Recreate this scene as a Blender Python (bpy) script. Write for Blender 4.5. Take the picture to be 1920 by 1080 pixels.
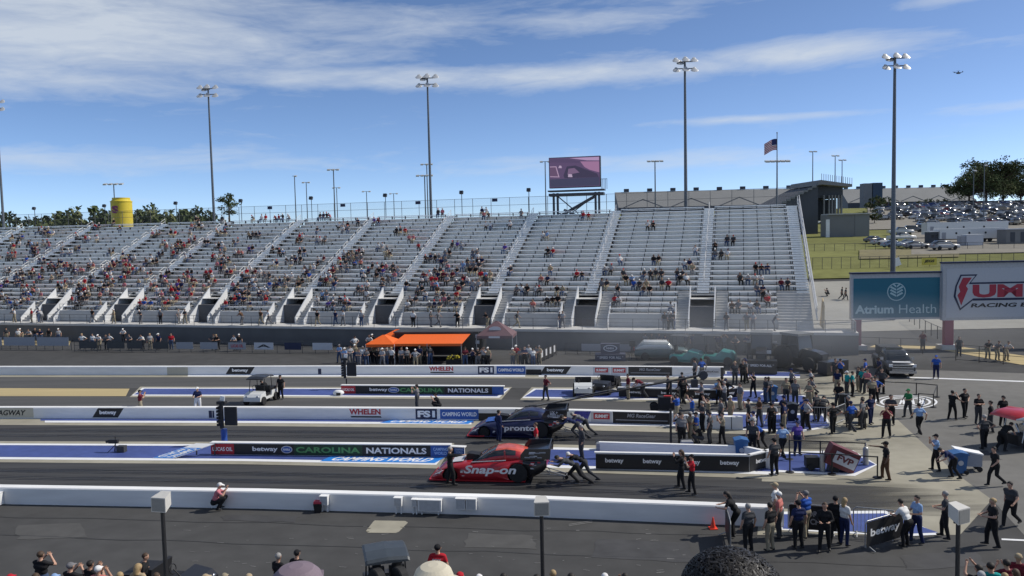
import bpy, bmesh, math, random
import numpy as np
from mathutils import Vector, Matrix, Euler
R = math.radians
rnd = random.Random(7)
sc = bpy.context.scene
for o in list(bpy.data.objects): bpy.data.objects.remove(o)
col = sc.collection

# ---------------------------------------------------------------- camera
F = 1500.0; CH = 11.4; PITCH = math.atan(100.0 / F); ROLL = R(1.25)
fw = Vector((0, math.cos(PITCH), -math.sin(PITCH)))
_r = Vector((1, 0, 0)); _u = Vector((0, math.sin(PITCH), math.cos(PITCH)))
rt = _r * math.cos(ROLL) - _u * math.sin(ROLL)
up = _u * math.cos(ROLL) + _r * math.sin(ROLL)
CAM = Vector((0, 0, CH))
cd = bpy.data.cameras.new('camera'); cd.sensor_width = 36.0; cd.lens = F / 1920 * 36.0
cd.clip_end = 6000; cd.clip_start = 0.1
cam = bpy.data.objects.new('camera', cd); col.objects.link(cam)
cam.matrix_world = Matrix(((rt.x, up.x, -fw.x, 0), (rt.y, up.y, -fw.y, 0), (rt.z, up.z, -fw.z, CH), (0, 0, 0, 1)))
sc.camera = cam

# ---------------------------------------------------------------- sky and sun
SUN_EL = R(44); SUN_DIR = Vector((0.985, 0.17, 0)).normalized()      # towards the sun, on the ground
w = bpy.data.worlds.new('World'); sc.world = w; w.use_nodes = True
nt = w.node_tree; nt.nodes.clear()
def wn(t, **k):
    n = nt.nodes.new(t)
    for a, b in k.items(): setattr(n, a, b)
    return n
def wl(a, b): nt.links.new(a, b)
def wm(op, a, b=None, c=None, clamp=False):
    n = wn('ShaderNodeMath', operation=op); n.use_clamp = clamp
    for i, v in enumerate((a, b, c)):
        if v is None: continue
        if isinstance(v, (int, float)): n.inputs[i].default_value = v
        else: wl(v, n.inputs[i])
    return n.outputs[0]
sky = wn('ShaderNodeTexSky', sky_type='NISHITA'); sky.sun_disc = False
sky.sun_elevation = SUN_EL; sky.sun_rotation = math.atan2(SUN_DIR.x, SUN_DIR.y)
sky.air_density = 0.42; sky.dust_density = 0.3; sky.ozone_density = 1.6; sky.altitude = 200
bg1 = wn('ShaderNodeBackground'); bg1.inputs[1].default_value = 0.118
hs = wn('ShaderNodeHueSaturation'); hs.inputs['Saturation'].default_value = 1.06
wl(sky.outputs[0], hs.inputs['Color']); wl(hs.outputs[0], bg1.inputs[0])
bg2 = wn('ShaderNodeBackground'); bg2.inputs[0].default_value = (0.80, 0.87, 0.95, 1); bg2.inputs[1].default_value = 0.60
tc = wn('ShaderNodeTexCoord'); sx = wn('ShaderNodeSeparateXYZ'); wl(tc.outputs['Generated'], sx.inputs[0])
az = wm('ARCTAN2', sx.outputs[0], sx.outputs[1]); el = wm('ARCSINE', sx.outputs[2])
cb = wn('ShaderNodeCombineXYZ'); wl(wm('MULTIPLY', az, 3.4), cb.inputs[0]); wl(wm('MULTIPLY', wm('ADD', el, wm('MULTIPLY', az, -0.03)), 17.0), cb.inputs[1])
def noise(scale, detail, rough, dist, src, off=0.0):
    n = wn('ShaderNodeTexNoise'); n.inputs['Scale'].default_value = scale; n.inputs['Detail'].default_value = detail
    n.inputs['Roughness'].default_value = rough; n.inputs['Distortion'].default_value = dist
    m = wn('ShaderNodeVectorMath', operation='ADD'); m.inputs[1].default_value = (off, off * 1.7, off * 0.3)
    wl(src, m.inputs[0]); wl(m.outputs[0], n.inputs['Vector']); return n.outputs[0]
n1 = noise(1.6, 7, 0.62, 0.5, cb.outputs[0]); n2 = noise(5.5, 5, 0.6, 0.8, cb.outputs[0], 3.1)
n3 = noise(0.55, 4, 0.5, 0.2, cb.outputs[0], 9.0)
tot = None
# cloud streaks as directions (azimuth, elevation), soft ellipses broken up by noise
for (px, py, wx, wy, s) in ((150, 105, 560, 105, 1.05), (620, 70, 330, 48, .70), (1020, 150, 560, 24, 1.0), (1480, 128, 200, 24, 1.05),
        (1120, 58, 240, 24, .62), (120, 190, 420, 40, .80), (1450, 234, 230, 8, .62), (1820, 236, 150, 11, .62), (160, 320, 520, 26, .62),
        (1180, 308, 420, 22, .60), (1450, 18, 420, 22, .52), (1710, 66, 90, 12, .6), (1830, 18, 60, 10, .5), (560, 165, 220, 22, .8), (2300, 150, 300, 30, .7), (-600, 120, 500, 60, .8)):
    a0 = (px - 960) / F; e0 = (440 - py - (px - 960) * math.tan(ROLL)) / F
    dx = wm('DIVIDE', wm('SUBTRACT', az, a0), wx / F); dy = wm('DIVIDE', wm('SUBTRACT', el, e0), wy / F)
    g = wm('MULTIPLY', wm('EXPONENT', wm('MULTIPLY', wm('ADD', wm('MULTIPLY', dx, dx), wm('MULTIPLY', dy, dy)), -1.0)), s)
    tot = g if tot is None else wm('MAXIMUM', tot, g)
far = wm('MULTIPLY', wm('SUBTRACT', n3, 0.40), 3.4, clamp=True)  # clouds added outside the view, coverage raised to brighten the fill light
amask = wm('GREATER_THAN', wm('ABSOLUTE', az), 0.62); emask = wm('GREATER_THAN', el, 0.34)
tot = wm('MAXIMUM', tot, wm('MULTIPLY', far, wm('MAXIMUM', amask, emask)))
nn = wm('ADD', wm('MULTIPLY', n1, 0.72), wm('MULTIPLY', n2, 0.28))
cl = wm('MULTIPLY', wm('SUBTRACT', wm('ADD', wm('MULTIPLY', tot, 0.62), wm('MULTIPLY', nn, 1.15)), 0.70), 1.8, clamp=True)
cl = wm('MULTIPLY', wm('MULTIPLY', cl, 0.80), wm('GREATER_THAN', el, 0.0))
mx = wn('ShaderNodeMixShader'); wl(cl, mx.inputs[0]); wl(bg1.outputs[0], mx.inputs[1]); wl(bg2.outputs[0], mx.inputs[2])
wo = wn('ShaderNodeOutputWorld'); wl(mx.outputs[0], wo.inputs[0])
sd = bpy.data.lights.new('sun', 'SUN'); sd.energy = 3.0; sd.angle = R(0.53); sd.color = (1.0, 0.94, 0.84)
so = bpy.data.objects.new('sun', sd); col.objects.link(so)
sv = Vector((SUN_DIR.x * math.cos(SUN_EL), SUN_DIR.y * math.cos(SUN_EL), math.sin(SUN_EL)))
so.rotation_euler = sv.to_track_quat('Z', 'Y').to_euler(); so.location = (60, 20, 80)
vs = sc.view_settings; sc.display_settings.display_device = 'sRGB'
vs.view_transform = 'Standard'; vs.look = 'None'; vs.exposure = 0.46; vs.gamma = 1.0; vs.use_curve_mapping = False

# ---------------------------------------------------------------- pixels to places
def ray(px, py): return (fw + rt * ((px - 960) / F) - up * ((py - 540) / F))
def G(px, py, z=0.0):
    d = ray(px, py); t = (z - CH) / d.z; return CAM + d * t
def AT(px, py, depth):
    d = ray(px, py); return CAM + d * (depth / d.y)
def sstep(a, b, x):
    t = min(1, max(0, (x - a) / (b - a))); return t * t * (3 - 2 * t)
HP = ((0, 0), (84, 0), (109, 1.3), (128, 4.4), (144, 6.6), (190, 9.0), (220, 10.6), (330, 19.0), (450, 22.0), (700, 22.5), (4000, 22.5))
def H(x, y):
    m = sstep(12, 36, x)
    if m <= 0: return 0.0
    for (a, b), (c, d) in zip(HP, HP[1:]):
        if y <= c: return m * (b + (d - b) * max(0, (y - a)) / (c - a))
    return m * 22.5
def T(px, py, far=1500):
    """where a sight line meets the terrain"""
    d = ray(px, py); y = 20.0; prev = None
    while y < far:
        p = CAM + d * (y / d.y)
        if p.z <= H(p.x, p.y): return Vector((p.x, p.y, H(p.x, p.y)))
        y += 0.5 if y < 200 else 2.0
    return CAM + d * (far / d.y)

# ---------------------------------------------------------------- materials
MATS = {}
def mat(name, c, rough=0.6, metal=0.0, var=0.12, scale=6.0, bump=0.0, emit=None, alpha=None, coat=0.0, stretch=None, var2=0.0, scale2=0.5, spec=0.5):
    if name in MATS: return MATS[name]
    m = bpy.data.materials.new(name); m.use_nodes = True; t = m.node_tree; b = t.nodes['Principled BSDF']
    b.inputs['Roughness'].default_value = rough; b.inputs['Metallic'].default_value = metal
    b.inputs['Specular IOR Level'].default_value = spec
    if coat: b.inputs['Coat Weight'].default_value = coat
    c4 = (c[0], c[1], c[2], 1)
    b.inputs['Base Color'].default_value = c4; m.diffuse_color = c4
    def nz(sc_, detail):
        n = t.nodes.new('ShaderNodeTexNoise'); n.inputs['Scale'].default_value = sc_; n.inputs['Detail'].default_value = detail
        g = t.nodes.new('ShaderNodeTexCoord')
        if stretch:
            mp = t.nodes.new('ShaderNodeMapping'); mp.inputs['Scale'].default_value = stretch[:3]
            if len(stretch) > 3: mp.inputs['Rotation'].default_value = (0, 0, stretch[3])
            t.links.new(g.outputs['Object'], mp.inputs[0]); t.links.new(mp.outputs[0], n.inputs['Vector'])
        else: t.links.new(g.outputs['Object'], n.inputs['Vector'])
        return n
    if var:
        n = nz(scale, 5); rm = t.nodes.new('ShaderNodeMapRange')
        rm.inputs[1].default_value = 0.25; rm.inputs[2].default_value = 0.75; rm.inputs[3].default_value = 1 - var; rm.inputs[4].default_value = 1 + var
        t.links.new(n.outputs[0], rm.inputs[0]); src = rm.outputs[0]
        if var2:
            n_ = nz(scale2, 3); r2 = t.nodes.new('ShaderNodeMapRange')
            r2.inputs[1].default_value = 0.3; r2.inputs[2].default_value = 0.7; r2.inputs[3].default_value = 1 - var2; r2.inputs[4].default_value = 1 + var2
            t.links.new(n_.outputs[0], r2.inputs[0]); mm = t.nodes.new('ShaderNodeMath'); mm.operation = 'MULTIPLY'
            t.links.new(src, mm.inputs[0]); t.links.new(r2.outputs[0], mm.inputs[1]); src = mm.outputs[0]
        mul = t.nodes.new('ShaderNodeVectorMath'); mul.operation = 'SCALE'; mul.inputs[0].default_value = c[:3]
        t.links.new(src, mul.inputs['Scale']); t.links.new(mul.outputs[0], b.inputs['Base Color'])
    if bump:
        n = nz(scale * 4, 4); bp = t.nodes.new('ShaderNodeBump'); bp.inputs['Strength'].default_value = bump; bp.inputs['Distance'].default_value = 0.02
        t.links.new(n.outputs[0], bp.inputs['Height']); t.links.new(bp.outputs[0], b.inputs['Normal'])
    if emit:
        b.inputs['Emission Color'].default_value = (emit[0], emit[1], emit[2], 1); b.inputs['Emission Strength'].default_value = emit[3]
    if alpha is not None: b.inputs['Alpha'].default_value = alpha
    MATS[name] = m; return m
def srgb(r, g, b): return tuple(((v / 255) / 12.92 if v / 255 < .04045 else ((v / 255 + .055) / 1.055) ** 2.4) for v in (r, g, b))

# ---------------------------------------------------------------- mesh building
class MB:
    def __init__(s): s.v = []; s.f = []; s.m = []; s.sm = []; s.mtx = None
    def add(s, vs, fs, mi=0, smooth=False):
        k = len(s.v)
        if s.mtx is not None: vs = [s.mtx @ Vector(v) for v in vs]
        s.v.extend([tuple(v) for v in vs])
        for f in fs: s.f.append([i + k for i in f]); s.m.append(mi); s.sm.append(smooth)
        return s
    def box(s, c, d, mi=0, rz=0.0, rx=0.0, ry=0.0):
        x, y, z = d[0] / 2, d[1] / 2, d[2] / 2
        vs = [Vector((a * x, b * y, e * z)) for e in (-1, 1) for a, b in ((-1, -1), (1, -1), (1, 1), (-1, 1))]
        if rz or rx or ry:
            m = Euler((rx, ry, rz)).to_matrix(); vs = [m @ v for v in vs]
        c = Vector(c); vs = [v + c for v in vs]
        return s.add(vs, [(3, 2, 1, 0), (4, 5, 6, 7), (0, 1, 5, 4), (1, 2, 6, 5), (2, 3, 7, 6), (3, 0, 4, 7)], mi)
    def cyl(s, a, b, r, r2=None, n=8, mi=0, cap=True, smooth=True):
        a = Vector(a); b = Vector(b); r2 = r if r2 is None else r2
        d = (b - a)
        if d.length < 1e-6: return s
        q = d.to_track_quat('Z', 'Y'); vs = []
        for p, rr in ((a, r), (b, r2)):
            for i in range(n):
                t = 2 * math.pi * i / n; vs.append(p + q @ Vector((rr * math.cos(t), rr * math.sin(t), 0)))
        fs = [(i, (i + 1) % n, n + (i + 1) % n, n + i) for i in range(n)]
        s.add(vs, fs, mi, smooth)
        if cap: s.add(vs, [tuple(range(n - 1, -1, -1)), tuple(range(n, 2 * n))], mi)
        return s
    def tube(s, pts, r, n=6, mi=0):
        for a, b in zip(pts, pts[1:]): s.cyl(a, b, r, n=n, mi=mi)
        return s
    def ell(s, c, r, n=10, k=6, mi=0, rot=None):
        c = Vector(c); vs = [Vector((0, 0, -1))]; fs = []
        for j in range(1, k):
            ph = -math.pi / 2 + math.pi * j / k
            for i in range(n):
                t = 2 * math.pi * i / n; vs.append(Vector((math.cos(ph) * math.cos(t), math.cos(ph) * math.sin(t), math.sin(ph))))
        vs.append(Vector((0, 0, 1))); L = len(vs) - 1
        for i in range(n): fs.append((0, 1 + (i + 1) % n, 1 + i)); fs.append((L, 1 + (k - 2) * n + i, 1 + (k - 2) * n + (i + 1) % n))
        for j in range(k - 2):
            for i in range(n):
                a = 1 + j * n + i; b = 1 + j * n + (i + 1) % n; fs.append((a, b, b + n, a + n))
        vs = [Vector((v.x * r[0], v.y * r[1], v.z * r[2])) for v in vs]
        if rot is not None: vs = [rot @ v for v in vs]
        return s.add([v + c for v in vs], fs, mi, True)
    def loft(s, rings, mi=0, smooth=True, caps=True, mis=None):
        n = len(rings[0]); vs = [p for r in rings for p in r]
        for j in range(len(rings) - 1):
            for i in range(n):
                k = mis[j][i] if mis else mi
                a = j * n + i; b = j * n + (i + 1) % n
                s.add([vs[a], vs[b], vs[b + n], vs[a + n]], [(0, 3, 2, 1)], k, smooth)
        if caps: s.add(rings[0], [tuple(range(n))], mi); s.add(rings[-1], [tuple(range(n - 1, -1, -1))], mi)
        return s
    def prism(s, poly, a, b, axis='y', mi=0):
        """poly in the plane across axis, swept from a to b"""
        def P(p, t): return {'y': (p[0], t, p[1]), 'x': (t, p[0], p[1]), 'z': (p[0], p[1], t)}[axis]
        n = len(poly); vs = [P(p, a) for p in poly] + [P(p, b) for p in poly]
        fs = [(i, (i + 1) % n, n + (i + 1) % n, n + i) for i in range(n)] + [tuple(range(n - 1, -1, -1)), tuple(range(n, 2 * n))]
        return s.add(vs, fs, mi)
    def mesh(s, name, mats, weld=False):
        me = bpy.data.meshes.new(name); me.from_pydata(s.v, [], s.f)
        for m in (mats if isinstance(mats, (list, tuple)) else [mats]): me.materials.append(m)
        if s.f:
            me.polygons.foreach_set('material_index', s.m); me.polygons.foreach_set('use_smooth', s.sm)
        if weld or True:
            bm = bmesh.new(); bm.from_mesh(me)
            if weld: bmesh.ops.remove_doubles(bm, verts=bm.verts, dist=1e-4)
            bmesh.ops.recalc_face_normals(bm, faces=bm.faces); bm.to_mesh(me); bm.free()
        me.update(); return me
    def build(s, name, mats, parent=None, loc=None, rz=0.0, weld=False):
        return link(name, s.mesh(name, mats, weld), parent, loc, rz)
def link(name, me, parent=None, loc=None, rz=0.0):
    o = bpy.data.objects.new(name, me); col.objects.link(o)
    if parent: o.parent = parent
    if loc is not None: o.location = loc
    if rz: o.rotation_euler = (0, 0, rz)
    return o
def tag(o, label, cat, group=None):
    o['label'] = label; o['category'] = cat
    if group: o['group'] = group
    return o
def thing(name, label, cat, loc=(0, 0, 0), rz=0.0, group=None):
    o = bpy.data.objects.new(name, None); col.objects.link(o); o.location = loc; o.rotation_euler = (0, 0, rz)
    o.empty_display_size = 0.2
    return tag(o, label, cat, group)
def struct(o, label=None):
    o['kind'] = 'structure'
    if label: o['label'] = label
    return o
def copy_tree(o, parent=None):
    c = o.copy(); col.objects.link(c)
    if parent: c.parent = parent
    for ch in o.children: copy_tree(ch, c)
    return c
def yaw(v): return math.atan2(v.y, v.x)

# ---------------------------------------------------------------- lettering
TXT = {}
def text_mesh(s, wd, ht, bold=0.0, shear=0.0):
    """flat letters in the XZ plane, facing -Y, centred, fitted to a width and height"""
    key = (s, round(wd, 3), round(ht, 3), bold, shear)
    if key in TXT: return TXT[key]
    cu = bpy.data.curves.new('t', 'FONT'); cu.body = s; cu.size = 1.0; cu.offset = bold; cu.shear = shear
    cu.align_x = 'CENTER'; cu.resolution_u = 3; cu.fill_mode = 'FRONT'
    ob = bpy.data.objects.new('t', cu); col.objects.link(ob)
    dg = bpy.context.evaluated_depsgraph_get(); me = bpy.data.meshes.new_from_object(ob.evaluated_get(dg))
    bpy.data.objects.remove(ob); bpy.data.curves.remove(cu)
    n = len(me.vertices); a = np.empty(n * 3); me.vertices.foreach_get('co', a); a = a.reshape(-1, 3)
    lo, hi = a.min(0), a.max(0); c = (lo + hi) / 2; k = (wd / (hi[0] - lo[0]), ht / (hi[1] - lo[1]))
    b = np.zeros_like(a); b[:, 0] = (a[:, 0] - c[0]) * k[0]; b[:, 2] = (a[:, 1] - c[1]) * k[1]
    me.vertices.foreach_set('co', b.ravel()); me.update()
    me.materials.clear(); TXT[key] = me; return me
def letters(s, wd, ht, m, parent, loc, bold=0.035, shear=0.0, rz=0.0, rx=0.0, name='lettering'):
    me = text_mesh(s, wd, ht, bold, shear).copy(); me.materials.append(m)
    o = link(name, me, parent, loc); o.rotation_euler = (rx, 0, rz); return o
def poly_plate(name, pts, y, m, parent, th=0.006):
    """a flat cut-out in the XZ plane (facing -Y), from y-th to y"""
    mb = MB(); mb.prism(pts, y - th, y, 'y'); return mb.build(name, m, parent)
def ellipse(cx, cz, rx, rz, n=24): return [(cx + rx * math.cos(2 * math.pi * i / n), cz + rz * math.sin(2 * math.pi * i / n)) for i in range(n)]
# ---------------------------------------------------------------- palette
ASPH = mat('asphalt_pit', (0.060, 0.060, 0.060), .92, var=.16, scale=.9, bump=.12, var2=.16, scale2=.09, spec=.25)
ASPH_L = mat('asphalt_pale', (0.150, 0.147, 0.138), .9, var=.12, scale=1.2, bump=.1, var2=.14, scale2=.08, spec=.25)
LANE = mat('rubbered_lane', (0.046, 0.046, 0.047), .78, var=.26, scale=1.0, stretch=(.05, 2.6, 1, R(8)), var2=.22, scale2=.45, spec=.35)
CONC = mat('concrete_pad', (0.310, 0.292, 0.235), .9, var=.10, scale=1.5, bump=.06, var2=.14, scale2=.2, spec=.2)
CONC_W = mat('concrete_apron', (0.205, 0.195, 0.160), .88, var=.2, scale=.8, stretch=(.25, 1.5, 1, R(8)), var2=.25, scale2=.35, spec=.25)
CREAM = mat('concrete_yellowed', (0.42, 0.34, 0.185), .9, var=.12, scale=1.0, stretch=(.1, 2, 1, R(8)), spec=.2)
BLUE = mat('blue_ground_paint', (0.052, 0.080, 0.25), .6, var=.14, scale=2.0, var2=.15, scale2=.3, spec=.4)
WHITE = mat('white_paint', (0.74, 0.75, 0.76), .6, var=.05, scale=4)
WALLP = mat('white_wall_paint', (0.78, 0.78, 0.77), .6, var=.08, scale=1.6, stretch=(.35, 1, 2.2), var2=.08, scale2=.3)
CYAN = mat('sky_blue_print', (0.02, 0.20, 0.62), .6, var=.04)
BLACK = mat('black_print', (0.012, 0.012, 0.014), .55, var=.1)
NAVY = mat('navy_print', (0.012, 0.018, 0.060), .55, var=.06)
WPRINT = mat('white_print', (0.80, 0.80, 0.80), .6, var=.02)
RPRINT = mat('red_print', (0.42, 0.018, 0.03), .55, var=.05)
GPRINT = mat('green_print', (0.10, 0.32, 0.11), .55, var=.05)
GDARK = mat('dark_green_print', (0.012, 0.045, 0.022), .55, var=.05)
BPRINT = mat('blue_print', (0.03, 0.10, 0.36), .55, var=.05)
LBLUE = mat('pale_blue_print', (0.40, 0.55, 0.80), .55, var=.04)
GREYP = mat('grey_print', (0.30, 0.31, 0.34), .55, var=.05)
PALEP = mat('pale_grey_print', (0.52, 0.53, 0.56), .55, var=.05)
DKGREY = mat('dark_grey_paint', (0.045, 0.047, 0.050), .5, var=.12)
STEEL = mat('galvanized_steel', (0.36, 0.37, 0.38), .42, .6, var=.1)
DSTEEL = mat('dark_steel', (0.055, 0.06, 0.07), .45, .4, var=.1)
ALU = mat('aluminium_plank', (0.88, 0.87, 0.85), .42, .55, var=.06, scale=3, stretch=(.3, 3, 3))
RISER = mat('aluminium_riser', (0.82, 0.81, 0.79), .45, .7, var=.07, scale=3)
TREAD = mat('aluminium_tread', (0.78, 0.77, 0.75), .45, .5, var=.07, scale=2)
STANDC = mat('stand_concrete', (0.46, 0.455, 0.44), .85, var=.1, scale=1.5)
RUBBER = mat('tyre_rubber', (0.014, 0.014, 0.015), .8, var=.1)
GLASS = mat('tinted_glass', (0.02, 0.025, 0.03), .08, var=0, spec=.8)
GRASS = mat('grass', (0.165, 0.170, 0.060), .95, var=.2, scale=.5, var2=.2, scale2=.05, spec=.1)
CHROME = mat('bare_metal', (0.55, 0.56, 0.58), .25, .9, var=.05)

# ---------------------------------------------------------------- ground sheet
def make_ground():
    xs = [-1500, -700, -350, -180, -120, -80, -50, -30, -20, -10, 0, 6, 12, 16, 20, 24, 28, 32, 36, 44, 54, 66, 80, 100, 125, 155, 190, 240, 320, 450, 700, 1500]
    ys = [-60, -20, 0, 15, 30, 45, 60, 72, 84, 88, 92, 96, 100, 104, 109, 114, 119, 124, 128, 133, 138, 144, 155, 170, 190, 205, 220, 250, 290, 330, 390, 450, 600, 700, 1200, 3500]
    vs = [(x, y, H(x, y) - 0.004) for y in ys for x in xs]; n = len(xs)
    fs = [(j * n + i, j * n + i + 1, (j + 1) * n + i + 1, (j + 1) * n + i) for j in range(len(ys) - 1) for i in range(n - 1)]
    mb = MB(); mb.add(vs, fs, 0, True)
    return struct(mb.build('ground', ASPH))
make_ground()
def strip(name, A, B, m, z, n=14):
    """a painted or paved band on the flat ground between two pixel polylines (far edge A, near edge B)"""
    def samp(P, t):
        x = P[0][0] + (P[-1][0] - P[0][0]) * t
        for (a, b), (c, d) in zip(P, P[1:]):
            if x <= c + 1e-6: return G(x, b + (d - b) * (x - a) / (c - a))
        return G(*P[-1])
    vs = []; fs = []
    for i in range(n + 1):
        for P in (A, B):
            p = samp(P, i / n); vs.append((p.x, p.y, z))
    fs = [(2 * i, 2 * i + 1, 2 * i + 3, 2 * i + 2) for i in range(n)]
    mb = MB(); mb.add(vs, fs); return struct(mb.build(name, m))
def area(name, pix, m, z):
    mb = MB(); vs = []
    for p in pix:
        q = G(*p); vs.append((q.x, q.y, z))
    mb.add(vs, [tuple(range(len(vs)))]); return struct(mb.build(name, m))
def terrain_area(name, xs, ypairs, m, dz, n=24, k=8):
    """a sheet laid over the sloping terrain; ypairs gives the far and near pixel row at each column"""
    vs = []; fs = []
    for i in range(n + 1):
        x = xs[0] + (xs[1] - xs[0]) * i / n; u = i / n
        yf = ypairs[0][0] + (ypairs[1][0] - ypairs[0][0]) * u; yn = ypairs[0][1] + (ypairs[1][1] - ypairs[0][1]) * u
        pf = T(x, yf); pn = T(x, yn)
        for j in range(k + 1):
            q = pf.lerp(pn, j / k); vs.append((q.x, q.y, H(q.x, q.y) + dz))
    for i in range(n):
        for j in range(k):
            a = i * (k + 1) + j; fs.append((a, a + 1, a + k + 2, a + k + 1))
    mb = MB(); mb.add(vs, fs, 0, True); return struct(mb.build(name, m))

# pale paving behind and right of the track, grass banks, car parks
def sheet(name, x0, x1, y0, y1, m, dz, nx=24, ny=40):
    vs = [(x0 + (x1 - x0) * i / nx, y0 + (y1 - y0) * j / ny) for j in range(ny + 1) for i in range(nx + 1)]
    vs = [(x, y, H(x, y) + dz) for x, y in vs]; n = nx + 1
    fs = [(j * n + i, j * n + i + 1, (j + 1) * n + i + 1, (j + 1) * n + i) for j in range(ny) for i in range(nx)]
    mb = MB(); mb.add(vs, fs, 0, True); return struct(mb.build(name, m))
sheet('concrete_yard', 27, 130, 86, 121, mat('yard_concrete', (0.27, 0.262, 0.232), .9, var=.08, scale=.8, var2=.1, scale2=.12), 0.03, 40, 40)
sheet('grass_bank', 30, 260, 122.5, 330, GRASS, 0.16, 60, 90)
GRAVEL = mat('car_park_gravel', (0.20, 0.185, 0.155), .95, var=.15, scale=.8)
def wedge_sheet(name, k0, k1, y0, y1, m, dz, nx=40, ny=60):
    vs = [(k0 * y + (k1 * y - k0 * y) * i / nx, y) for y in [y0 + (y1 - y0) * j / ny for j in range(ny + 1)] for i in range(nx + 1)]
    vs = [(x, y, H(x, y) + dz) for x, y in vs]; n = nx + 1
    mb = MB(); mb.add(vs, [(j * n + i, j * n + i + 1, (j + 1) * n + i + 1, (j + 1) * n + i) for j in range(ny) for i in range(nx)], 0, True); return struct(mb.build(name, m))
wedge_sheet('car_park', .50, 1.2, 140, 215, GRAVEL, 0.36)
wedge_sheet('car_park', .445, 1.2, 215, 430, GRAVEL, 0.36)
wedge_sheet('car_park_strip', .435, .56, 137, 149, mat('dry_grass', (.17, .15, .07), .95, var=.2, scale=.6), 0.34, 20, 10)
sheet('meadow', -700, 20, 130, 900, GRASS, 0.03, 10, 10)

# concrete apron around the staging area, then the four racing lanes
area('staging_apron', [(1420, 1003), (1430, 880), (1480, 800), (1490, 712), (1620, 697), (1640, 747), (1727, 828), (1795, 890), (1860, 937), (1800, 1003)], CONC, 0.003)
area('staging_asphalt', [(1490, 711), (1356, 709), (1350, 704), (1600, 694), (1620, 697)], ASPH_L, 0.002)
area('pit_asphalt', [(1640, 747), (1620, 697), (1630, 690), (1920, 700), (2300, 705), (2600, 1000), (1990, 1080), (1860, 937), (1795, 890), (1727, 828)], ASPH_L, 0.002)
def fade_end(m, x0, x1):
    t = m.node_tree; b = t.nodes['Principled BSDF']; g = t.nodes.new('ShaderNodeTexCoord'); sx_ = t.nodes.new('ShaderNodeSeparateXYZ'); t.links.new(g.outputs['Object'], sx_.inputs[0])
    n = t.nodes.new('ShaderNodeTexNoise'); mp = t.nodes.new('ShaderNodeMapping'); mp.inputs['Scale'].default_value = (.15, 1.6, 1); mp.inputs['Rotation'].default_value = (0, 0, R(8)); n.inputs['Scale'].default_value = 1.0; n.inputs['Detail'].default_value = 4
    t.links.new(g.outputs['Object'], mp.inputs[0]); t.links.new(mp.outputs[0], n.inputs['Vector'])
    a = t.nodes.new('ShaderNodeMath'); a.operation = 'MULTIPLY_ADD'; a.inputs[1].default_value = 9.0; t.links.new(n.outputs[0], a.inputs[0]); t.links.new(sx_.outputs[0], a.inputs[2])
    r = t.nodes.new('ShaderNodeMapRange'); r.interpolation_type = 'SMOOTHSTEP'; r.inputs[1].default_value = x0 + 4.5; r.inputs[2].default_value = x1 + 4.5; r.inputs[3].default_value = 1.0; r.inputs[4].default_value = 0.0
    t.links.new(a.outputs[0], r.inputs[0]); t.links.new(r.outputs[0], b.inputs['Alpha'])
fade_end(LANE, 11, 20); fade_end(CONC_W, 11, 19)
L = {}
LX = (-400, 0, 480, 960, 1440, 1900)
def poly(*ys): return list(zip(LX, ys))
strip('racing_lane', poly(866, 866, 872, 884, 903, 924.2), poly(897, 911, 919, 931, 952, 975), LANE, 0.008)
strip('racing_lane', poly(794, 796, 799, 803, 815, 830.9), poly(826, 828, 829, 832, 840, 850.6), LANE, 0.008)
strip('racing_lane', poly(742, 742, 745, 749, 757, 765.8), poly(765, 766, 766, 768, 778, 788.6), mat('rubbered_lane_far', (0.070, 0.069, 0.067), .8, var=.18, scale=1, stretch=(.05, 2.6, 1, R(8)), var2=.15, scale2=.4), 0.008)
strip('racing_lane', poly(707, 706.5, 707.5, 709, 711, 714.5), poly(728, 728, 728, 728, 730, 733.5), MATS['rubbered_lane_far'], 0.008); fade_end(MATS['rubbered_lane_far'], 16, 24)
def band(name, ya, yb, m, z, x0, x1):
    xs = [x for x in LX if x0 < x < x1]; xs = [x0] + xs + [x1]
    def f(ys, x): return float(np.interp(x, LX, ys))
    return strip(name, [(x, f(ya, x)) for x in xs], [(x, f(yb, x)) for x in xs], m, z)
# beside the middle wall
band('concrete_shoulder', (775, 776, 776, 778, 788, 800.4), (794, 797, 799, 804, 815, 829.2), CONC, 0.012, -400, 1500)
band('blue_band', (775, 776, 776, 778, 788, 800.4), (787, 789, 790, 794, 803, 818.9), BLUE, 0.016, 76, 888)
band('blue_band', (775, 776, 776, 778, 788, 800.4), (787, 789, 790, 793, 800, 821.2), BLUE, 0.016, 1085, 1290)
band('white_line', (786.5, 789, 790, 793.5, 801, 820.5), (790, 792.5, 793.5, 797, 805, 824.5), WHITE, 0.020, 84, 884)
band('white_line', (786.5, 789, 790, 792.5, 799.5, 821.6), (790, 792.5, 793.5, 796, 803, 826), WHITE, 0.020, 1085, 1300)
# beside the far wall
band('concrete_shoulder', (699, 699, 699, 700, 704, 705.8), (707, 707, 707.5, 709.5, 713, 716.5), CONC, 0.012, -400, 1500)
band('blue_band', (699, 699, 699, 700, 702, 705.5), (704, 704, 704, 704, 706, 709.5), BLUE, 0.016, 360, 985)
band('blue_band', (699, 699, 699, 700, 702, 705.5), (703, 703, 703, 704, 705.5, 709.9), BLUE, 0.016, 1010, 1500)
band('white_line', (703.5, 703.5, 703.8, 703.8, 705.5, 709.9), (706, 706, 706.3, 706.5, 708.5, 712.9), WHITE, 0.020, 352, 985)
band('white_line', (703.5, 703.5, 703.8, 703.8, 705.5, 709.9), (706, 706, 706.3, 706.5, 708.5, 712.9), WHITE, 0.020, 1010, 1500)
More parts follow.
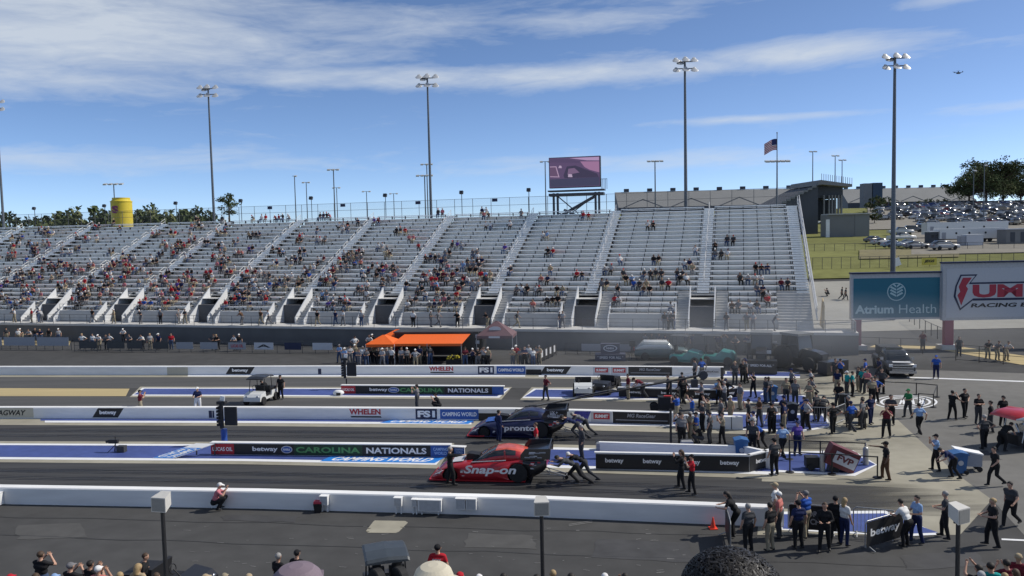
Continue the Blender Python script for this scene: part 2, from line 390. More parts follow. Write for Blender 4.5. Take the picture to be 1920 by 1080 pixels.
# near median (blue between white edges), cut at the start line
NF = (826, 827.5, 829, 832, 842, 852.6); NN = (863, 867, 871, 882, 898, 915.7)
def island(name, x0, x1, far, near, slant=30, ends=True, m=BLUE):
    """a painted island: concrete skirt, white edge, blue field; far/near are pixel rows at LX"""
    def f(ys, x): return float(np.interp(x, LX, ys))
    def quad(nm, a, b, mm, z, dx):
        n = 10; A = []; B = []
        A = [(x0 + slant + dx + (x1 + slant - x0 - slant - 2 * dx) * i / n, 0) for i in range(n + 1)]
        B = [(x0 + dx + (x1 - x0 - 2 * dx) * i / n, 0) for i in range(n + 1)]
        hi = lambda x: f(far, x) + (f(near, x) - f(far, x)) * a
        lo = lambda x: f(far, x) + (f(near, x) - f(far, x)) * b
        A = [(x + slant * 0, hi(x)) for x, _ in A]; B = [(x, lo(x)) for x, _ in B]
        vs = []
        for p, q in zip(A, B):
            P = G(*p); Q = G(*q); vs += [(P.x, P.y, z), (Q.x, Q.y, z)]
        mb = MB(); mb.add(vs, [(2 * i, 2 * i + 1, 2 * i + 3, 2 * i + 2) for i in range(n)]); return struct(mb.build(nm, mm))
    quad('concrete_island', 0.0, 1.0, CONC, 0.012, 0)
    quad('white_border', 0.11, 0.86, WHITE, 0.016, 4)
    quad(name, 0.19, 0.76, m, 0.020, 8)
island('blue_median', -400, 822, NF, NN)
island('blue_median', 905, 1460, NF, NN)
FF = (725, 725, 725.5, 726, 729, 732.5); FN = (744, 744, 745.5, 749.5, 757, 765.8)
island('blue_median', 243, 940, FF, FN, 20)
island('blue_median', 975, 1420, FF, FN, 22)
strip('concrete_median', [(-400, 727.5), (0, 728), (243, 729)], [(-400, 742), (0, 743), (236, 743)], CREAM, 0.014)
# islands of the staging area on the right
def isle(pix, z=0.014):
    c = Vector((sum(p[0] for p in pix) / len(pix), sum(p[1] for p in pix) / len(pix)))
    def grow(kx, ky): return [(c.x + (x - c.x) * kx, c.y + (y - c.y) * ky) for x, y in pix]
    area('white_border', pix, WHITE, z); area('blue_island', grow(.962, .80), BLUE, z + .004)
isle([(1452, 848), (1600, 845), (1645, 872), (1603, 893), (1452, 885)])
isle([(1300, 772), (1545, 776), (1560, 800), (1500, 811), (1300, 802)])
isle([(1330, 737), (1505, 741), (1530, 748), (1500, 758), (1330, 752)])
isle([(1360, 696), (1500, 698), (1480, 703), (1360, 702)])
isle([(1462, 960), (1660, 958), (1765, 1003), (1700, 1006), (1462, 994)])
# white lines on the pit asphalt
area('white_line', [(1700, 706.5), (1990, 717), (1990, 719), (1700, 708.5)], WHITE, 0.010)
area('white_line', [(1878, 1010), (2050, 1018), (2050, 1021), (1878, 1013)], WHITE, 0.010)
# dark tyre tracks across the apron
for (a, b, c) in ((1480, 1765, 884), (1480, 1700, 838), (1500, 1640, 770)):
    pass
area('rubber_marks', [(1430, 903), (1600, 898), (1760, 912), (1840, 935), (1790, 952), (1440, 950)], CONC_W, 0.0075)
area('rubber_marks', [(1470, 815), (1620, 820), (1730, 826), (1800, 845), (1740, 858), (1600, 846), (1470, 842)], CONC_W, 0.0075)
# oval emblem painted on the asphalt
def ring(cx, cy, a, b, m, z, nm='painted_emblem', fy=1.0):
    return area(nm, [(cx + a * math.cos(t), cy + b * math.sin(t) * fy) for t in [2 * math.pi * i / 40 for i in range(40)]], m, z)
for k, (s, m) in enumerate(((1.0, WHITE), (.93, ASPH_L), (.80, WHITE), (.72, ASPH_L), (.60, WHITE), (.53, ASPH_L))):
    ring(1698, 754, 60 * s, 13 * s, m, 0.006 + k * 0.004)
for px in (1672, 1690, 1708, 1726):
    area('painted_emblem', [(px - 5, 759), (px, 749), (px + 4, 749), (px - 1, 759)], WHITE, 0.034)
    area('painted_emblem', [(px + 3, 759), (px + 1, 749), (px + 5, 749), (px + 8, 759)], WHITE, 0.034)
# concrete access cover and worn paint on the foreground asphalt
area('concrete_patch', [(703, 976), (760, 977), (765, 980), (748, 997), (742, 999.5), (690, 999), (686, 996), (700, 978)], CONC, 0.006)
r2 = random.Random(3)
for _ in range(70):
    x = r2.uniform(500, 1330); y = r2.uniform(985, 1075)
    if r2.random() < .25: x = r2.uniform(300, 500)
    l = r2.uniform(3, 16); t = r2.uniform(.5, 1.1); sl = r2.uniform(-.15, .15) * l
    o = area('worn_paint', [(x, y), (x + l, y + sl), (x + l * .9, y + sl + t), (x + 1, y + t)], mat('worn_paint', (.15, .15, .148), .9, var=.35, scale=18), 0.006)
for dy in (0, 2.4):
    area('worn_paint', [(1066, 983 + dy), (1110, 976 + dy * 1.1), (1111, 977 + dy * 1.1), (1067, 984 + dy)], MATS['worn_paint'], 0.006)

# seams, patches and stains in the foreground asphalt
TAR = mat('tar_seam', (.030, .030, .031), .7, var=.3, scale=3); PATCH = mat('asphalt_patch', (.070, .069, .067), .92, var=.15, scale=1.5, bump=.1); DPATCH = mat('asphalt_stain', (.046, .046, .048), .8, var=.3, scale=1.2)
for y0, y1 in ((968, 1012), (1003, 1062)):
    n = 26; prev = None
    for k in range(n):
        xa = -40 + k * 68; xb = xa + 68; f = lambda x: y0 + (y1 - y0) * x / 1700 + 1.3 * math.sin(x * .021 + y0) + .7 * math.sin(x * .06)
        area('tar_seam', [(xa, f(xa)), (xb, f(xb)), (xb, f(xb) + .9), (xa, f(xa) + .9)], TAR, 0.005)
for pix, mm in (([(30, 985), (150, 982), (160, 1008), (35, 1012)], PATCH), ([(880, 1000), (1000, 1004), (1010, 1030), (870, 1026)], PATCH), ([(1120, 1010), (1290, 1018), (1300, 1055), (1110, 1046)], DPATCH), ([(420, 965), (560, 969), (555, 980), (415, 976)], DPATCH), ([(1690, 1040), (1830, 1035), (1850, 1062), (1700, 1068)], DPATCH), ([(1760, 850), (1850, 845), (1880, 862), (1780, 868)], DPATCH)):
    c = (sum(p[0] for p in pix) / 4, sum(p[1] for p in pix) / 4); rr_ = random.Random(int(c[0])); pp = []
    for (a, b) in zip(pix, pix[1:] + pix[:1]):
        for k in range(5): t_ = k / 5; pp.append((a[0] + (b[0] - a[0]) * t_ + rr_.uniform(-5, 5), a[1] + (b[1] - a[1]) * t_ + rr_.uniform(-1.2, 1.2)))
    area('asphalt_patch' if mm is PATCH else 'asphalt_stain', pp, mm, 0.0045)
# darker rubber grooves laid down by the cars
GROOVE = mat('rubber_groove', (0.022, 0.022, 0.024), .55, var=.35, scale=1.0, stretch=(.04, 4, 1, R(8)), spec=.5); fade_end(GROOVE, 6, 15)
def fade_left(m, x0, x1):
    t = m.node_tree; b = t.nodes['Principled BSDF']; old = b.inputs['Alpha'].links[0].from_socket; g = t.nodes.new('ShaderNodeTexCoord'); n = t.nodes.new('ShaderNodeTexNoise'); mp = t.nodes.new('ShaderNodeMapping')
    mp.inputs['Scale'].default_value = (.12, 5, 1); mp.inputs['Rotation'].default_value = (0, 0, R(8)); n.inputs['Scale'].default_value = 1.0; n.inputs['Detail'].default_value = 3; t.links.new(g.outputs['Object'], mp.inputs[0]); t.links.new(mp.outputs[0], n.inputs['Vector'])
    r = t.nodes.new('ShaderNodeMapRange'); r.inputs[1].default_value = .38; r.inputs[2].default_value = .62; t.links.new(n.outputs[0], r.inputs[0]); k = t.nodes.new('ShaderNodeMath'); k.operation = 'MULTIPLY'; t.links.new(r.outputs[0], k.inputs[0]); t.links.new(old, k.inputs[1]); t.links.new(k.outputs[0], b.inputs['Alpha'])
fade_left(GROOVE, 0, 0)
def groove(ya, yb, f0, f1): return strip('rubber_groove', [(x, a + (b - a) * f0) for x, a, b in zip(LX, ya, yb)], [(x, a + (b - a) * f1) for x, a, b in zip(LX, ya, yb)], GROOVE, 0.0105, 24)
for ya, yb in (((866, 866, 872, 884, 903, 924), (897, 911, 919, 931, 952, 975)), ((794, 797, 799, 804, 815, 831), (826, 828, 829, 832, 840, 851))):
    groove(ya, yb, .26, .44); groove(ya, yb, .56, .74)
# ---------------------------------------------------------------- track walls
WH = 0.75
class Wall:
    def __init__(s, label, pts, th=0.45, h=WH):
        s.pts = pts; s.h = h; s.root = thing('track_wall', label, 'wall')
        P = [G(x, y, h) for x, y in pts]; N = []
        for i in range(len(P)):
            d = (P[min(i + 1, len(P) - 1)] - P[max(i - 1, 0)]).normalized(); N.append(Vector((-d.y, d.x, 0)))
        rings = [[p - Vector((0, 0, h)), p - Vector((0, 0, .05)), p - Vector((0, 0, 0)) + n * .03, p + n * (th - .03), p + n * th - Vector((0, 0, .05)), p + n * th - Vector((0, 0, h))] for p, n in zip(P, N)]
        mb = MB(); mb.loft(rings, 0, smooth=False); mb.build('barrier', WALLP, s.root)
        xs = [x for x, y in pts]; n = 0
    def at(s, px): return G(px, float(np.interp(px, [p[0] for p in s.pts], [p[1] for p in s.pts])), s.h)
    def frame(s, x0, x1):
        a = s.at(x0); b = s.at(x1); d = b - a; d.z = 0; return (a + b) / 2, yaw(d), d.length
    def plate(s, x0, x1, f0, f1, m, slant=0.0, name='sponsor_panel', th=.012, part=None):
        """a panel on the track side; f0..f1 are heights as fractions of the wall"""
        c, a, L_ = s.frame(x0, x1); z0 = s.h * f0; z1 = s.h * f1
        mb = MB(); k = slant * (z1 - z0)
        mb.prism([(-L_ / 2 + k, z0), (L_ / 2 + k, z0), (L_ / 2 - k, z1), (-L_ / 2 - k, z1)], -th, .0, 'y')
        o = mb.build(name, m, s.root, (c.x, c.y, 0), a); o['w'] = L_; o['zc'] = (z0 + z1) / 2; o['hh'] = z1 - z0; return o
    def text(s, o, t, m, fw_=.8, fh=.6, dx=0.0, dz=0.0, bold=.02, shear=0.0, y=-.017):
        return letters(t, o['w'] * fw_, o['hh'] * fh, m, o, (dx * o['w'], y, o['zc'] + dz * o['hh']), bold, shear)
wA = Wall('low white far track wall before the tents, carrying sponsor panels', [(-400, 687.5), (0, 687.5), (480, 687), (960, 685.5), (1357, 688.5)])
wB = Wall('low white middle track wall between the two pairs of lanes', [(-400, 764), (0, 764), (480, 764), (960, 766.5), (1262, 774)])
wC = Wall('low plain white track wall nearest the camera with shaded grey face', [(-400, 905), (0, 914), (480, 921.5), (960, 933.5), (1470, 953)])
def betway(wl_, x0, x1, f0=.12, f1=.94):
    p = wl_.plate(x0, x1, f0, f1, BLACK, -.35); wl_.text(p, 'betway', WPRINT, .66, .54, bold=.045)
def whelen(wl_, x0, x1):
    p = wl_.plate(x0, x1, .42, .95, WALLP, 0, th=.006); wl_.text(p, 'WHELEN', RPRINT, .98, .9, bold=.04, shear=.0, y=-.012)
    q = wl_.plate(x0 + (x1 - x0) * .06, x1, .2, .32, BLACK, .3)
def fs1(wl_, x0, x1):
    p = wl_.plate(x0, x1, .1, .96, NAVY); wl_.text(p, 'FS1', WPRINT, .82, .66, bold=.05)
def camping(wl_, x0, x1):
    p = wl_.plate(x0, x1, .12, .94, BPRINT); wl_.text(p, 'CAMPING WORLD', WPRINT, .9, .42, bold=.03)
def summit(wl_, x0, x1):
    p = wl_.plate(x0, x1, .08, .94, PALEP); q = wl_.plate(x0 + (x1 - x0) * .12, x0 + (x1 - x0) * .9, .34, .84, RPRINT, th=.018); wl_.text(q, 'SUMMIT', WPRINT, .84, .56, bold=.05, shear=.1, y=-.024)
def racegear(wl_, x0, x1):
    p = wl_.plate(x0, x1, .06, .97, BLACK); wl_.text(p, 'MG RaceGear', GREYP, .5, .34, dz=.2, bold=.03, shear=.2)
    wl_.plate(x0 + (x1 - x0) * .05, x1 - (x1 - x0) * .05, .30, .36, GREYP, th=.018, name='print_line')
betway(wB, 178, 226); betway(wA, 427, 473); betway(wB, 960, 1005, .1, .97); betway(wA, 1017, 1066)
whelen(wB, 654, 714); whelen(wA, 804, 850)
fs1(wB, 779, 819); fs1(wA, 896, 926); camping(wB, 825, 897); camping(wA, 931, 985)
p = wB.plate(897, 950, .02, .62, BLACK); p = wA.plate(986, 1015, .04, .6, BLACK)
summit(wB, 1108, 1147); racegear(wB, 1149, 1257); summit(wA, 1112, 1143); summit(wA, 1145, 1176); racegear(wA, 1178, 1260)
p = wA.plate(1311, 1350, .2, .8, PALEP); wA.text(p, 'SafetyKleen', BLACK, .66, .4, dx=.1); q = wA.plate(1312, 1318, .25, .75, BLACK, th=.02)
p = wA.plate(1351, 1357, .02, .98, BLACK)
p = wB.plate(-60, 62, .1, .97, mat('cream_wall_paint', (.52, .49, .40), .7, var=.05)); wB.text(p, 'zMAX DRAGWAY', BLACK, .9, .55, dx=-.06, bold=.03, shear=.25)
p = wA.plate(-400, 352, .0, .93, mat('cream_wall_paint', (.5, .5, .5)), name='painted_section', th=.006)
p = wB.plate(1074, 1104, .1, .95, mat('violet_blue_print', (.05, .05, .30), .5, var=.5, scale=9), -.2)
for x0, x1 in ((391, 397), (398, 401)): wB.plate(x0, x1, .1, .72, NAVY, name='small_decal')
wA.plate(596, 602, .1, .72, NAVY, name='small_decal')
# painted lettering on the ground beside the wall
def ground_sign(pix, text, m, z=0.026, base=CYAN):
    """pix: far-left, far-right, near-right, near-left"""
    P = [G(*p) for p in pix]
    mb = MB(); mb.add([(p.x, p.y, z) for p in P], [(3, 2, 1, 0)]); o = struct(mb.build('painted_sponsor_strip', base))
    me = text_mesh(text, 1.0, 1.0, .03, .25).copy(); me.materials.append(m)
    for v in me.vertices:
        u = v.co.x * .86 + .5; t = .5 - v.co.z * .66
        q = (P[0].lerp(P[1], u)).lerp(P[3].lerp(P[2], u), t); v.co = (q.x, q.y, z + .004)
    l = link('painted_lettering', me, o); return o
ground_sign([(740, 786.5), (892, 788), (878, 795.5), (712, 793.5)], 'CAMPING WORLD', WPRINT)
ground_sign([(622, 855.5), (835, 858), (815, 869), (600, 865.5)], 'CAMPING WORLD', WPRINT)

# equipment on the near wall, facing the camera
def wall_box(x0, x1, y0, y1, label, legs=True, lid=None, m=None):
    """an electrical cabinet bolted to the near wall: pixel box"""
    c, a, L_ = wC.frame(x0, x1); yt = float(np.interp((x0 + x1) / 2, [p[0] for p in wC.pts], [p[1] for p in wC.pts]))
    ppm = F / c.y; z1 = WH - (y0 - yt) / ppm; z0 = WH - (y1 - yt) / ppm; z1 = min(z1, WH - .03)
    t = thing('electrical_cabinet', label, 'cabinet', (c.x, c.y, 0), a, 'cabinets on the near wall')
    mb = MB(); mb.box((0, -.12, (z0 + z1) / 2), (L_, .2, z1 - z0)); mb.build('cabinet_box', m or WALLP, t)
    mb = MB(); mb.box((0, -.13, z1 + .012), (L_ + .04, .26, .02)); mb.build('lid', WALLP, t)
    mb = MB(); mb.box((0, -.225, (z0 + z1) / 2), (L_ * .86, .012, (z1 - z0) * .84)); mb.build('door', mat('cabinet_grey', (.46, .47, .48), .6), t)
    if legs:
        for sx_ in (-.35, .35):
            mb = MB(); mb.box((sx_ * L_, -.1, z0 / 2), (.05, .06, z0)); mb.build('leg', WALLP, t)
    return t
wall_box(603, 617, 928, 945, 'narrow white electrical cabinet beside the black bin on the near wall')
wall_box(741, 755, 931, 947, 'small square electrical cabinet left of the widest one on the near wall')
wall_box(774, 783, 934, 948, 'slim electrical post box just left of the widest cabinet')
wall_box(785, 829, 935, 957, 'widest grey electrical cabinet on the near white wall')
wall_box(856, 873, 932, 953, 'left one of two grey twin cabinets at right on the near wall', legs=False)
wall_box(875, 894, 933, 954, 'right one of two grey twin cabinets at right on the near wall', legs=False)
wall_box(-14, 6, 922, 945, 'white electrical cabinet cut by the left picture edge on the near wall', legs=False)
# ---------------------------------------------------------------- people: one continuous body per pose
def V3(*a): return np.array(a, float)
POSES = {}
def P_(name, pel, chest, neck, head, arms, legs, look=0.0):
    POSES[name] = dict(pel=V3(*pel), chest=V3(*chest), neck=V3(*neck), head=V3(*head), arms=arms, legs=legs, look=look)
SL = (((.10, .03, .50), (.12, -.02, .08)), ((-.10, .03, .50), (-.12, -.02, .08)))
SL2 = (((.13, .10, .50), (.15, .10, .08)), ((-.11, -.02, .50), (-.15, -.10, .08)))
UP_ = ((0, 0, .95), (0, 0, 1.27), (0, -.01, 1.46), (0, .02, 1.62))
def sym(e, h): return ((e, h), ((-e[0], e[1], e[2]), (-h[0], h[1], h[2])))
P_('stand', *UP_, sym((.25, -.04, 1.13), (.26, .05, .87)), SL)
P_('hips', *UP_, sym((.41, -.10, 1.17), (.19, .04, 1.00)), SL2)
P_('photo', *UP_, (((.25, .2, 1.24), (.06, .26, 1.52)), ((-.25, .2, 1.24), (-.06, .28, 1.50))), SL2)
P_('raise', *UP_, (((.30, .18, 1.48), (.10, .26, 1.74)), ((-.30, .18, 1.48), (-.10, .26, 1.74))), SL)
P_('crossed', *UP_, (((.25, .08, 1.15), (-.07, .19, 1.20)), ((-.25, .08, 1.15), (.07, .21, 1.17))), SL)
P_('hold', *UP_, (((.25, .05, 1.14), (.12, .30, 1.10)), ((-.25, .05, 1.14), (-.10, .30, 1.12))), SL2)
P_('point', *UP_, (((.30, .22, 1.40), (.28, .52, 1.42)), ((-.25, -.04, 1.13), (-.26, .05, .87))), SL2)
P_('walk', (0, 0, .94), (0, .04, 1.26), (0, .06, 1.45), (0, .10, 1.61), (((.26, -.16, 1.16), (.25, -.10, .90)), ((-.26, .12, 1.15), (-.24, .34, .98))), (((.09, .20, .53), (.10, .24, .08)), ((-.09, .02, .50), (-.10, -.36, .16))))
P_('push', (0, -.30, .86), (0, .06, 1.07), (0, .25, 1.18), (0, .38, 1.22), sym((.24, .36, .93), (.20, .60, .98)), (((.10, -.05, .48), (.10, -.36, .09)), ((-.10, -.45, .46), (-.10, -.86, .12))))
P_('bend', (0, -.12, .90), (0, .14, 1.12), (0, .30, 1.22), (0, .42, 1.28), sym((.26, .30, .95), (.14, .50, .80)), (((.11, .02, .49), (.12, -.10, .08)), ((-.10, -.08, .49), (-.14, -.32, .09))))
P_('lean', (0, -.12, .93), (0, .04, 1.23), (0, .13, 1.41), (0, .19, 1.55), sym((.30, .20, 1.12), (.16, .42, 1.08)), SL)
P_('crouch', (0, -.12, .36), (0, .02, .70), (0, .07, .88), (0, .12, 1.03), (((.24, .22, .66), (.10, .34, .90)), ((-.24, .22, .66), (-.06, .36, .92))), (((.15, .26, .52), (.13, .00, .09)), ((-.15, .30, .50), (-.13, .06, .09))))
P_('sit', (0, .0, .53), (0, .04, .86), (0, .06, 1.05), (0, .10, 1.20), (((.25, .08, .72), (.12, .32, .62)), ((-.25, .08, .72), (-.10, .33, .62))), (((.11, .42, .51), (.12, .44, .08)), ((-.11, .42, .51), (-.12, .42, .08))))
P_('sit_forward', (0, .0, .53), (0, .17, .82), (0, .30, .97), (0, .40, 1.09), (((.24, .34, .66), (.05, .50, .74)), ((-.24, .34, .66), (-.05, .50, .74))), (((.15, .42, .51), (.15, .40, .08)), ((-.15, .42, .51), (-.15, .44, .08))))
P_('sit_phone', (0, .0, .53), (0, .03, .86), (0, .04, 1.05), (0, .08, 1.20), (((.26, .18, .80), (.10, .34, 1.08)), ((-.25, .08, .72), (-.12, .30, .60))), (((.11, .42, .51), (.14, .44, .08)), ((-.13, .42, .51), (-.13, .40, .08))))
P_('sit_back', (0, .05, .53), (0, -.05, .85), (0, -.08, 1.04), (0, -.05, 1.20), (((.30, -.12, .72), (.26, -.28, .58)), ((-.25, .02, .70), (-.12, .28, .60))), (((.12, .46, .50), (.12, .56, .08)), ((-.12, .46, .50), (-.12, .52, .08))))

def prims(p, hat, long_hair=False, sleeve=True):
    """tapered limbs and masses: (a, b, ra, rb, material); materials 0 skin 1 hair or hat 2 shirt 3 trousers 4 shoes"""
    L = []; pel, ch, nk, hd = p['pel'], p['chest'], p['neck'], p['head']
    sh = []
    t = nk - ch; t /= np.linalg.norm(t)
    L.append((pel + V3(-.075, 0, 0), pel + V3(.075, 0, 0), .115, .115, 3))
    mid = (pel + ch) / 2
    L.append((mid + V3(-.065, 0, 0), mid + V3(.065, 0, 0), .108, .108, 2))
    L.append((ch + V3(-.085, 0, 0), ch + V3(.085, 0, 0), .118, .118, 2))
    top = ch + t * .13
    L.append((top + V3(-.13, 0, 0), top + V3(.13, 0, 0), .070, .070, 2))
    L.append((nk - t * .03, nk + (hd - nk) * .5, .058, .055, 0))
    up_ = hd - nk; up_ /= np.linalg.norm(up_)
    fwd = V3(0, 1, 0) - up_ * up_[1]; fwd /= np.linalg.norm(fwd)
    L.append((hd - up_ * .045 + fwd * .015, hd + up_ * .03, .068, .086, 0))
    L.append((hd - up_ * .03 + fwd * .085, hd + up_ * .005 + fwd * .082, .017, .013, 0))       # nose
    for s in (-1, 1): L.append((hd + V3(s * .085, 0, -.015), hd + V3(s * .088, 0, .02), .016, .016, 0))
    L.append((hd + up_ * .045 - fwd * .02, hd + up_ * .03 - fwd * .035, .090, .088, 1))
    if long_hair: L.append((hd - fwd * .05, hd - up_ * .17 - fwd * .07, .085, .06, 1))
    if hat:
        L.append((hd + up_ * .05 + fwd * .08 + V3(-.04, 0, 0), hd + up_ * .05 + fwd * .08 + V3(.04, 0, 0), .03, .03, 1))
        L.append((hd + up_ * .042 + fwd * .14 + V3(-.03, 0, 0), hd + up_ * .042 + fwd * .14 + V3(.03, 0, 0), .022, .022, 1))
    hands = []
    for (e, h), s in zip(p['arms'], (1, -1)):
        S = top + V3(s * .165, 0, -.01); e = V3(*e); h = V3(*h)
        cut = S + (e - S) * (.62 if sleeve else 1.0)
        L.append((S, cut, .062, .054, 2)); L.append((cut, e, .047, .042, 0 if sleeve else 2))
        wr = e + (h - e) * .78
        L.append((e, wr, .042, .031, 0 if sleeve else 2)); L.append((wr, h, .032, .036, 0)); hands.append((e, h, s))
    for (k, a), s in zip(p['legs'], (1, -1)):
        k = V3(*k); a = V3(*a); hp = pel + V3(s * .09, 0, -.03)
        L.append((hp, k, .104, .074, 3)); L.append((k, a, .074, .055, 3))
        L.append((a + V3(0, -.03, -.03), a + V3(s * .02, .14, -.042), .045, .036, 4))
    return L, hands, hd, up_, fwd
BODY = {}
def body_mesh(pose, hat, hi, long_hair=False, sleeve=True):
    key = (pose, hat, hi, long_hair, sleeve)
    if key in BODY: return BODY[key]
    L, hands, hd, up_, fwd = prims(POSES[pose], hat, long_hair, sleeve)
    mb = MB(); n = 10 if hi else 7
    for a, b, ra, rb, m in L:
        mb.cyl(a, b, ra, rb, n); mb.ell(a, (ra,) * 3, n, 6); mb.ell(b, (rb,) * 3, n, 6)
    me = mb.mesh('raw', []); ob = bpy.data.objects.new('raw', me); col.objects.link(ob)
    md = ob.modifiers.new('r', 'REMESH'); md.mode = 'VOXEL'; md.voxel_size = .019 if hi else .034
    if hi:
        s = ob.modifiers.new('s', 'SMOOTH'); s.factor = .5; s.iterations = 2
    d = ob.modifiers.new('d', 'DECIMATE'); d.ratio = .16 if hi else .14
    dg = bpy.context.evaluated_depsgraph_get(); out = bpy.data.meshes.new_from_object(ob.evaluated_get(dg))
    bpy.data.objects.remove(ob); bpy.data.meshes.remove(me)
    nf = len(out.polygons); c = np.empty(nf * 3); out.polygons.foreach_get('center', c); c = c.reshape(-1, 3)
    best = np.full(nf, 9.0); mi = np.zeros(nf, int)
    for a, b, ra, rb, m in L:
        ab = b - a; t = np.clip(((c - a) @ ab) / max(1e-9, ab @ ab), 0, 1)
        dd = np.linalg.norm(c - (a + t[:, None] * ab), axis=1) - (ra + (rb - ra) * t)
        if m == 1: dd = dd - .004
        k = dd < best; best[k] = dd[k]; mi[k] = m
    # face window stays skin
    rel = c - hd; face = (mi == 1) & ((rel @ fwd) > .045) & ((rel @ up_) < .045) & ((rel @ fwd) < .1)
    mi[face] = 0
    out.polygons.foreach_set('material_index', mi.astype(np.int32)); out.polygons.foreach_set('use_smooth', np.ones(nf, bool))
    if hi:
        bm = bmesh.new(); bm.from_mesh(out)
        x = MB()
        for e, h, s in hands:
            d_ = h - e; d_ = d_ / np.linalg.norm(d_); side = np.cross(d_, V3(0, 0, 1)); 
            if np.linalg.norm(side) < .3: side = V3(0, 1, 0) - d_ * d_[1]
            side /= np.linalg.norm(side); nrm = np.cross(side, d_)
            for i, ln in enumerate((.062, .072, .068, .052)):
                a = h + side * (.027 - .018 * i) + d_ * .02; k_ = a + d_ * ln * .55 + nrm * .004; b = k_ + d_ * ln * .42 + nrm * .025
                x.cyl(a, k_, .0095, .009, 5); x.cyl(k_, b, .009, .007, 5)
            a = h + side * .030 - d_ * .01; x.cyl(a, a + side * .025 + d_ * .04, .011, .009, 5)
        for s in (-1, 1): x.ell(hd + V3(s * .032, 0, 0) + fwd * .076 + up_ * .012, (.010, .007, .007), 6, 4, mi=5)
        tmp = x.mesh('x', []); off = len(out.polygons)
        bm.from_mesh(tmp); bm.to_mesh(out); bm.free()
        idx = np.zeros(len(out.polygons), np.int32); idx[:off] = mi; m2 = np.empty(len(tmp.polygons), np.int32); tmp.polygons.foreach_get('material_index', m2); idx[off:] = np.where(m2 == 5, 5, 0)
        bpy.data.meshes.remove(tmp)
        for i in range(6): out.materials.append(None)
        out.polygons.foreach_set('material_index', idx)
    else:
        for i in range(5): out.materials.append(None)
        out.polygons.foreach_set('material_index', mi.astype(np.int32))
    out.name = 'body_' + pose; out.update(); BODY[key] = out; return out
SKINS = [mat('skin_light', (.46, .27, .19), .55, var=.05), mat('skin_tan', (.34, .19, .125), .55, var=.05), mat('skin_brown', (.15, .08, .05), .55, var=.05)]
CLOTH = {'black': (.016, .016, .018), 'charcoal': (.052, .054, .06), 'grey': (.16, .16, .17), 'pale grey': (.36, .36, .37), 'white': (.68, .68, .67), 'navy': (.016, .024, .075),
         'blue': (.025, .09, .38), 'light blue': (.22, .34, .55), 'red': (.42, .018, .03), 'maroon': (.13, .018, .03), 'pink': (.50, .17, .20), 'coral': (.48, .16, .14), 'orange': (.75, .16, .02),
         'yellow': (.62, .50, .05), 'green': (.03, .19, .07), 'lime': (.35, .60, .08), 'teal': (.015, .28, .28), 'purple': (.10, .06, .28), 'khaki': (.27, .235, .17), 'tan': (.36, .29, .19), 'denim': (.055, .085, .16), 'brown': (.09, .05, .03)}
def cloth(n): return mat('cloth_' + n.replace(' ', '_'), CLOTH[n], .85, var=.16, scale=9, spec=.2)
HAIRS = {'dark': (.015, .012, .010), 'brown': (.06, .035, .02), 'blond': (.34, .24, .12), 'grey': (.28, .27, .26)}
def hairm(n): return mat('hair_' + n, HAIRS[n], .7, var=.2, scale=30)
SHOE = mat('shoe_dark', (.018, .018, .02), .6); SHOE_W = mat('shoe_white', (.6, .6, .6), .6); EYE = mat('eye_dark', (.02, .015, .012), .3)
USED_LABELS = {}
def person(loc, rz, pose, shirt, pants, hat=None, hair='brown', skin=0, hi=True, label='', group=None, scale=1.0, sleeve=True, long_hair=False, shoe=None, name='person'):
    me = body_mesh(pose, bool(hat), hi, long_hair, sleeve)
    wd = 1.04 + .22 * ((abs(loc[0]) * 7.13 + abs(loc[1]) * 3.7) % 1.0); o = link(name, me, None, loc, rz); o.scale = (scale * wd, scale * wd, scale)
    lw = label.split()
    ms = [SKINS[skin], cloth(hat) if hat else hairm(hair), cloth(shirt), cloth(pants), shoe or SHOE] + ([EYE] if hi else [])
    for s, m in zip(o.material_slots, ms): s.link = 'OBJECT'; s.material = m
    return tag(o, label, 'person', group)
AWAY, LEFT, CAMW, RIGHT = 0.0, R(90), R(180), R(-90)
# ---------------------------------------------------------------- grandstand across the track
RIMZ = 2.0
S0 = Vector((-54.5, 95.1, 0)); S1 = Vector((21.5, 73.4, 0))
EU = (S1 - S0).normalized(); EV = Vector((-EU.y, EU.x, 0)); SROT = yaw(EU)
def uat(px, py, v):
    """distance along the stand where the sight line through a pixel crosses the line v metres behind the rim"""
    d = ray(px, py); o = S0 + EV * v
    # CAM.xy + d.xy*t = o + EU*u
    det = d.x * -EU.y + d.y * EU.x
    t = (o.x * -EU.y + o.y * EU.x) / det
    return (Vector((d.x * t, d.y * t, 0)) - o).dot(EU)
NR = 23; V0 = 3.2; RUN = 1.0; Z0 = 3.35; RISE = 0.478
VTOP = V0 + NR * RUN
tops = [-210, -90, 40, 172, 308, 427, 563, 700, 845, 1000, 1155, 1330, 1484]
ua = [uat(x, float(np.interp(x, (0, 480, 960, 1490), (412, 412, 402, 392))), VTOP - 1) for x in tops]
U_END = ua[-1] + .9; U_START = ua[0]
stand = thing('grandstand', 'long aluminium bleacher grandstand across the track, partly filled with spectators', 'grandstand', (S0.x, S0.y, 0), SROT)
AW = 1.25                                                     # aisle width
def sec(i): return ua[i] + AW / 2, ua[i + 1] - AW / 2
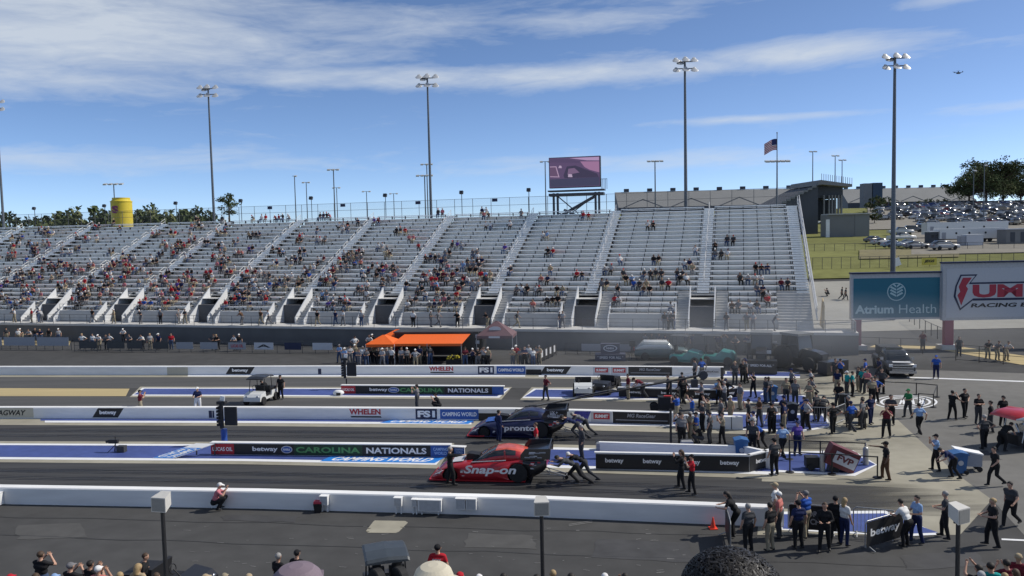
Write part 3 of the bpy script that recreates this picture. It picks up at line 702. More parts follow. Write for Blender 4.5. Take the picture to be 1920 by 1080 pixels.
# concrete front: retaining wall, deck and low seating wall
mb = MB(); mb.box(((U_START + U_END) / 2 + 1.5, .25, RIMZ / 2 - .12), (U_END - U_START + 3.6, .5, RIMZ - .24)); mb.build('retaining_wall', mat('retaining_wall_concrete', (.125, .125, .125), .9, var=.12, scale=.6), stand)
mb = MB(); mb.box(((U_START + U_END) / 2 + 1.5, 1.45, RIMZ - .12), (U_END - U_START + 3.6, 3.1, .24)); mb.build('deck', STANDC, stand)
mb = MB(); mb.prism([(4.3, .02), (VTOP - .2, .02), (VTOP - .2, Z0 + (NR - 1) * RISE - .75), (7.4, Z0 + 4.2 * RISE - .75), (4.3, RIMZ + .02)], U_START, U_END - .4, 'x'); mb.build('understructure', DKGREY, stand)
PLANK = {}; r3 = random.Random(11)
VOM = {}                                                      # openings at the aisle feet
for i in range(len(ua) - 1):
    a, b = sec(i); Ls = b - a; c = (a + b) / 2
    s_ = bpy.data.objects.new('seating_section', None); col.objects.link(s_); s_.parent = stand; s_.location = (c, 0, 0)
    for r in range(NR):
        v = V0 + r * RUN; z = Z0 + r * RISE
        cut = 1.9 if r < 4 else 0.0                           # lower rows stop short of the portals
        Lr = Ls - 2 * cut; key = round(Lr, 2)
        if key not in PLANK:
            m = MB(); nb = 5
            m.box((0, .16, .40), (Lr, .30, .095), 0)          # seat plank
            m.box((0, .05, -RISE / 2 - .01 + .0), (Lr, .012, RISE - .05), 1)   # riser below the tread
            m.box((0, -.30 + .28, -.02), (Lr, .96, .04), 2)   # tread
            for k in range(nb + 1):
                x = -Lr / 2 + .2 + (Lr - .4) * k / nb; m.box((x, .16, .20), (.09, .22, .40), 3)
                if 0 < k < nb: m.box((x, .005, .425), (.035, .03, .06), 3)
            PLANK[key] = m.mesh('bench', [ALU, RISER, TREAD, mat('bench_bracket', (.10, .105, .11), .5, .3)])
        o = link('bench', PLANK[key], s_, (0, v, z))
    m = MB(); m.box((0, V0 - .55, (RIMZ + Z0) / 2), (Ls - 3.8, .12, Z0 - RIMZ - .08)); m.build('front_wall', STANDC, s_)
    m = MB(); n_ = int(Ls / 2)
    for k in range(n_ + 1):
        x = -Ls / 2 + 1.9 + (Ls - 3.8) * k / n_; m.cyl((x, V0 - .56, Z0 - .1), (x, V0 - .56, Z0 + .75), .022, n=5)
    for z in (.4, .75): m.cyl((-Ls / 2 + 1.9, V0 - .56, Z0 + z), (Ls / 2 - 1.9, V0 - .56, Z0 + z), .02, n=5)
    m.build('guard_rail', STEEL, s_)
# aisles: steps, hand rails, portals with white side walls
PARA = mat('white_side_wall', (.62, .63, .64), .5, var=.05)
for i in range(len(ua)):
    u = ua[i]; last = i == len(ua) - 1
    al = bpy.data.objects.new('aisle', None); col.objects.link(al); al.parent = stand; al.location = (u, 0, 0)
    m = MB()
    for r in range(2 * NR):
        if r < 8: continue
        v = V0 + r * RUN / 2 - .35; z = Z0 + r * RISE / 2
        m.box((0, v, z - .1), (AW - .06, .52, .2), 0)
        m.box((0, v - .255, z + .003), (AW - .08, .05, .012), 1)
    m.build('steps', [RISER, ALU], al)
    st_ = 2 if not last else 1; ln = 1.15 if not last else 1.0
    if ('rail', ln) not in PLANK:
        m = MB()
        for dz in (.55, .95): m.cyl((0, 0, dz), (0, ln * RUN, ln * RISE + dz), .030, n=6)
        m.cyl((0, 0, 0), (0, 0, .97), .028, n=6); m.cyl((0, ln * RUN, ln * RISE), (0, ln * RUN, ln * RISE + .97), .028, n=6)
        PLANK[('rail', ln)] = m.mesh('hand_rail', mat('rail_aluminium', (.52, .53, .54), .4, .2, var=.05))
    for r in range(5, NR, st_): link('hand_rail', PLANK[('rail', ln)], al, (0 if not last else AW / 2 + .1, V0 + r * RUN, Z0 + r * RISE))
    if last: continue
    mw = 1.15
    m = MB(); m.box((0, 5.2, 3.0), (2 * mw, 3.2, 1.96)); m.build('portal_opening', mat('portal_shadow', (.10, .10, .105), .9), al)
    m = MB(); m.box((0, V0 + 3.6 , Z0 + 4 * RISE - .35), (2.5, .9, .12)); m.box((0, 5.6, 4.62), (2.3, 2.4, .05)); m.build('portal_lintel', STANDC, al)
    for sx_ in (-1, 1):
        for (x0, v0, v1, z0, z1, nm) in ((sx_ * (mw + .06), 2.0, 5.9, RIMZ + .75, Z0 + 3.2 * RISE + .95, 'side_wall'), (sx_ * 2.50, 1.6, 3.8, RIMZ + .5, Z0 + .8 * RISE + .62, 'side_wall')):
            m = MB(); m.prism([(v0, RIMZ + .02), (v1, RIMZ + .02), (v1, z1), (v0, z0)], x0 - .05, x0 + .05, 'x'); m.build(nm, PARA, al)
        m = MB()
        for k in range(14): zz = (Z0 + 4 * RISE - RIMZ) * (k + 1) / 14; m.box((sx_ * 1.88, 2.0 + k * .37, RIMZ + zz / 2), (1.14, .38, zz))
        m.build('portal_steps', STANDC, al)
# front railing on the deck edge
m = MB(); L0 = U_START; n_ = int((U_END + 3 - L0) / 2.45)
for k in range(n_ + 1):
    x = L0 + (U_END + 3 - L0) * k / n_; m.cyl((x, .14, RIMZ), (x, .14, RIMZ + 1.08), .028, n=5)
for z in (.38, .72, 1.08): m.cyl((L0, .14, RIMZ + z), (U_END + 3, .14, RIMZ + z), .02 if z > 1 else .012, n=5)
m.build('deck_railing', DSTEEL, stand)
m = MB()
m.box((U_END + 3.05, 1.4, RIMZ + .54), (.05, 3.0, 1.0)); m.build('end_panel', STANDC, stand)
# back fence with chain link along the top
ZT = Z0 + NR * RISE
m = MB(); FB = VTOP + .2; n_ = int((U_END - U_START) / 2.55)
for k in range(n_ + 1):
    x = U_START + (U_END - U_START) * k / n_; m.cyl((x, FB, ZT - 1.2), (x, FB, ZT + 2.0), .035, n=5)
for z in (1.0, 2.0): m.cyl((U_START, FB, ZT + z), (U_END, FB, ZT + z), .022, n=5)
m.build('back_fence', mat('fence_steel', (.13, .135, .14), .5, .4), stand)
def mesh_mat(name, c, k, dens):
    if name in MATS: return MATS[name]
    mm = mat(name, c, .6, .3, var=0); t = mm.node_tree; g = t.nodes.new('ShaderNodeTexCoord'); b = t.nodes['Principled BSDF']
    def wv(rot):
        mp = t.nodes.new('ShaderNodeMapping'); mp.inputs['Rotation'].default_value = (0, rot, 0); wv_ = t.nodes.new('ShaderNodeTexWave'); wv_.inputs['Scale'].default_value = k
        t.links.new(g.outputs['Object'], mp.inputs[0]); t.links.new(mp.outputs[0], wv_.inputs[0])
        c_ = t.nodes.new('ShaderNodeMath'); c_.operation = 'LESS_THAN'; c_.inputs[1].default_value = dens; t.links.new(wv_.outputs[1], c_.inputs[0]); return c_.outputs[0]
    a = t.nodes.new('ShaderNodeMath'); a.operation = 'MAXIMUM'; t.links.new(wv(R(45)), a.inputs[0]); t.links.new(wv(R(-45)), a.inputs[1]); t.links.new(a.outputs[0], b.inputs['Alpha']); return mm
CHAIN = mat('chain_link', (.14, .145, .15), .6, var=0, alpha=.13)
m = MB(); m.add([(U_START, FB + .02, ZT - 1), (U_END, FB + .02, ZT - 1), (U_END, FB + .02, ZT + 2), (U_START, FB + .02, ZT + 2)], [(0, 1, 2, 3)]); m.build('chain_link_mesh', CHAIN, stand)
m = MB(); m.box(((U_START + U_END) / 2, VTOP - .35, ZT - .25), (U_END - U_START, 1.0, .08)); m.build('top_walkway', TREAD, stand)
# small floodlights and section plates on the back fence
def stand_pt(u, v, z): return S0 + EU * u + EV * v + Vector((0, 0, z))
for px in (64, 196, 330, 452, 584, 723, 866, 992):
    u = uat(px, 380, FB); m = MB()
    m.cyl((u, FB, ZT - .3), (u, FB, ZT + 2.7), .05, n=6); m.box((u, FB - .12, ZT + 2.9), (.5, .3, .42), rx=R(-20)); m.build('floodlight', DSTEEL, stand)
for k, px in enumerate((506, 643, 784, 928)):
    u = uat(px, 382, FB); m = MB(); m.box((u, FB - .06, ZT + 1.72), (.75, .04, .42)); o = m.build('section_plate', NAVY, stand)
# end stair at the right with a long white rail
xe = U_END - 1.35
m = MB(); m.prism([(V0 - 1.2, Z0 - .5), (VTOP, ZT - .3), (VTOP, ZT - .05), (V0 - 1.2, Z0 - .25)], xe + 1.32, xe + 1.40, 'x')
for dz in (.7, 1.15): m.cyl((xe + 1.36, V0 - 1.2, Z0 - .3 + dz), (xe + 1.36, VTOP, ZT - .1 + dz), .04, n=6)
m.build('end_rail', mat('rail_aluminium', (.6, .6, .6)), stand)
m = MB()
for k in range(14): zz = (Z0 + 4 * RISE - RIMZ) * (k + 1) / 14; m.box((ua[-1] - .95, 2.0 + k * .37, RIMZ + zz / 2), (3.1, .38, zz))
m.build('end_steps', STANDC, stand)
m = MB(); m.prism([(V0 - 1.2, RIMZ + .02), (V0 + 2.6, RIMZ + .02), (V0 + .2, Z0 + 1.5), (V0 - 1.2, Z0 + .9)], xe + 1.9, xe + 2.0, 'x'); m.build('plywood_panel', mat('plywood', (.52, .40, .23), .8), stand)

# ---------------------------------------------------------------- spectators seated in the stand
SHIRTS = ['black'] * 6 + ['charcoal'] * 5 + ['navy'] * 4 + ['grey'] * 4 + ['white'] * 6 + ['pale grey'] * 4 + ['red'] * 2 + ['maroon'] * 2 + ['blue', 'light blue', 'pink', 'tan', 'brown', 'charcoal', 'purple', 'black', 'tan'] + (['orange', 'teal'] if len(tops) == 0 else ['coral'])
PANTS = ['denim'] * 4 + ['charcoal'] * 3 + ['khaki'] * 3 + ['black'] * 4 + ['grey'] * 2
NORD = ['lowest', 'second', 'third', 'fourth', 'fifth', 'sixth', 'seventh', 'eighth', 'ninth', 'tenth', 'eleventh', 'twelfth', 'thirteenth', 'fourteenth', 'fifteenth', 'sixteenth', 'seventeenth', 'eighteenth', 'nineteenth', 'twentieth', 'twenty-first', 'twenty-second', 'topmost']
# how full each section is, low rows and high rows
DENS = {0: (.5, .18), 1: (.5, .18), 2: (.52, .20), 3: (.55, .20), 4: (.62, .16), 5: (.60, .14), 6: (.52, .12), 7: (.46, .13), 8: (.50, .13), 9: (.20, .03), 10: (.26, .05), 11: (.28, .05)}
SEATED = []
def sect_name(i): return ['far left', 'far left', 'second', 'third', 'fourth', 'fifth', 'sixth', 'seventh', 'eighth', 'ninth', 'tenth', 'eleventh'][i]
for i in range(1, len(ua) - 1):
    a, b = sec(i); lo, hi_ = DENS[i]
    for r in range(NR):
        t = r / (NR - 1); p = lo * math.exp(-((t - .10) / .33) ** 2) + hi_ * (.35 + .65 * math.exp(-((t - .55) / .25) ** 2))
        if r == NR - 1 and 3 <= i <= 7: p = .30
        if i >= 9 and t > .45: p *= .5
        u = a + (2.2 if r < 4 else .4)
        while u < b - (2.2 if r < 4 else .4):
            # groups of one to six, then a gap
            if r3.random() < min(.8, p * 1.45):
                n = r3.choice((1, 1, 2, 2, 2, 3, 4))
                hue = r3.choice(SHIRTS)
                for k in range(n):
                    if u > b - (2.2 if r < 4 else .4): break
                    s = hue if r3.random() < .25 else r3.choice(SHIRTS)
                    if i in (4, 5) and r3.random() < .10: s = 'red'
                    SEATED.append((i, r, u, s)); u += r3.uniform(.50, .68)
                u += r3.uniform(.3, 2.2)
            else: u += r3.uniform(1.2, 2.6)
# the nearest, lowest rows are people one by one; those higher up read as one crowd
SEATED.sort(key=lambda q: (stand_pt(q[2], V0 + q[1], Z0).y))
N_IND = 205
def seat_place(i, r, u):
    p = stand_pt(u, V0 + r * RUN + .16, Z0 + r * RISE + .005); return p
crowd = []
vis = []
for q in SEATED:
    p = seat_place(*q[:3]); d = p - CAM; k = d.dot(fw); px = 960 + F * d.dot(rt) / k
    if -25 < px < 1945: vis.append((q, p, px))
r4 = random.Random(5); cnt = {}
LOWPOSE = ['sit', 'sit', 'sit_forward', 'sit_phone', 'sit_back']
for n_, (q, p, px) in enumerate(vis):
    i, r, u, s = q; pose = r4.choice(LOWPOSE); hat = r4.choice((None, None, 'black', 'white', 'navy', 'red', 'grey')) ; hair = r4.choice(('dark', 'brown', 'brown', 'blond', 'grey'))
    pants = r4.choice(PANTS); rz = SROT + R(180) + r4.uniform(-.35, .35); sk = r4.choice((0, 0, 0, 1, 1, 2)); scl = r4.uniform(.92, 1.04)
    if n_ < N_IND:
        lab = 'spectator in %s top%s, %s row, %s stand section' % (s, ' and %s cap' % hat if hat else ' with %s hair' % hair, NORD[r], sect_name(i))
        k = (lab); cnt[k] = cnt.get(k, 0) + 1
        o = person(p, rz, pose, s, pants, hat, hair, sk, False, lab, 'spectators seated in the far grandstand', scl, name='spectator')
    else: crowd.append((p, rz, pose, s, pants, hat, hair, sk, scl))
def merge_crowd(items, name, label):
    """everyone too far up the stand to pick out, as one mesh"""
    mats_ = []; mi_ = {}; VS = []; FS = []; MI = []; off = 0; LS = []
    for (p, rz, pose, s, pants, hat, hair, sk, scl) in items:
        me = body_mesh(pose, bool(hat), False); n = len(me.vertices); a = np.empty(n * 3); me.vertices.foreach_get('co', a); a = a.reshape(-1, 3) * scl
        c, s_ = math.cos(rz), math.sin(rz); b = np.empty_like(a); b[:, 0] = a[:, 0] * c - a[:, 1] * s_ + p.x; b[:, 1] = a[:, 0] * s_ + a[:, 1] * c + p.y; b[:, 2] = a[:, 2] + p.z
        VS.append(b); ms = [SKINS[sk], cloth(hat) if hat else hairm(hair), cloth(s), cloth(pants), SHOE]
        for m in ms:
            if m.name not in mi_: mi_[m.name] = len(mats_); mats_.append(m)
        for f in me.polygons: FS.append([x + off for x in f.vertices]); MI.append(mi_[ms[f.material_index].name])
        off += n
    me = bpy.data.meshes.new(name); me.from_pydata(np.concatenate(VS).tolist(), [], FS)
    for m in mats_: me.materials.append(m)
    me.polygons.foreach_set('material_index', MI); me.polygons.foreach_set('use_smooth', [True] * len(FS)); me.update()
    o = link(name, me); o['kind'] = 'stuff'; o['label'] = label; o['category'] = 'crowd'; return o
if crowd: merge_crowd(crowd, 'seated_crowd', 'crowd of spectators seated on the upper rows of the far grandstand')
print('SPECTATORS', len(vis), 'crowd', len(crowd), 'sections', [round(x, 1) for x in ua])
# people walking or standing on the deck behind the front railing
DECK = [(24, 'charcoal'), (30, 'white'), (62, 'red'), (70, 'navy'), (80, 'pale grey'), (172, 'black'), (216, 'tan'), (266, 'charcoal'), (303, 'grey'), (333, 'grey'), (345, 'charcoal'), (455, 'brown'), (490, 'brown'), (505, 'white'),
        (597, 'black'), (630, 'navy'), (642, 'white'), (678, 'pale grey'), (776, 'white'), (808, 'charcoal'), (820, 'grey'), (858, 'black'), (914, 'black'), (968, 'charcoal'), (1048, 'charcoal'), (1054, 'pale grey'), (1246, 'black'), (1252, 'grey'), (1258, 'charcoal'), (1264, 'black'), (1362, 'charcoal'), (1400, 'grey'), (1412, 'pale grey'), (1452, 'charcoal')]
for k, (px, s) in enumerate(DECK):
    u = uat(px, 600, .8); p = stand_pt(u, r4.choice((.62, .75, 1.0)), RIMZ + .005)
    near_ = 'left' if px < 500 else ('above the tents' if px < 1000 else 'right')
    pants = r4.choice(('denim', 'khaki', 'black', 'grey'))
    person(p, SROT + R(r4.choice((180, 180, 90, -90, 150))), r4.choice(('stand', 'lean', 'walk', 'stand', 'hold')), s, pants, r4.choice((None, None, 'black', 'white')), 'dark', r4.choice((0, 1)), False,
           'person in %s top on the stand walkway, %s from the left there' % (s, ['first', 'second', 'third', 'fourth', 'fifth', 'sixth', 'seventh', 'eighth', 'ninth', 'tenth'][k % 10] if k < 10 else '%dth' % (k + 1) if (k + 1) not in (21, 22, 23, 31, 32, 33) else '%d%s' % (k + 1, {1: 'st', 2: 'nd', 3: 'rd'}[(k + 1) % 10])), 'people on the grandstand walkway', name='person')
# ---------------------------------------------------------------- vehicles
TRK = R(-7.5)                                                  # heading of the strip, left to right
def evaluated(me, cutters):
    ob = bpy.data.objects.new('cut', me); col.objects.link(ob); cs = []
    for c in cutters:
        co = bpy.data.objects.new('c', c); col.objects.link(co); co.hide_render = True; cs.append(co)
        b = ob.modifiers.new('b', 'BOOLEAN'); b.object = co; b.operation = 'DIFFERENCE'; b.solver = 'EXACT'
    dg = bpy.context.evaluated_depsgraph_get(); out = bpy.data.meshes.new_from_object(ob.evaluated_get(dg))
    bpy.data.objects.remove(ob)
    for c in cs: bpy.data.objects.remove(c)
    return out
def wheel(parent, x, y, r, wd, rim=CHROME, sub=True):
    m = MB(); n = 18; rg = []
    for (yy, rr) in ((-wd / 2, r * .62), (-wd / 2, r * .92), (-wd * .38, r), (wd * .38, r), (wd / 2, r * .92), (wd / 2, r * .62)):
        rg.append([(rr * math.cos(2 * math.pi * i / n), yy, rr * math.sin(2 * math.pi * i / n)) for i in range(n)])
    m.loft(rg); t = m.build('wheel', RUBBER, parent, (x, y, r))
    m = MB(); m.cyl((0, -wd * .44, 0), (0, wd * .44, 0), r * .63, n=14, mi=0)
    for k in range(5):
        a = 2 * math.pi * k / 5; m.box((r * .34 * math.cos(a), 0, r * .34 * math.sin(a)), (r * .5, wd * .93, r * .1), 1, ry=-a)
    m.build('rim', [DKGREY, rim], t); return t
def funny_car(label, loc, paint, paint2, roofc, big, side2, sponsor, rim, tailpaint):
    """nose towards -X; shell lofted from cross sections, wheel arches cut out"""
    t = thing('funny_car', label, 'race car', loc, TRK)
    st = [(-2.90, .06, .20, .80), (-2.75, .06, .34, .90), (-2.45, .07, .56, .97), (-2.0, .08, .76, 1.0), (-1.4, .09, .84, 1.0), (-.8, .09, .90, 1.0), (0, .09, .95, 1.0), (.8, .10, 1.0, 1.0), (1.4, .12, 1.08, 1.0), (1.9, .30, 1.14, .99), (2.3, .52, 1.17, .97), (2.5, .72, 1.16, .93)]
    rg = []
    for x, zb, zt, w in st:
        h = zt - zb
        half = [(w * .93, zb), (w, zb + h * .30), (w * .99, zb + h * .68), (w * .90, zb + h * .92), (w * .62, zt)]
        rg.append([(x, -y, z) for y, z in half] + [(x, y, z) for y, z in reversed(half)])
    mis = [[1 if st[j][0] > .9 else 0] * 10 for j in range(len(st) - 1)]
    m = MB(); m.loft(rg, 0, mis=mis); me = m.mesh('shell', [paint, tailpaint, BLACK], weld=True)
    cut = []
    for x, r, s in ((-2.0, .36, 1), (-2.0, .36, -1), (1.18, .50, 1), (1.18, .50, -1)):
        c = MB(); c.cyl((x, s * .70, .30 if r < .4 else .42), (x, s * 1.3, .30 if r < .4 else .42), r, n=20); cut.append(c.mesh('c', [BLACK]))
    sh = evaluated(me, cut); shell = link('body_shell', sh, t)
    # cabin
    cr = [(-1.0, .90, .91, .80), (-.35, .93, 1.24, .74), (.1, .95, 1.43, .68), (.6, .98, 1.49, .66), (1.05, 1.02, 1.44, .66), (1.75, 1.12, 1.20, .70)]
    rg = []
    for x, zb, zt, w in cr:
        half = [(w + .10, zb - .06), (w + .05, zb + (zt - zb) * .45), (w * .86, zt - .03), (w * .5, zt)]
        rg.append([(x, -y, z) for y, z in half] + [(x, y, z) for y, z in reversed(half)])
    mis = []
    for j in range(5):
        row = [0, 0, 0, 0, 0, 0, 0, 0]
        if j in (0, 1): row = [0, 1, 1, 1, 1, 1, 0, 0]
        if j in (2,): row = [0, 1, 2, 2, 2, 1, 0, 0]
        if j == 3: row = [0, 1, 2, 2, 2, 1, 0, 0]
        if j == 4: row = [0, 0, 2, 2, 2, 0, 0, 0]
        mis.append(row)
    m = MB(); m.loft(rg, 0, mis=mis); m.build('cabin', [paint, GLASS, roofc], t, weld=True)
    m = MB(); m.prism([(-.28, 1.22), (-.20, 1.27), (.16, 1.47), (.08, 1.44)], -.70, -.66, 'y'); m.prism([(.52, .96), (.58, .96), (.58, 1.44), (.52, 1.44)], -.80, -.74, 'y'); m.build('window_pillar', paint, t)
    # injector hat in front of the windscreen
    m = MB(); m.prism([(-1.35, .84), (-1.35, 1.10), (-1.20, 1.16), (-.72, 1.10), (-.72, .88)], -.26, .26, 'y'); m.build('injector_scoop', BLACK, t)
    m = MB(); m.box((-2.5, 0, .09), (1.0, 1.96, .06)); m.build('front_splitter', RPRINT if paint is not tailpaint else BLACK, t)
    m = MB(); m.box((-.3, 0, .07), (3.6, 1.92, .06)); m.build('side_skirt', paint, t)
    m = MB(); m.box((-1.72, 0, .845), (.55, 1.1, .02), ry=R(-7)); m.build('bonnet_panel', side2, t)
    for x, y in ((-2.0, -.86), (-2.0, .86)): wheel(t, x, y, .29, .14, rim)
    for x, y in ((1.18, -.76), (1.18, .76)): wheel(t, x, y, .45, .44, rim)
    # rear wing with end plates
    wg = MB(); wg.box((2.10, 0, 1.36), (1.15, 1.74, .05), ry=R(-9)); wo_ = wg.build('rear_wing', tailpaint, t)
    for s in (-1, 1):
        q = MB(); q.prism([(1.30, 1.06), (2.66, 1.10), (2.70, 1.60), (1.52, 1.58), (1.30, 1.30)], s * .90 - .02, s * .90 + .02, 'y'); q.build('end_plate', tailpaint, t)
    q = MB(); q.box((2.60, 0, 1.49), (.04, 1.76, .24)); q.build('wing_flap', tailpaint, t)
    q = MB()
    for s in (-.22, .22):
        q.tube([(1.9, s, .55), (3.35, s, .14)], .025); q.tube([(1.9, s, .25), (3.35, s, .14)], .025); q.tube([(2.45, s, .40), (2.6, s, .20)], .018)
    q.cyl((3.35, -.24, .14), (3.35, .24, .14), .02); q.build('wheelie_bar', STEEL, t)
    for s in (-.22, .22):
        q = MB(); q.cyl((3.36, s - .04, .09), (3.36, s + .04, .09), .09, n=12); q.build('wheelie_wheel', RUBBER, t)
    # lettering on the near side
    letters(big[0], big[1], big[2], WPRINT, shell, (big[3], -1.012, big[4]), .03, big[5], name='side_lettering')
    rs = random.Random(len(label))
    for k in range(16):
        x_ = rs.choice((rs.uniform(-2.55, -2.40), rs.uniform(-1.55, -1.35), rs.uniform(1.75, 2.2), rs.uniform(1.72, 2.0))); z_ = rs.uniform(.30, .62) if x_ < 0 else rs.uniform(.62, 1.0); q = MB(); q.box((x_, -1.004, z_), (rs.uniform(.10, .22), .012, rs.uniform(.035, .07))); q.build('sticker', rs.choice((PALEP, WPRINT, RPRINT, GREYP)), shell)
    for k in range(9):
        q = MB(); q.box((rs.uniform(1.6, 2.5), -.926, rs.uniform(1.16, 1.5)), (rs.uniform(.12, .34), .01, rs.uniform(.03, .07))); q.build('sticker', rs.choice((PALEP, GREYP, GREYP)), t)
    q = MB(); q.prism([(-.98, .92), (.62, 1.02), (.62, 1.05), (-.98, .95)], -.93, -.90, 'y'); q.build('belt_line', PALEP if paint is not CARBLK else GREYP, t)
    for s in (-1, 1): q = MB(); q.prism([(-2.72, .34), (-2.42, .50), (-2.30, .54), (-2.5, .40)], s * .93 - .03, s * .93 + .03, 'y'); q.build('headlight_graphic', WPRINT, t)
    for s_, w_, h_, x_, z_, y_ in sponsor: letters(s_, w_, h_, PALEP, shell, (x_, y_, z_), .02, name='sponsor_lettering')
    return t
CARRED = mat('race_red', (.36, .014, .024), .28, var=.05, coat=.5); CARBLK = mat('race_black', (.012, .012, .014), .3, var=.05, coat=.4); CARBLUE = mat('race_navy', (.012, .016, .062), .3, var=.05, coat=.5)
ROOFO = mat('race_orange_red', (.55, .09, .05), .3, var=.4, scale=4, coat=.3)
pR = G(925, 906); pB = G(990, 822)
rear = -.925
funny_car('red and black funny car with large white lettering being pushed back on the near lane', (pR.x + .1, pR.y + 1.0, 0.014), CARRED, CARBLK, ROOFO, ('Snap-on', 2.45, .50, -.12, .56, .25), PALEP,
          [], CHROME, CARBLK)
funny_car('dark navy funny car with white lettering on its side in the second lane', (pB.x - .35, pB.y + 1.0, 0.014), CARBLUE, CARBLK, CARBLUE, ('pronto', 1.75, .36, .02, .52, .05), BPRINT,
          [('UX +', .42, .16, 1.95, 1.45, rear), ('Head Inc', .75, .16, 2.0, 1.26, rear)], DKGREY, CARBLK)

# ordinary cars, seen from the side with the nose towards -X
def car_parts(kind):
    if kind == 'sedan':
        lo = [(-2.3, .30, .62, .80), (-2.15, .22, .74, .86), (-1.2, .20, .86, .90), (0, .20, .90, .91), (1.4, .22, .94, .90), (2.2, .28, .90, .84), (2.35, .40, .72, .78)]
        ca = [(-1.0, .86, .88, .80), (-.30, .88, 1.36, .70), (.75, .90, 1.40, .70), (1.75, .92, .95, .78)]; ln = 4.7
    elif kind == 'suv':
        lo = [(-2.4, .36, .78, .84), (-2.25, .28, .92, .92), (-1.3, .26, 1.02, .95), (0, .26, 1.05, .96), (1.6, .28, 1.06, .95), (2.25, .32, 1.02, .92), (2.35, .44, .9, .88)]
        ca = [(-1.15, 1.0, 1.02, .86), (-.55, 1.02, 1.66, .76), (1.5, 1.04, 1.68, .76), (2.22, 1.02, 1.10, .86)]; ln = 4.7
    else:
        lo = [(-2.85, .45, .90, .88), (-2.7, .36, 1.08, .97), (-1.6, .34, 1.16, 1.0), (0, .34, 1.14, 1.0), (2.5, .36, 1.12, 1.0), (2.85, .45, 1.08, .97)]
        ca = [(-1.55, 1.12, 1.14, .90), (-.95, 1.14, 1.80, .80), (.55, 1.14, 1.84, .80), (.85, 1.12, 1.16, .88)]; ln = 5.7
    def rings(S, cab):
        out = []
        for x, zb, zt, w_ in S:
            h = zt - zb
            half = [(w_ * .92, zb), (w_, zb + h * .35), (w_ * .98, zb + h * .75), (w_ * .84, zt)] if not cab else [(w_ + .08, zb - .05), (w_ + .02, zb + h * .5), (w_ * .92, zt - .03), (w_ * .6, zt)]
            out.append([(x, -y, z) for y, z in half] + [(x, y, z) for y, z in reversed(half)])
        return out
    cm = [[0, 1, 1, 1, 1, 1, 0, 0], [0, 1, 0, 0, 0, 1, 0, 0], [0, 1, 1, 1, 1, 1, 0, 0]]
    wx = (-1.45, 1.40) if kind != 'pickup' else (-1.75, 1.75); wr = .33 if kind == 'sedan' else (.37 if kind == 'suv' else .42)
    return rings(lo, 0), rings(ca, 1), cm, wx, wr, lo
def car_mesh(kind):
    a, b, cm, wx, wr, lo = car_parts(kind); m = MB(); m.loft(a, 0); m.loft(b, 0, mis=cm)
    for x in wx:
        for s in (-1, 1): m.cyl((x, s * .70, wr), (x, s * .97, wr), wr, n=12, mi=2); m.cyl((x, s * .9, wr), (x, s * .985, wr), wr * .55, n=10, mi=3)
    for s in (-1, 1): m.box((lo[1][0] - .06, s * .66, lo[1][2] - .12), (.1, .3, .12), 3)
    if kind == 'pickup': m.box((1.75, 0, 1.10), (1.7, 1.7, .08), 2)
    return m.mesh('car_' + kind, [None, GLASS, RUBBER, CHROME], weld=True)
CARMESH = {k: car_mesh(k) for k in ('sedan', 'suv', 'pickup')}
PAINT = {'white': (.62, .63, .63), 'silver': (.36, .37, .39), 'grey': (.13, .135, .14), 'black': (.014, .014, .016), 'blue': (.03, .06, .2), 'red': (.28, .02, .02), 'pale blue': (.22, .30, .44), 'tan': (.30, .26, .20)}
def paintm(n): return mat('car_paint_' + n.replace(' ', '_'), PAINT[n], .3, var=.03, coat=.4)
def parked(loc, rz, kind, c, label, group, parts=False):
    if parts:
        a, b, cm, wx, wr, lo = car_parts(kind); t = thing('parked_car', label, 'car', loc, rz, group)
        m = MB(); m.loft(a, 0); m.build('body', paintm(c), t, weld=True)
        m = MB(); m.loft(b, 0, mis=cm); m.build('cabin', [paintm(c), GLASS], t, weld=True)
        for x in wx:
            for s in (-1, 1): wheel(t, x, s * .84, wr, .22)
        for s in (-1, 1):
            m = MB(); m.box((lo[1][0] - .06, s * .66, lo[1][2] - .12), (.1, .3, .12)); m.build('headlight', CHROME, t)
            m = MB(); m.box((lo[-2][0] + .09, s * .66, lo[-2][2] - .14), (.1, .25, .14)); m.build('tail_light', RPRINT, t)
        return t
    o = link('parked_car', CARMESH[kind], None, loc, rz); o.material_slots[0].link = 'OBJECT'; o.material_slots[0].material = paintm(c); return tag(o, label, 'car', group)

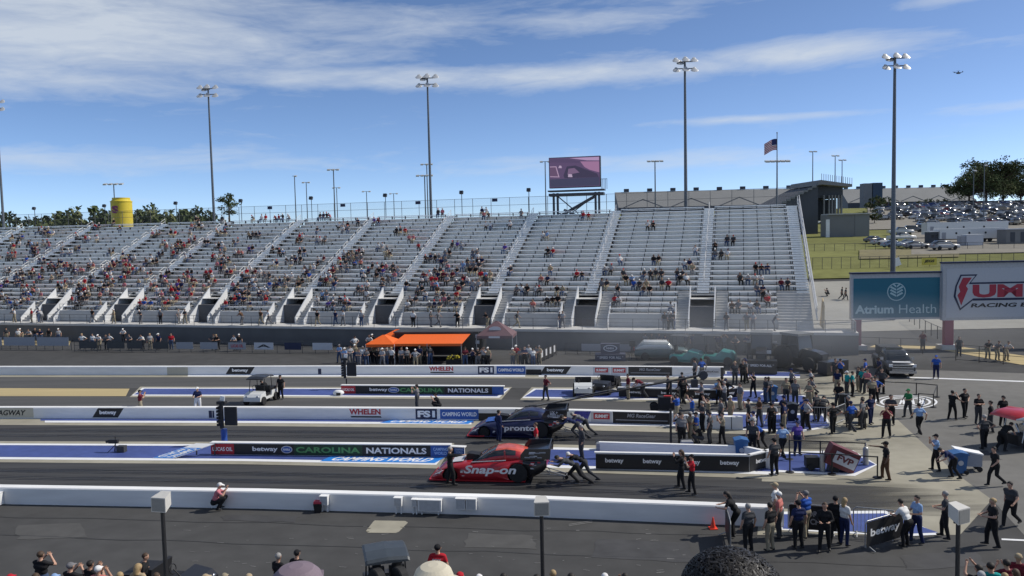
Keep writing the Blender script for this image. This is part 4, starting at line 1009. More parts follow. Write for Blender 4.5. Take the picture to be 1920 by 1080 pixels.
# small utility carts
def cart(label, loc, rz, body, roof=None, seatm=BLACK, bed=True, name='utility_cart'):
    t = thing(name, label, 'cart', loc, rz)
    m = MB(); m.prism([(-1.35, .32), (-1.35, .62), (-1.15, .80), (-.55, .92), (-.45, .50), (.35, .48), (.40, .80), (1.30, .80), (1.30, .34)], -.62, .62, 'y'); m.build('body', body, t)
    for x in (-.92, .90):
        for y in (-.62, .62): wheel(t, x, y, .30, .22, STEEL)
    m = MB(); m.box((.05, 0, .62), (.5, 1.1, .14)); m.box((.30, 0, .92), (.12, 1.1, .5), ry=R(-8)); m.build('seat', seatm, t)
    m = MB(); m.tube([(-.62, .3, .9), (-.38, .3, 1.12)], .02); rg = [(-.36 + .07 * math.cos(a) * .5, .3 + .17 * math.sin(a), 1.13 + .15 * math.cos(a)) for a in [2 * math.pi * i / 12 for i in range(13)]]; m.tube(rg, .016); m.build('steering_wheel', BLACK, t)
    if roof:
        for x, x2 in ((-.62, -.45), (.55, .50)):
            for y in (-.56, .56): m = MB(); m.tube([(x, y, .85), (x2, y * .95, 1.82)], .025); m.build('roof_post', BLACK, t)
        m = MB(); rg = []
        for x, z in ((-.85, 1.80), (-.55, 1.90), (.1, 1.93), (.65, 1.88), (.72, 1.80)): rg.append([(x, -.66, z - .05), (x, -.60, z), (x, 0, z + .04), (x, .60, z), (x, .66, z - .05), (x, 0, z - .06)])
        m.loft(rg, 0); m.build('roof', roof, t)
    if bed:
        m = MB(); m.box((.85, 0, .90), (.85, 1.16, .16)); m.build('cargo_bed', BLACK, t)
    for y in (-.4, .4):
        m = MB(); m.ell((-1.33, y, .66), (.04, .09, .07)); m.build('headlight', CHROME, t)
    return t
WCART = mat('cart_white', (.62, .63, .62), .35, coat=.3, var=.03); BCART = mat('cart_black', (.015, .015, .017), .35, coat=.2, var=.05)
p = G(722, 1078, .6); 
utv = cart('black roofed off-road cart with spare tyres in the foreground, seen from behind', (G(722, 1030, 1.9).x, G(722, 1030, 1.9).y, 0), R(-75), BCART, mat('roof_slate', (.045, .055, .065), .4, var=.1), mat('seat_cover', (.3, .28, .25), .7))
for y, x in ((-.33, .78), (.33, .86)):
    w_ = wheel(utv, x, y, .34, .26, STEEL); w_.name = 'spare_tyre'; w_.location.z = 1.32; w_.rotation_euler = (0, R(20), R(25))
for y in (-.3, .3):
    m = MB(); m.box((.30, y, 1.18), (.14, .46, .62), ry=R(-8)); m.box((.26, y, 1.55), (.10, .26, .18), ry=R(-8)); m.build('headrest', BLACK, utv)
m = MB(); m.box((.95, 0, 1.02), (.7, 1.2, .12)); m.build('bed_rack', BLACK, utv)
cart('low open black cart driven by a man in the left foreground', (G(298, 1066, 1.0).x + .3, G(298, 1066, 1.0).y, 0), R(170), BCART, None)
q = G(487, 757); cart('white and black roofed cart beside a crewman on the third lane', (q.x, q.y + .4, .014), R(80), WCART, BCART)
q = G(1095, 742); cart('white cart parked nearer on the far blue island before the betway box', (q.x, q.y + .5, .03), R(85), WCART, None)
q = G(1138, 738); cart('dark cart parked right of the white cart on the far island', (q.x, q.y + .5, .03), R(60), BCART, None)

def tractor(label, loc, rz, sign=True):
    """nose towards -X"""
    t = thing('tractor', label, 'tractor', loc, rz, 'black track tractors')
    m = MB(); m.prism([(-2.3, .75), (-2.35, 1.45), (-1.9, 1.62), (-.3, 1.75), (-.3, .75)], -.42, .42, 'y'); m.build('hood', BCART, t)
    m = MB(); m.box((-2.36, 0, 1.1), (.06, .6, .5)); m.build('grille', DKGREY, t)
    m = MB(); m.prism([(-.35, 1.0), (-.5, 1.6), (-.25, 2.75), (1.25, 2.75), (1.45, 1.0)], -.78, .78, 'y'); m.build('cab_glass', GLASS, t)
    m = MB(); m.box((.5, 0, 2.84), (1.95, 1.75, .18)); m.build('cab_roof', mat('cab_roof_grey', (.16, .165, .165), .5), t)
    m = MB()
    for x, x2 in ((-.48, -.28), (1.42, 1.25)):
        for y in (-.80, .80): m.tube([(x, y, 1.5), (x2, y, 2.76)], .05)
    m.build('cab_pillar', BLACK, t)
    for y in (-.95, .95): wheel(t, 1.1, y, .92, .52, DKGREY); 
    for y in (-.85, .85): wheel(t, -1.6, y, .60, .38, DKGREY)
    for y in (-.95, .95): m = MB(); m.box((1.1, y, 1.92), (1.3, .55, .06)); m.build('mudguard', BCART, t)
    m = MB(); m.box((-.45, -.55, 1.5), (.04, .42, .62), ry=R(8)); m.build('reflective_panel', WPRINT, t)
    m = MB(); m.box((-3.15, 0, .58), (.9, 2.4, 1.0)); o = m.build('drag_box', BCART, t)
    if sign:
        b = MB(); b.box((-3.62, 0, .72), (.03, 2.2, .4)); b.build('sign_board', BLACK, o)
        letters('* SPEED FOR ALL *', 1.95, .2, PALEP, o, (-3.642, 0, .72), rz=R(-90))
    return t
q = G(1443, 700); tractor('black tractor with a lettered front weight box, left one of two', (q.x + .3, q.y + 3.0, 0), R(72))
q = G(1540, 704); tractor('black tractor with a tilted grey drag roller, right one of two', (q.x - .4, q.y + 3.2, 0), R(118), False)
q = G(1545, 697); 
def pickup(label, loc, rz):
    a, b, cm, wx, wr, lo = car_parts('pickup'); t = thing('pickup_truck', label, 'truck', loc, rz)
    pm = mat('truck_charcoal', (.03, .032, .036), .3, coat=.5, var=.05)
    m = MB(); m.loft(a, 0); m.build('body', pm, t, weld=True)
    m = MB(); m.loft(b, 0, mis=cm); m.build('cabin', [pm, GLASS], t, weld=True)
    for x in wx:
        for s in (-1, 1): wheel(t, x, s * .88, wr, .28)
    for z in (.62, .80, .98):
        m = MB(); m.box((-2.88, 0, z), (.08, 1.5, .09)); m.build('grille_bar', CHROME, t)
    m = MB(); m.box((-2.92, 0, .46), (.14, 1.9, .18)); m.build('bumper', CHROME, t)
    for s in (-1, 1):
        m = MB(); m.box((-2.84, s * .82, .94), (.1, .26, .2)); m.build('headlight', WPRINT, t)
        m = MB(); m.box((-1.25, s * 1.1, 1.25), (.12, .22, .2)); m.build('mirror', CHROME, t)
    m = MB(); m.box((-2.45, 0, 1.155), (.22, 1.25, .02), ry=R(-8)); m.build('bonnet_print', WPRINT, t)
    m = MB(); m.box((-.2, 0, 1.92), (.4, 1.2, .1)); m.box((1.6, 0, 1.5), (1.8, 1.5, .7)); m.build('rescue_gear', DKGREY, t)
    return t
q = G(1716, 709); pickup('dark charcoal safety pickup truck with chrome grille facing the camera', (q.x - .3, q.y + 2.9, 0), R(78))
# teal ride-on track machines and the white-topped car behind them
TEALM = mat('machine_teal', (.016, .19, .175), .4, coat=.3, var=.06)
def sweeper(label, loc, rz):
    t = thing('track_scrubber', label, 'machine', loc, rz, 'teal track scrubbers'); t.scale = (1.2, 1.2, 1.2)
    rg = []
    for x, zb, zt, w_ in ((-1.2, .35, .75, .45), (-1.0, .25, .95, .60), (-.3, .2, 1.08, .66), (.1, .2, .70, .66), (.9, .2, .72, .64), (1.15, .3, .66, .5)):
        half = [(w_ * .9, zb), (w_, zb + .2), (w_ * .92, zt - .08), (w_ * .6, zt)]; rg.append([(x, -y, z) for y, z in half] + [(x, y, z) for y, z in reversed(half)])
    m = MB(); m.loft(rg, 0); m.build('body', TEALM, t)
    m = MB(); m.box((.55, 0, .82), (.5, .6, .14)); m.box((.82, 0, 1.1), (.12, .6, .5)); m.build('seat', BLACK, t)
    m = MB(); m.tube([(-.15, 0, 1.0), (.12, 0, 1.28)], .03); m.tube([(.12 + .05 * math.cos(a), .2 * math.sin(a), 1.28 + .18 * math.cos(a)) for a in [2 * math.pi * i / 10 for i in range(11)]], .02); m.build('steering_wheel', BLACK, t)
    for x in (-.75, .75):
        for y in (-.58, .58): wheel(t, x, y, .30, .2, DKGREY)
    m = MB(); m.box((-1.28, 0, .25), (.25, 1.3, .3)); m.build('scrub_deck', DKGREY, t)
    m = MB(); m.cyl((.9, .4, .7), (.9, .4, 2.0), .03); m.cyl((.9, -.4, .7), (.9, -.4, 2.0), .03); m.box((.45, 0, 2.02), (1.3, 1.1, .06)); m.build('canopy', DKGREY, t)
    return t
q = G(1292, 685); sweeper('teal track scrubber with black canopy beside the white-roofed car', (q.x, q.y + .8, 0), R(150))
q = G(1352, 685); sweeper('teal track scrubber parked furthest right, near the tractors', (q.x, q.y + .8, 0), R(155))
t = parked((G(1243, 676).x, G(1243, 676).y + 1, 0), R(172), 'suv', 'tan', 'two-tone car with white roof and dark teal flanks behind the scrubbers', None, True)
for ch in t.children:
    if ch.name.startswith('body'): ch.data.materials[0] = mat('dull_teal_paint', (.06, .10, .10), .35, coat=.3)
    if ch.name.startswith('cabin'): ch.data.materials[0] = paintm('white'); ch.data.materials[1] = mat('pale_glass', (.30, .33, .34), .15)
# raised red and white race car body at the right edge
t = thing('funny_car', 'race car with raised red and white body shell at the right picture edge', 'race car', (G(1985, 842).x, G(1985, 842).y + .9, 0), R(14))
m = MB(); m.box((-.1, 0, .45), (4.2, .7, .5)); m.build('chassis', BLACK, t)
for x in (-1.5, -1.1, -.7):
    for y in (-.35, .35): m = MB(); m.cyl((x, y * .6, .7), (x, y * 1.3, 1.1), .07); m.build('exhaust_header', CHROME, t)
m = MB(); m.box((-1.1, 0, .95), (.9, .5, .4)); m.box((-1.1, 0, 1.25), (.5, .4, .25)); m.build('engine', CHROME, t)
m = MB()
for s_ in (-.3, .3): m.tube([(-.4, s_, .6), (-.1, s_, 1.2), (.6, s_, 1.25), (.9, s_, .6)], .03)
m.build('roll_cage', BLACK, t)
for x, y in ((1.18, -.76), (1.18, .76)): wheel(t, x, y, .45, .44)
for x, y in ((-2.0, -.80), (-2.0, .80)): wheel(t, x, y, .29, .14)
TM = Matrix.Translation((2.3, 0, .55)) @ Matrix.Rotation(R(17), 4, 'Y') @ Matrix.Translation((-2.3, 0, -.55))
st = [(-2.90, .06, .20, .80), (-2.45, .07, .56, .97), (-2.0, .08, .76, 1.0), (-1.0, .09, .88, 1.0), (0, .09, .95, 1.0), (1.2, .12, 1.06, 1.0), (2.3, .45, 1.14, .95)]
rg = []
for x, zb, zt, w_ in st:
    h = zt - zb; half = [(w_ * .95, zb + h * .25), (w_, zb + h * .45), (w_ * .96, zb + h * .75), (w_ * .62, zt)]; rg.append([(x, -y, z) for y, z in half] + [(x, y, z) for y, z in reversed(half)])
m = MB(); m.mtx = TM; m.loft(rg, 0, mis=[[1, 1, 0, 0, 0, 1, 1, 2]] * 6); m.build('body_shell', [mat('race_bright_red', (.48, .025, .03), .3, coat=.4), WCART, BLACK], t, weld=True)
rg = []
for x, zb, zt, w_ in ((-1.0, .86, .88, .80), (.0, .92, 1.36, .68), (.9, 1.0, 1.42, .66), (1.75, 1.08, 1.14, .70)):
    half = [(w_ + .08, zb - .06), (w_, zb + (zt - zb) * .5), (w_ * .7, zt)]; rg.append([(x, -y, z) for y, z in half] + [(x, y, z) for y, z in reversed(half)])
m = MB(); m.mtx = TM; m.loft(rg, 0, mis=[[1, 1, 1, 1, 1, 0], [1, 0, 0, 0, 1, 0], [0, 0, 0, 0, 0, 0]]); m.build('cabin', [MATS['race_bright_red'], GLASS], t, weld=True)
for y in (-.6, .6): m = MB(); m.cyl((-2.2, y, .4), (-1.9, y, 1.75), .025); m.build('prop_strut', WALLP, t)
# ---------------------------------------------------------------- boards on the medians
def board(label, x0, y0, x1, y1, h, cells, th=.06, back=None):
    """upright sponsor board whose foot runs between two ground pixels; cells: (from, to, material, text, text material, width, height)"""
    a = G(x0, y0); b = G(x1, y1); d = b - a; L_ = d.length; c = (a + b) / 2
    t = thing('sponsor_board', label, 'sign', (c.x, c.y, .02), yaw(d))
    m = MB(); m.box((0, th / 2 + .01, h / 2), (L_, th, h)); m.build('board', back or WALLP, t)
    m = MB(); m.box((0, .12, h + .02), (L_ + .06, .34, .05)); m.build('top_cap', WALLP, t)
    for (u0, u1, mm, tx, tm, tw, tht) in cells:
        q = MB(); q.box(((u0 + u1 - 1) / 2 * L_, -.004, h / 2), ((u1 - u0) * L_ - .004, .012, h - .04)); o = q.build('panel', mm, t)
        if tx: letters(tx, (u1 - u0) * L_ * tw, h * tht, tm, o, ((u0 + u1 - 1) / 2 * L_, -.014, h / 2), .03)
    return t, L_
def nhra(parent, x, z, w_, h_, y=-.016):
    poly_plate('oval_emblem', ellipse(x, z, w_ / 2, h_ / 2), y, PALEP, parent); poly_plate('oval_ring', ellipse(x, z, w_ * .42, h_ * .38), y - .007, BPRINT, parent)
    letters('NHRA', w_ * .6, h_ * .32, WPRINT, parent, (x, y - .016, z), .03)
t, L_ = board('long black board with green and white race lettering on the near median', 396, 853, 845, 858, .62,
      [(0, .10, RPRINT, 'LUCAS OIL', WPRINT, .86, .34), (.10, .17, BLACK, None, None, 0, 0), (.17, .295, BLACK, 'betway', WPRINT, .86, .5), (.295, .355, BLACK, None, None, 0, 0), (.355, .64, GDARK, 'CAROLINA', GPRINT, .94, .5), (.64, .92, BLACK, 'NATIONALS', WPRINT, .88, .52), (.92, 1, BPRINT, 'CAMPING\nWORLD', LBLUE, .74, .6)])
nhra(t, (.325 - .5) * L_, .32, .62, .40)
t, L_ = board('smaller black board with green and white race lettering on the far median', 640, 738.5, 945, 741, .60,
      [(0, .09, RPRINT, 'LUCAS OIL', WPRINT, .86, .34), (.09, .17, BLACK, None, None, 0, 0), (.17, .30, BLACK, 'betway', WPRINT, .86, .5), (.30, .36, BLACK, None, None, 0, 0), (.36, .64, GDARK, 'CAROLINA', GPRINT, .94, .5), (.64, .93, BLACK, 'NATIONALS', WPRINT, .84, .52), (.93, 1, BPRINT, None, None, 0, 0)])
nhra(t, (.33 - .5) * L_, .30, .85, .42)
t, L_ = board('small dark two-part board standing beside the red car front', 832, 851, 871, 853, .36, [(0, .5, BLACK, 'betway', WPRINT, .8, .4), (.5, 1, BPRINT, 'CAMPING\nWORLD', LBLUE, .8, .7)])
# tilted display panel on the near median, far-left
def tilted():
    a = G(285, 860); b = G(322, 861); c = G(402, 833, .62); d = G(368, 832, .62)
    t = thing('tilted_sign', 'blue and white sponsor panel lying tilted like a ramp on the near median', 'sign')
    m = MB(); P = [a, b, c, d]; m.add([(p.x, p.y, p.z + .03) for p in P] + [(p.x, p.y, p.z) for p in P], [(0, 1, 2, 3), (7, 6, 5, 4), (0, 4, 5, 1), (1, 5, 6, 2), (2, 6, 7, 3), (3, 7, 4, 0)]); m.build('panel', WALLP, t)
    a2 = a.lerp(d, .02); b2 = b.lerp(c, .02); c2 = b.lerp(c, .70); d2 = a.lerp(d, .70)
    m = MB(); m.add([(p.x, p.y, p.z + .036) for p in (a2, b2, c2, d2)], [(0, 1, 2, 3)]); o = m.build('print', CYAN, t)
    for k, s in enumerate(('WORLD', 'CAMPING')):
        me = text_mesh(s, 1, 1, .03, 0).copy(); me.materials.append(WPRINT)
        for v in me.vertices:
            u = .25 + .5 * k + v.co.z * .40; w_ = .5 - v.co.x * .86
            q = a2.lerp(b2, u).lerp(d2.lerp(c2, u), w_); v.co = (q.x, q.y, q.z + .042)
        link('lettering', me, o)
    m = MB()
    for p in (c, d): m.cyl((p.x, p.y, .02), (p.x, p.y, p.z), .04)
    m.build('support_post', DSTEEL, t)
tilted()
# starting-line lights
def light_tree(label, px, py, h, pole, small=False):
    p = G(px, py); t = thing('starting_light_tree', label, 'light', (p.x, p.y, .02), TRK)
    m = MB(); m.cyl((0, 0, 0), (0, 0, .85 if not small else .75), .17 if not small else .05, n=14); m.build('pedestal', pole, t)
    z0 = .85 if not small else .75
    m = MB(); m.box((-.10, 0, z0 + .72), (.16, .18, 1.35)); m.build('light_column', BLACK, t)
    m = MB(); m.box((.42, .06, z0 + .72), (.72, .10, 1.05)); m.build('display_panel', BLACK, t)
    for k in range(6):
        for s in (-1, 1):
            q = MB(); q.cyl((-.20, s * .07, z0 + .25 + k * .19), (-.34, s * .09, z0 + .25 + k * .19), .075, n=10); q.build('lamp_hood', BLACK, t)
    m = MB(); m.box((-.05, 0, z0 + 1.5), (.5, .3, .16)); m.build('top_housing', BLACK, t)
    m = MB(); m.box((.0, 0, z0 + 1.74), (.26, .05, .26), ry=R(12)); m.build('white_plate', WALLP, t)
    return t
light_tree('black starting light tree on a blue pedestal on the near median', 421, 833, 2.6, mat('pedestal_blue', (.02, .07, .30), .4))
light_tree('smaller black starting light tree on thin post on the far median', 650, 729, 2.2, BLACK, True)
# tripod camera on the near median
p = G(222, 848); t = thing('remote_camera', 'black remote camera rig with small box on the near blue median', 'camera', (p.x, p.y, .022), TRK)
m = MB(); m.box((.2, 0, .18), (.45, .3, .34)); m.build('battery_box', DKGREY, t)
m = MB(); m.cyl((-.2, 0, 0), (-.15, 0, .5), .03); m.cyl((-.5, -.2, 0), (-.15, 0, .4), .02); m.cyl((-.4, .25, 0), (-.15, 0, .4), .02); m.build('tripod', BLACK, t)
m = MB(); m.box((-.25, 0, .58), (.5, .18, .2)); m.cyl((-.5, 0, .58), (-.68, 0, .56), .08); m.cyl((-.15, 0, .65), (-.13, 0, .85), .02); m.build('camera_head', BLACK, t)
p = G(640, 741); t = thing('white_cone', 'small white covered lamp lying by the far board end', 'lamp', (p.x - .2, p.y, .022)); m = MB(); m.ell((0, 0, .16), (.42, .3, .22)); m.build('cover', WALLP, t); m = MB(); m.box((.05, -.28, .12), (.3, .1, .18)); m.build('lens', BLACK, t)

# ---------------------------------------------------------------- low lettered wall boxes around the team equipment
def pit_box(label, front, back, h, texts, n_text):
    t = thing('pit_wall', label, 'wall')
    P = [G(*q) for q in front]; Q = [G(q[0], q[1], h) for q in back]
    ring_ = P + [Vector((q.x, q.y, 0)) for q in reversed(Q)]
    for i in range(len(ring_) - 1):
        a, b = ring_[i], ring_[i + 1]; d = b - a; L_ = d.length; c = (a + b) / 2
        m = MB(); m.box((0, .07, h / 2), (L_, .14, h)); m.box((0, .07, h + .02), (L_ + .1, .2, .05)); o = m.build('wall_panel', WALLP, t, (c.x, c.y, .024), yaw(d))
        if i < len(P) - 1:
            m = MB(); m.box((0, -.012, h * .48), (L_ - .02, .014, h * .92)); s = m.build('banner', BLACK, o)
            k = max(1, round(L_ / texts))
            for j in range(k): letters('betway', texts * .5, h * .36, WPRINT, s, (-L_ / 2 + (j + .5) * L_ / k, -.024, h * .52), .03)
    return t
pit_box('low pit wall with black betway banner on the near island', [(1117, 880), (1405, 886), (1452, 874)], [(1125, 830), (1395, 838), (1452, 850)], .78, 1.75, 4)
pit_box('low pit wall with black betway banner on the far island', [(1160, 744), (1350, 749), (1382, 745)], [(1166, 718), (1370, 724), (1390, 728)], .62, 2.0, 4)
a = G(1266, 778, .75); b = G(1393, 782, .75); d = b - a; c = (a + b) / 2
t = thing('barrier', 'short plain white barrier continuing right of the middle wall', 'barrier', (c.x, c.y, .01), yaw(d)); m = MB(); m.box((0, .2, .36), (d.length, .4, .72)); m.build('barrier_body', WALLP, t)
for k in range(3):
    m = MB(); m.box(((k - 1) * d.length / 3, -.004, .36), (.04, .012, .7)); m.build('joint_strip', DKGREY, t)
# tall dark post at the end of the middle wall
p = G(1258, 846); tag(MB().box((0, 0, 1.1), (.10, .10, 2.2)).box((0, 0, .02), (.3, .3, .04)).build('marker_post', BLACK, None, (p.x, p.y, .02)), 'tall thin black post behind the near betway pit wall', 'post')
# things standing inside the near box
for (x, y, nm, lab, dim, mm) in ((1128, 846, 'generator', 'small steel generator at the left inside the near pit wall', (.5, .4, .35), STEEL), (1185, 848, 'equipment_tray', 'white equipment tray inside the near pit wall', (.9, .5, .3), WALLP), (1225, 850, 'cable_reel', 'black cable reel inside the near pit wall', (.5, .4, .3), BLACK), (1290, 850, 'tool_case', 'grey tool case inside the near pit wall by the post', (.6, .4, .55), GREYP)):
    p = G(x, y); t = thing(nm, lab, 'equipment', (p.x, p.y + .3, .024)); m = MB(); m.box((0, 0, dim[2] / 2), dim); m.build('case', mm, t); m = MB(); m.cyl((-dim[0] / 2, 0, dim[2] + .08), (dim[0] / 2, 0, dim[2] + .08), .025); m.cyl((-dim[0] / 2, 0, dim[2]), (-dim[0] / 2, 0, dim[2] + .09), .025); m.cyl((dim[0] / 2, 0, dim[2]), (dim[0] / 2, 0, dim[2] + .09), .025); m.build('handle', DSTEEL, t)

# wheeled bins
BINB = mat('bin_blue', (.035, .12, .30), .5, var=.06)
def bin_(label, px, py, m_=BINB, h=1.0, rz=0.0, w_=.62):
    p = G(px, py); t = thing('wheeled_bin', label, 'bin', (p.x, p.y, .026), TRK + rz, 'wheeled bins')
    m = MB(); m.loft([[(-w_ * .40, -w_ * .40, .06), (w_ * .40, -w_ * .40, .06), (w_ * .40, w_ * .40, .06), (-w_ * .40, w_ * .40, .06)], [(-w_ * .5, -w_ * .5, h - .1), (w_ * .5, -w_ * .5, h - .1), (w_ * .5, w_ * .5, h - .1), (-w_ * .5, w_ * .5, h - .1)]], 0, smooth=False); m.build('tub', m_, t)
    m = MB(); m.prism([(-w_ * .55, h - .1), (w_ * .6, h - .1), (w_ * .55, h - .02), (0, h + .05), (-w_ * .55, h - .03)], -w_ * .54, w_ * .54, 'y'); m.build('lid', m_, t)
    for s in (-1, 1):
        m = MB(); m.cyl((w_ * .42, s * w_ * .42, .1), (w_ * .42, s * w_ * .5, .1), .1, n=10); m.build('wheel', RUBBER, t)
    m = MB(); m.cyl((0, -w_ * .49, h * .55), (0, -w_ * .47 - .03, h * .55), .12, n=14); m.build('round_sticker', PALEP, t)
    return t
bin_('blue wheeled bin inside the right end of the near betway wall', 1389, 866, h=1.15)
bin_('blue wheeled bin inside the far betway pit wall', 1350, 748)
bin_('blue wheeled bin right of the far betway pit wall', 1447, 752)
bin_('blue wheeled bin beside the bending crewman on the right asphalt', 1796, 888)
bin_('black wheeled bin behind the metal barriers in the staging area', 1484, 788, mat('bin_black', (.02, .022, .026), .5))
p = G(596, 961); t = thing('small_bin', 'small black bin with red lid against the near wall', 'bin', (p.x, p.y + .1, 0)); m = MB(); m.loft([[(-.13, -.13, 0), (.13, -.13, 0), (.13, .13, 0), (-.13, .13, 0)], [(-.17, -.17, .38), (.17, -.17, .38), (.17, .17, .38), (-.17, .17, .38)]], smooth=False); m.build('tub', BLACK, t); m = MB(); m.box((0, 0, .42), (.32, .32, .08)); m.build('lid', mat('lid_red', (.5, .04, .07), .5), t)
# grey trolley with white top beside the blue bin
p = G(1822, 884); t = thing('tool_trolley', 'grey tool trolley with sloping white lid beside the blue bin at right', 'trolley', (p.x, p.y + .2, .006), R(-12)); m = MB(); m.box((0, 0, .55), (.9, .6, .6)); m.build('cabinet', GREYP, t); m = MB(); m.box((-.1, 0, .92), (1.2, .66, .06), ry=R(10)); m.build('lid', WALLP, t)
for x in (-.36, .36):
    for y in (-.25, .25): m = MB(); m.cyl((x, y - .04, .12), (x, y + .04, .12), .12, n=10); m.build('castor', RUBBER, t)
# orange cone
p = G(1337, 991); t = thing('traffic_cone', 'orange traffic cone at the foot of the near wall', 'cone', (p.x, p.y, 0)); m = MB(); m.cyl((0, 0, .03), (0, 0, .44), .11, .025, n=12); m.build('cone', mat('cone_orange', (.75, .06, .03), .5), t); m = MB(); m.box((0, 0, .015), (.3, .3, .03)); m.build('base', MATS['cone_orange'], t)

# ---------------------------------------------------------------- crowd barriers
def barrier(label, a, b, banner=None, h=1.05, text=None, name='crowd_barrier', bm_=BLACK):
    d = b - a; L_ = d.length; c = (a + b) / 2; t = thing(name, label, 'barrier', (c.x, c.y, .022), yaw(d))
    m = MB(); m.tube([(-L_ / 2, 0, .12), (-L_ / 2, 0, h - .1), (-L_ / 2 + .1, 0, h), (L_ / 2 - .1, 0, h), (L_ / 2, 0, h - .1), (L_ / 2, 0, .12), (-L_ / 2, 0, .12)], .022); m.build('frame', STEEL, t)
    n = max(4, int(L_ / .12)); m = MB()
    for k in range(1, n): m.cyl((-L_ / 2 + L_ * k / n, 0, .12), (-L_ / 2 + L_ * k / n, 0, h), .009, n=4, cap=False)
    o = m.build('bars', STEEL, t); o['kind'] = 'stuff'
    for s in (-1, 1):
        m = MB(); m.tube([(s * L_ * .42, -.3, 0.02), (s * L_ * .42, 0, .14), (s * L_ * .42, .3, 0.02)], .02); m.build('foot', STEEL, t)
    if banner:
        m = MB(); m.box((0, -.04, h * .55), (L_ * .97, .012, h * .86)); o = m.build('banner', bm_, t)
        if text: letters(text, L_ * .78, h * (.34 if '\n' not in text else .5), WPRINT if text == 'betway' else GREYP, o, (0, -.052, h * .55), .03)
    return t
barrier('black banner barrier reading driver chief behind the standing group', G(1478, 996), G(1570, 1003), True, text='O    DRIVER\n       CHIEF')
barrier('bare steel crowd barrier right of the black banner', G(1600, 1003), G(1680, 1012))
barrier('steel barrier with black betway banner turned towards the camera', G(1622, 1034), G(1692, 1012), True, text='betway')
barrier('steel barrier seen end-on at the left of the standing group', G(1362, 1003), G(1370, 1034), True)
barrier('steel crowd barrier on the middle island left of the black bin', G(1430, 795), G(1472, 798))
barrier('steel crowd barrier on the middle island right of the black bin', G(1506, 797), G(1558, 799))
barrier('steel crowd barrier turned away beside the grill trolley', G(1562, 800), G(1585, 790))
p = G(1605, 803); t = thing('tool_bench', 'black wheeled tool bench at the end of the staging barriers', 'bench', (p.x, p.y, .01), TRK); m = MB(); m.box((0, 0, .78), (1.1, .55, .3)); m.build('drawer_case', BLACK, t); m = MB(); m.box((0, 0, .3), (1.0, .5, .05)); m.build('shelf', DKGREY, t)
for x in (-.45, .45):
    for y in (-.22, .22): m = MB(); m.cyl((x, y, 0), (x, y, .64), .03, n=6); m.build('leg', BLACK, t)
# black bar barrier with scoreboard cart and cylinders on the near island's right end
def bar_run(label, pix, h=1.0):
    t = thing('bar_barrier', label, 'barrier'); P = [G(*q) for q in pix]
    for p in P:
        m = MB(); m.cyl((p.x, p.y, .02), (p.x, p.y, h), .035, n=8); m.cyl((p.x, p.y, .02), (p.x, p.y, .05), .2, .18, n=12); m.build('post', BLACK, t)
    for a, b in zip(P, P[1:]): m = MB(); m.cyl((a.x, a.y, h - .03), (b.x, b.y, h - .03), .03, n=6); m.build('bar', BLACK, t)
bar_run('black post-and-bar barrier in front of the tipped red scoreboard', [(1481, 886), (1560, 890), (1645, 896)])
bar_run('black post-and-bar barrier behind the tipped red scoreboard', [(1480, 862), (1538, 864), (1622, 868)])
bar_run('thin black bar barrier around the oval ground emblem', [(1655, 738), (1718, 741), (1757, 745), (1750, 764), (1722, 762)], .85)
p = G(1580, 886); t = thing('tipped_scoreboard', 'maroon box scoreboard tipped over on its trolley with white lettering', 'scoreboard', (p.x, p.y + .2, .03), TRK)
m = MB(); m.box((0, 0, .62), (1.35, .7, .95), ry=R(24)); bx_ = m.build('box', mat('maroon_paint', (.13, .025, .03), .5), t); m = MB(); m.box((.1, -.37, .58), (1.05, .03, .55), ry=R(24)); m.build('white_panel', PALEP, bx_)
o = letters('FVP', .75, .3, mat('maroon_paint', (.13, .02, .02)), bx_, (.1, -.39, .60), .04); o.rotation_euler = (0, R(24), 0)
m = MB(); m.cyl((-.3, -.3, .15), (-.3, -.24, .15), .15, n=12); m.cyl((-.3, .24, .15), (-.3, .3, .15), .15, n=12); m.build('wheel', RUBBER, t)
m = MB(); m.prism([(-.62, .02), (-.2, .02), (-.1, .3), (-.5, .5)], -.2, .2, 'y'); m.build('wedge', DKGREY, t)
p = G(1522, 880); t = thing('generator', 'small generator with yellow tank behind the black bar barrier', 'generator', (p.x, p.y, .03), TRK); m = MB(); m.box((0, 0, .35), (.6, .5, .5)); m.build('engine_block', BLACK, t); m = MB(); m.cyl((.05, -.1, .40), (.05, .3, .40), .2, n=12); m.build('tank', mat('tank_yellow', (.5, .36, .12), .5), t)
for s in (-1, 1): m = MB(); m.cyl((-.1, s * .28, .14), (-.1, s * .34, .14), .14, n=12); m.build('wheel', RUBBER, t)
for px, py in ((1542, 884), (1623, 872)):
    p = G(px, py); t = thing('gas_cylinder', 'grey steel gas cylinder %s the tipped scoreboard' % ('left of' if px < 1580 else 'right of'), 'cylinder', (p.x, p.y, .03)); m = MB(); m.cyl((0, 0, 0), (0, 0, .75), .13, n=14); m.ell((0, 0, .75), (.13, .13, .12), 14, 6); m.build('tank', STEEL, t); m = MB(); m.cyl((0, 0, .8), (0, 0, 1.0), .03); m.build('valve', CHROME, t)
# motorcycle-like scooter bundle behind staging
p = G(1580, 770); t = thing('pit_scooter', 'dark pit scooter with round front among the staging crew', 'scooter', (p.x, p.y, .01), R(80)); m = MB(); m.box((0, 0, .6), (1.2, .25, .35)); m.box((-.5, 0, .85), (.2, .6, .5)); m.build('body', BLACK, t); wheel(t, -.7, 0, .32, .14, DKGREY); wheel(t, .7, 0, .32, .14, DKGREY); m = MB(); m.cyl((-.55, -.4, 1.15), (-.55, .4, 1.15), .02); m.cyl((-.65, 0, .4), (-.55, 0, 1.15), .03); m.build('handlebar', STEEL, t)

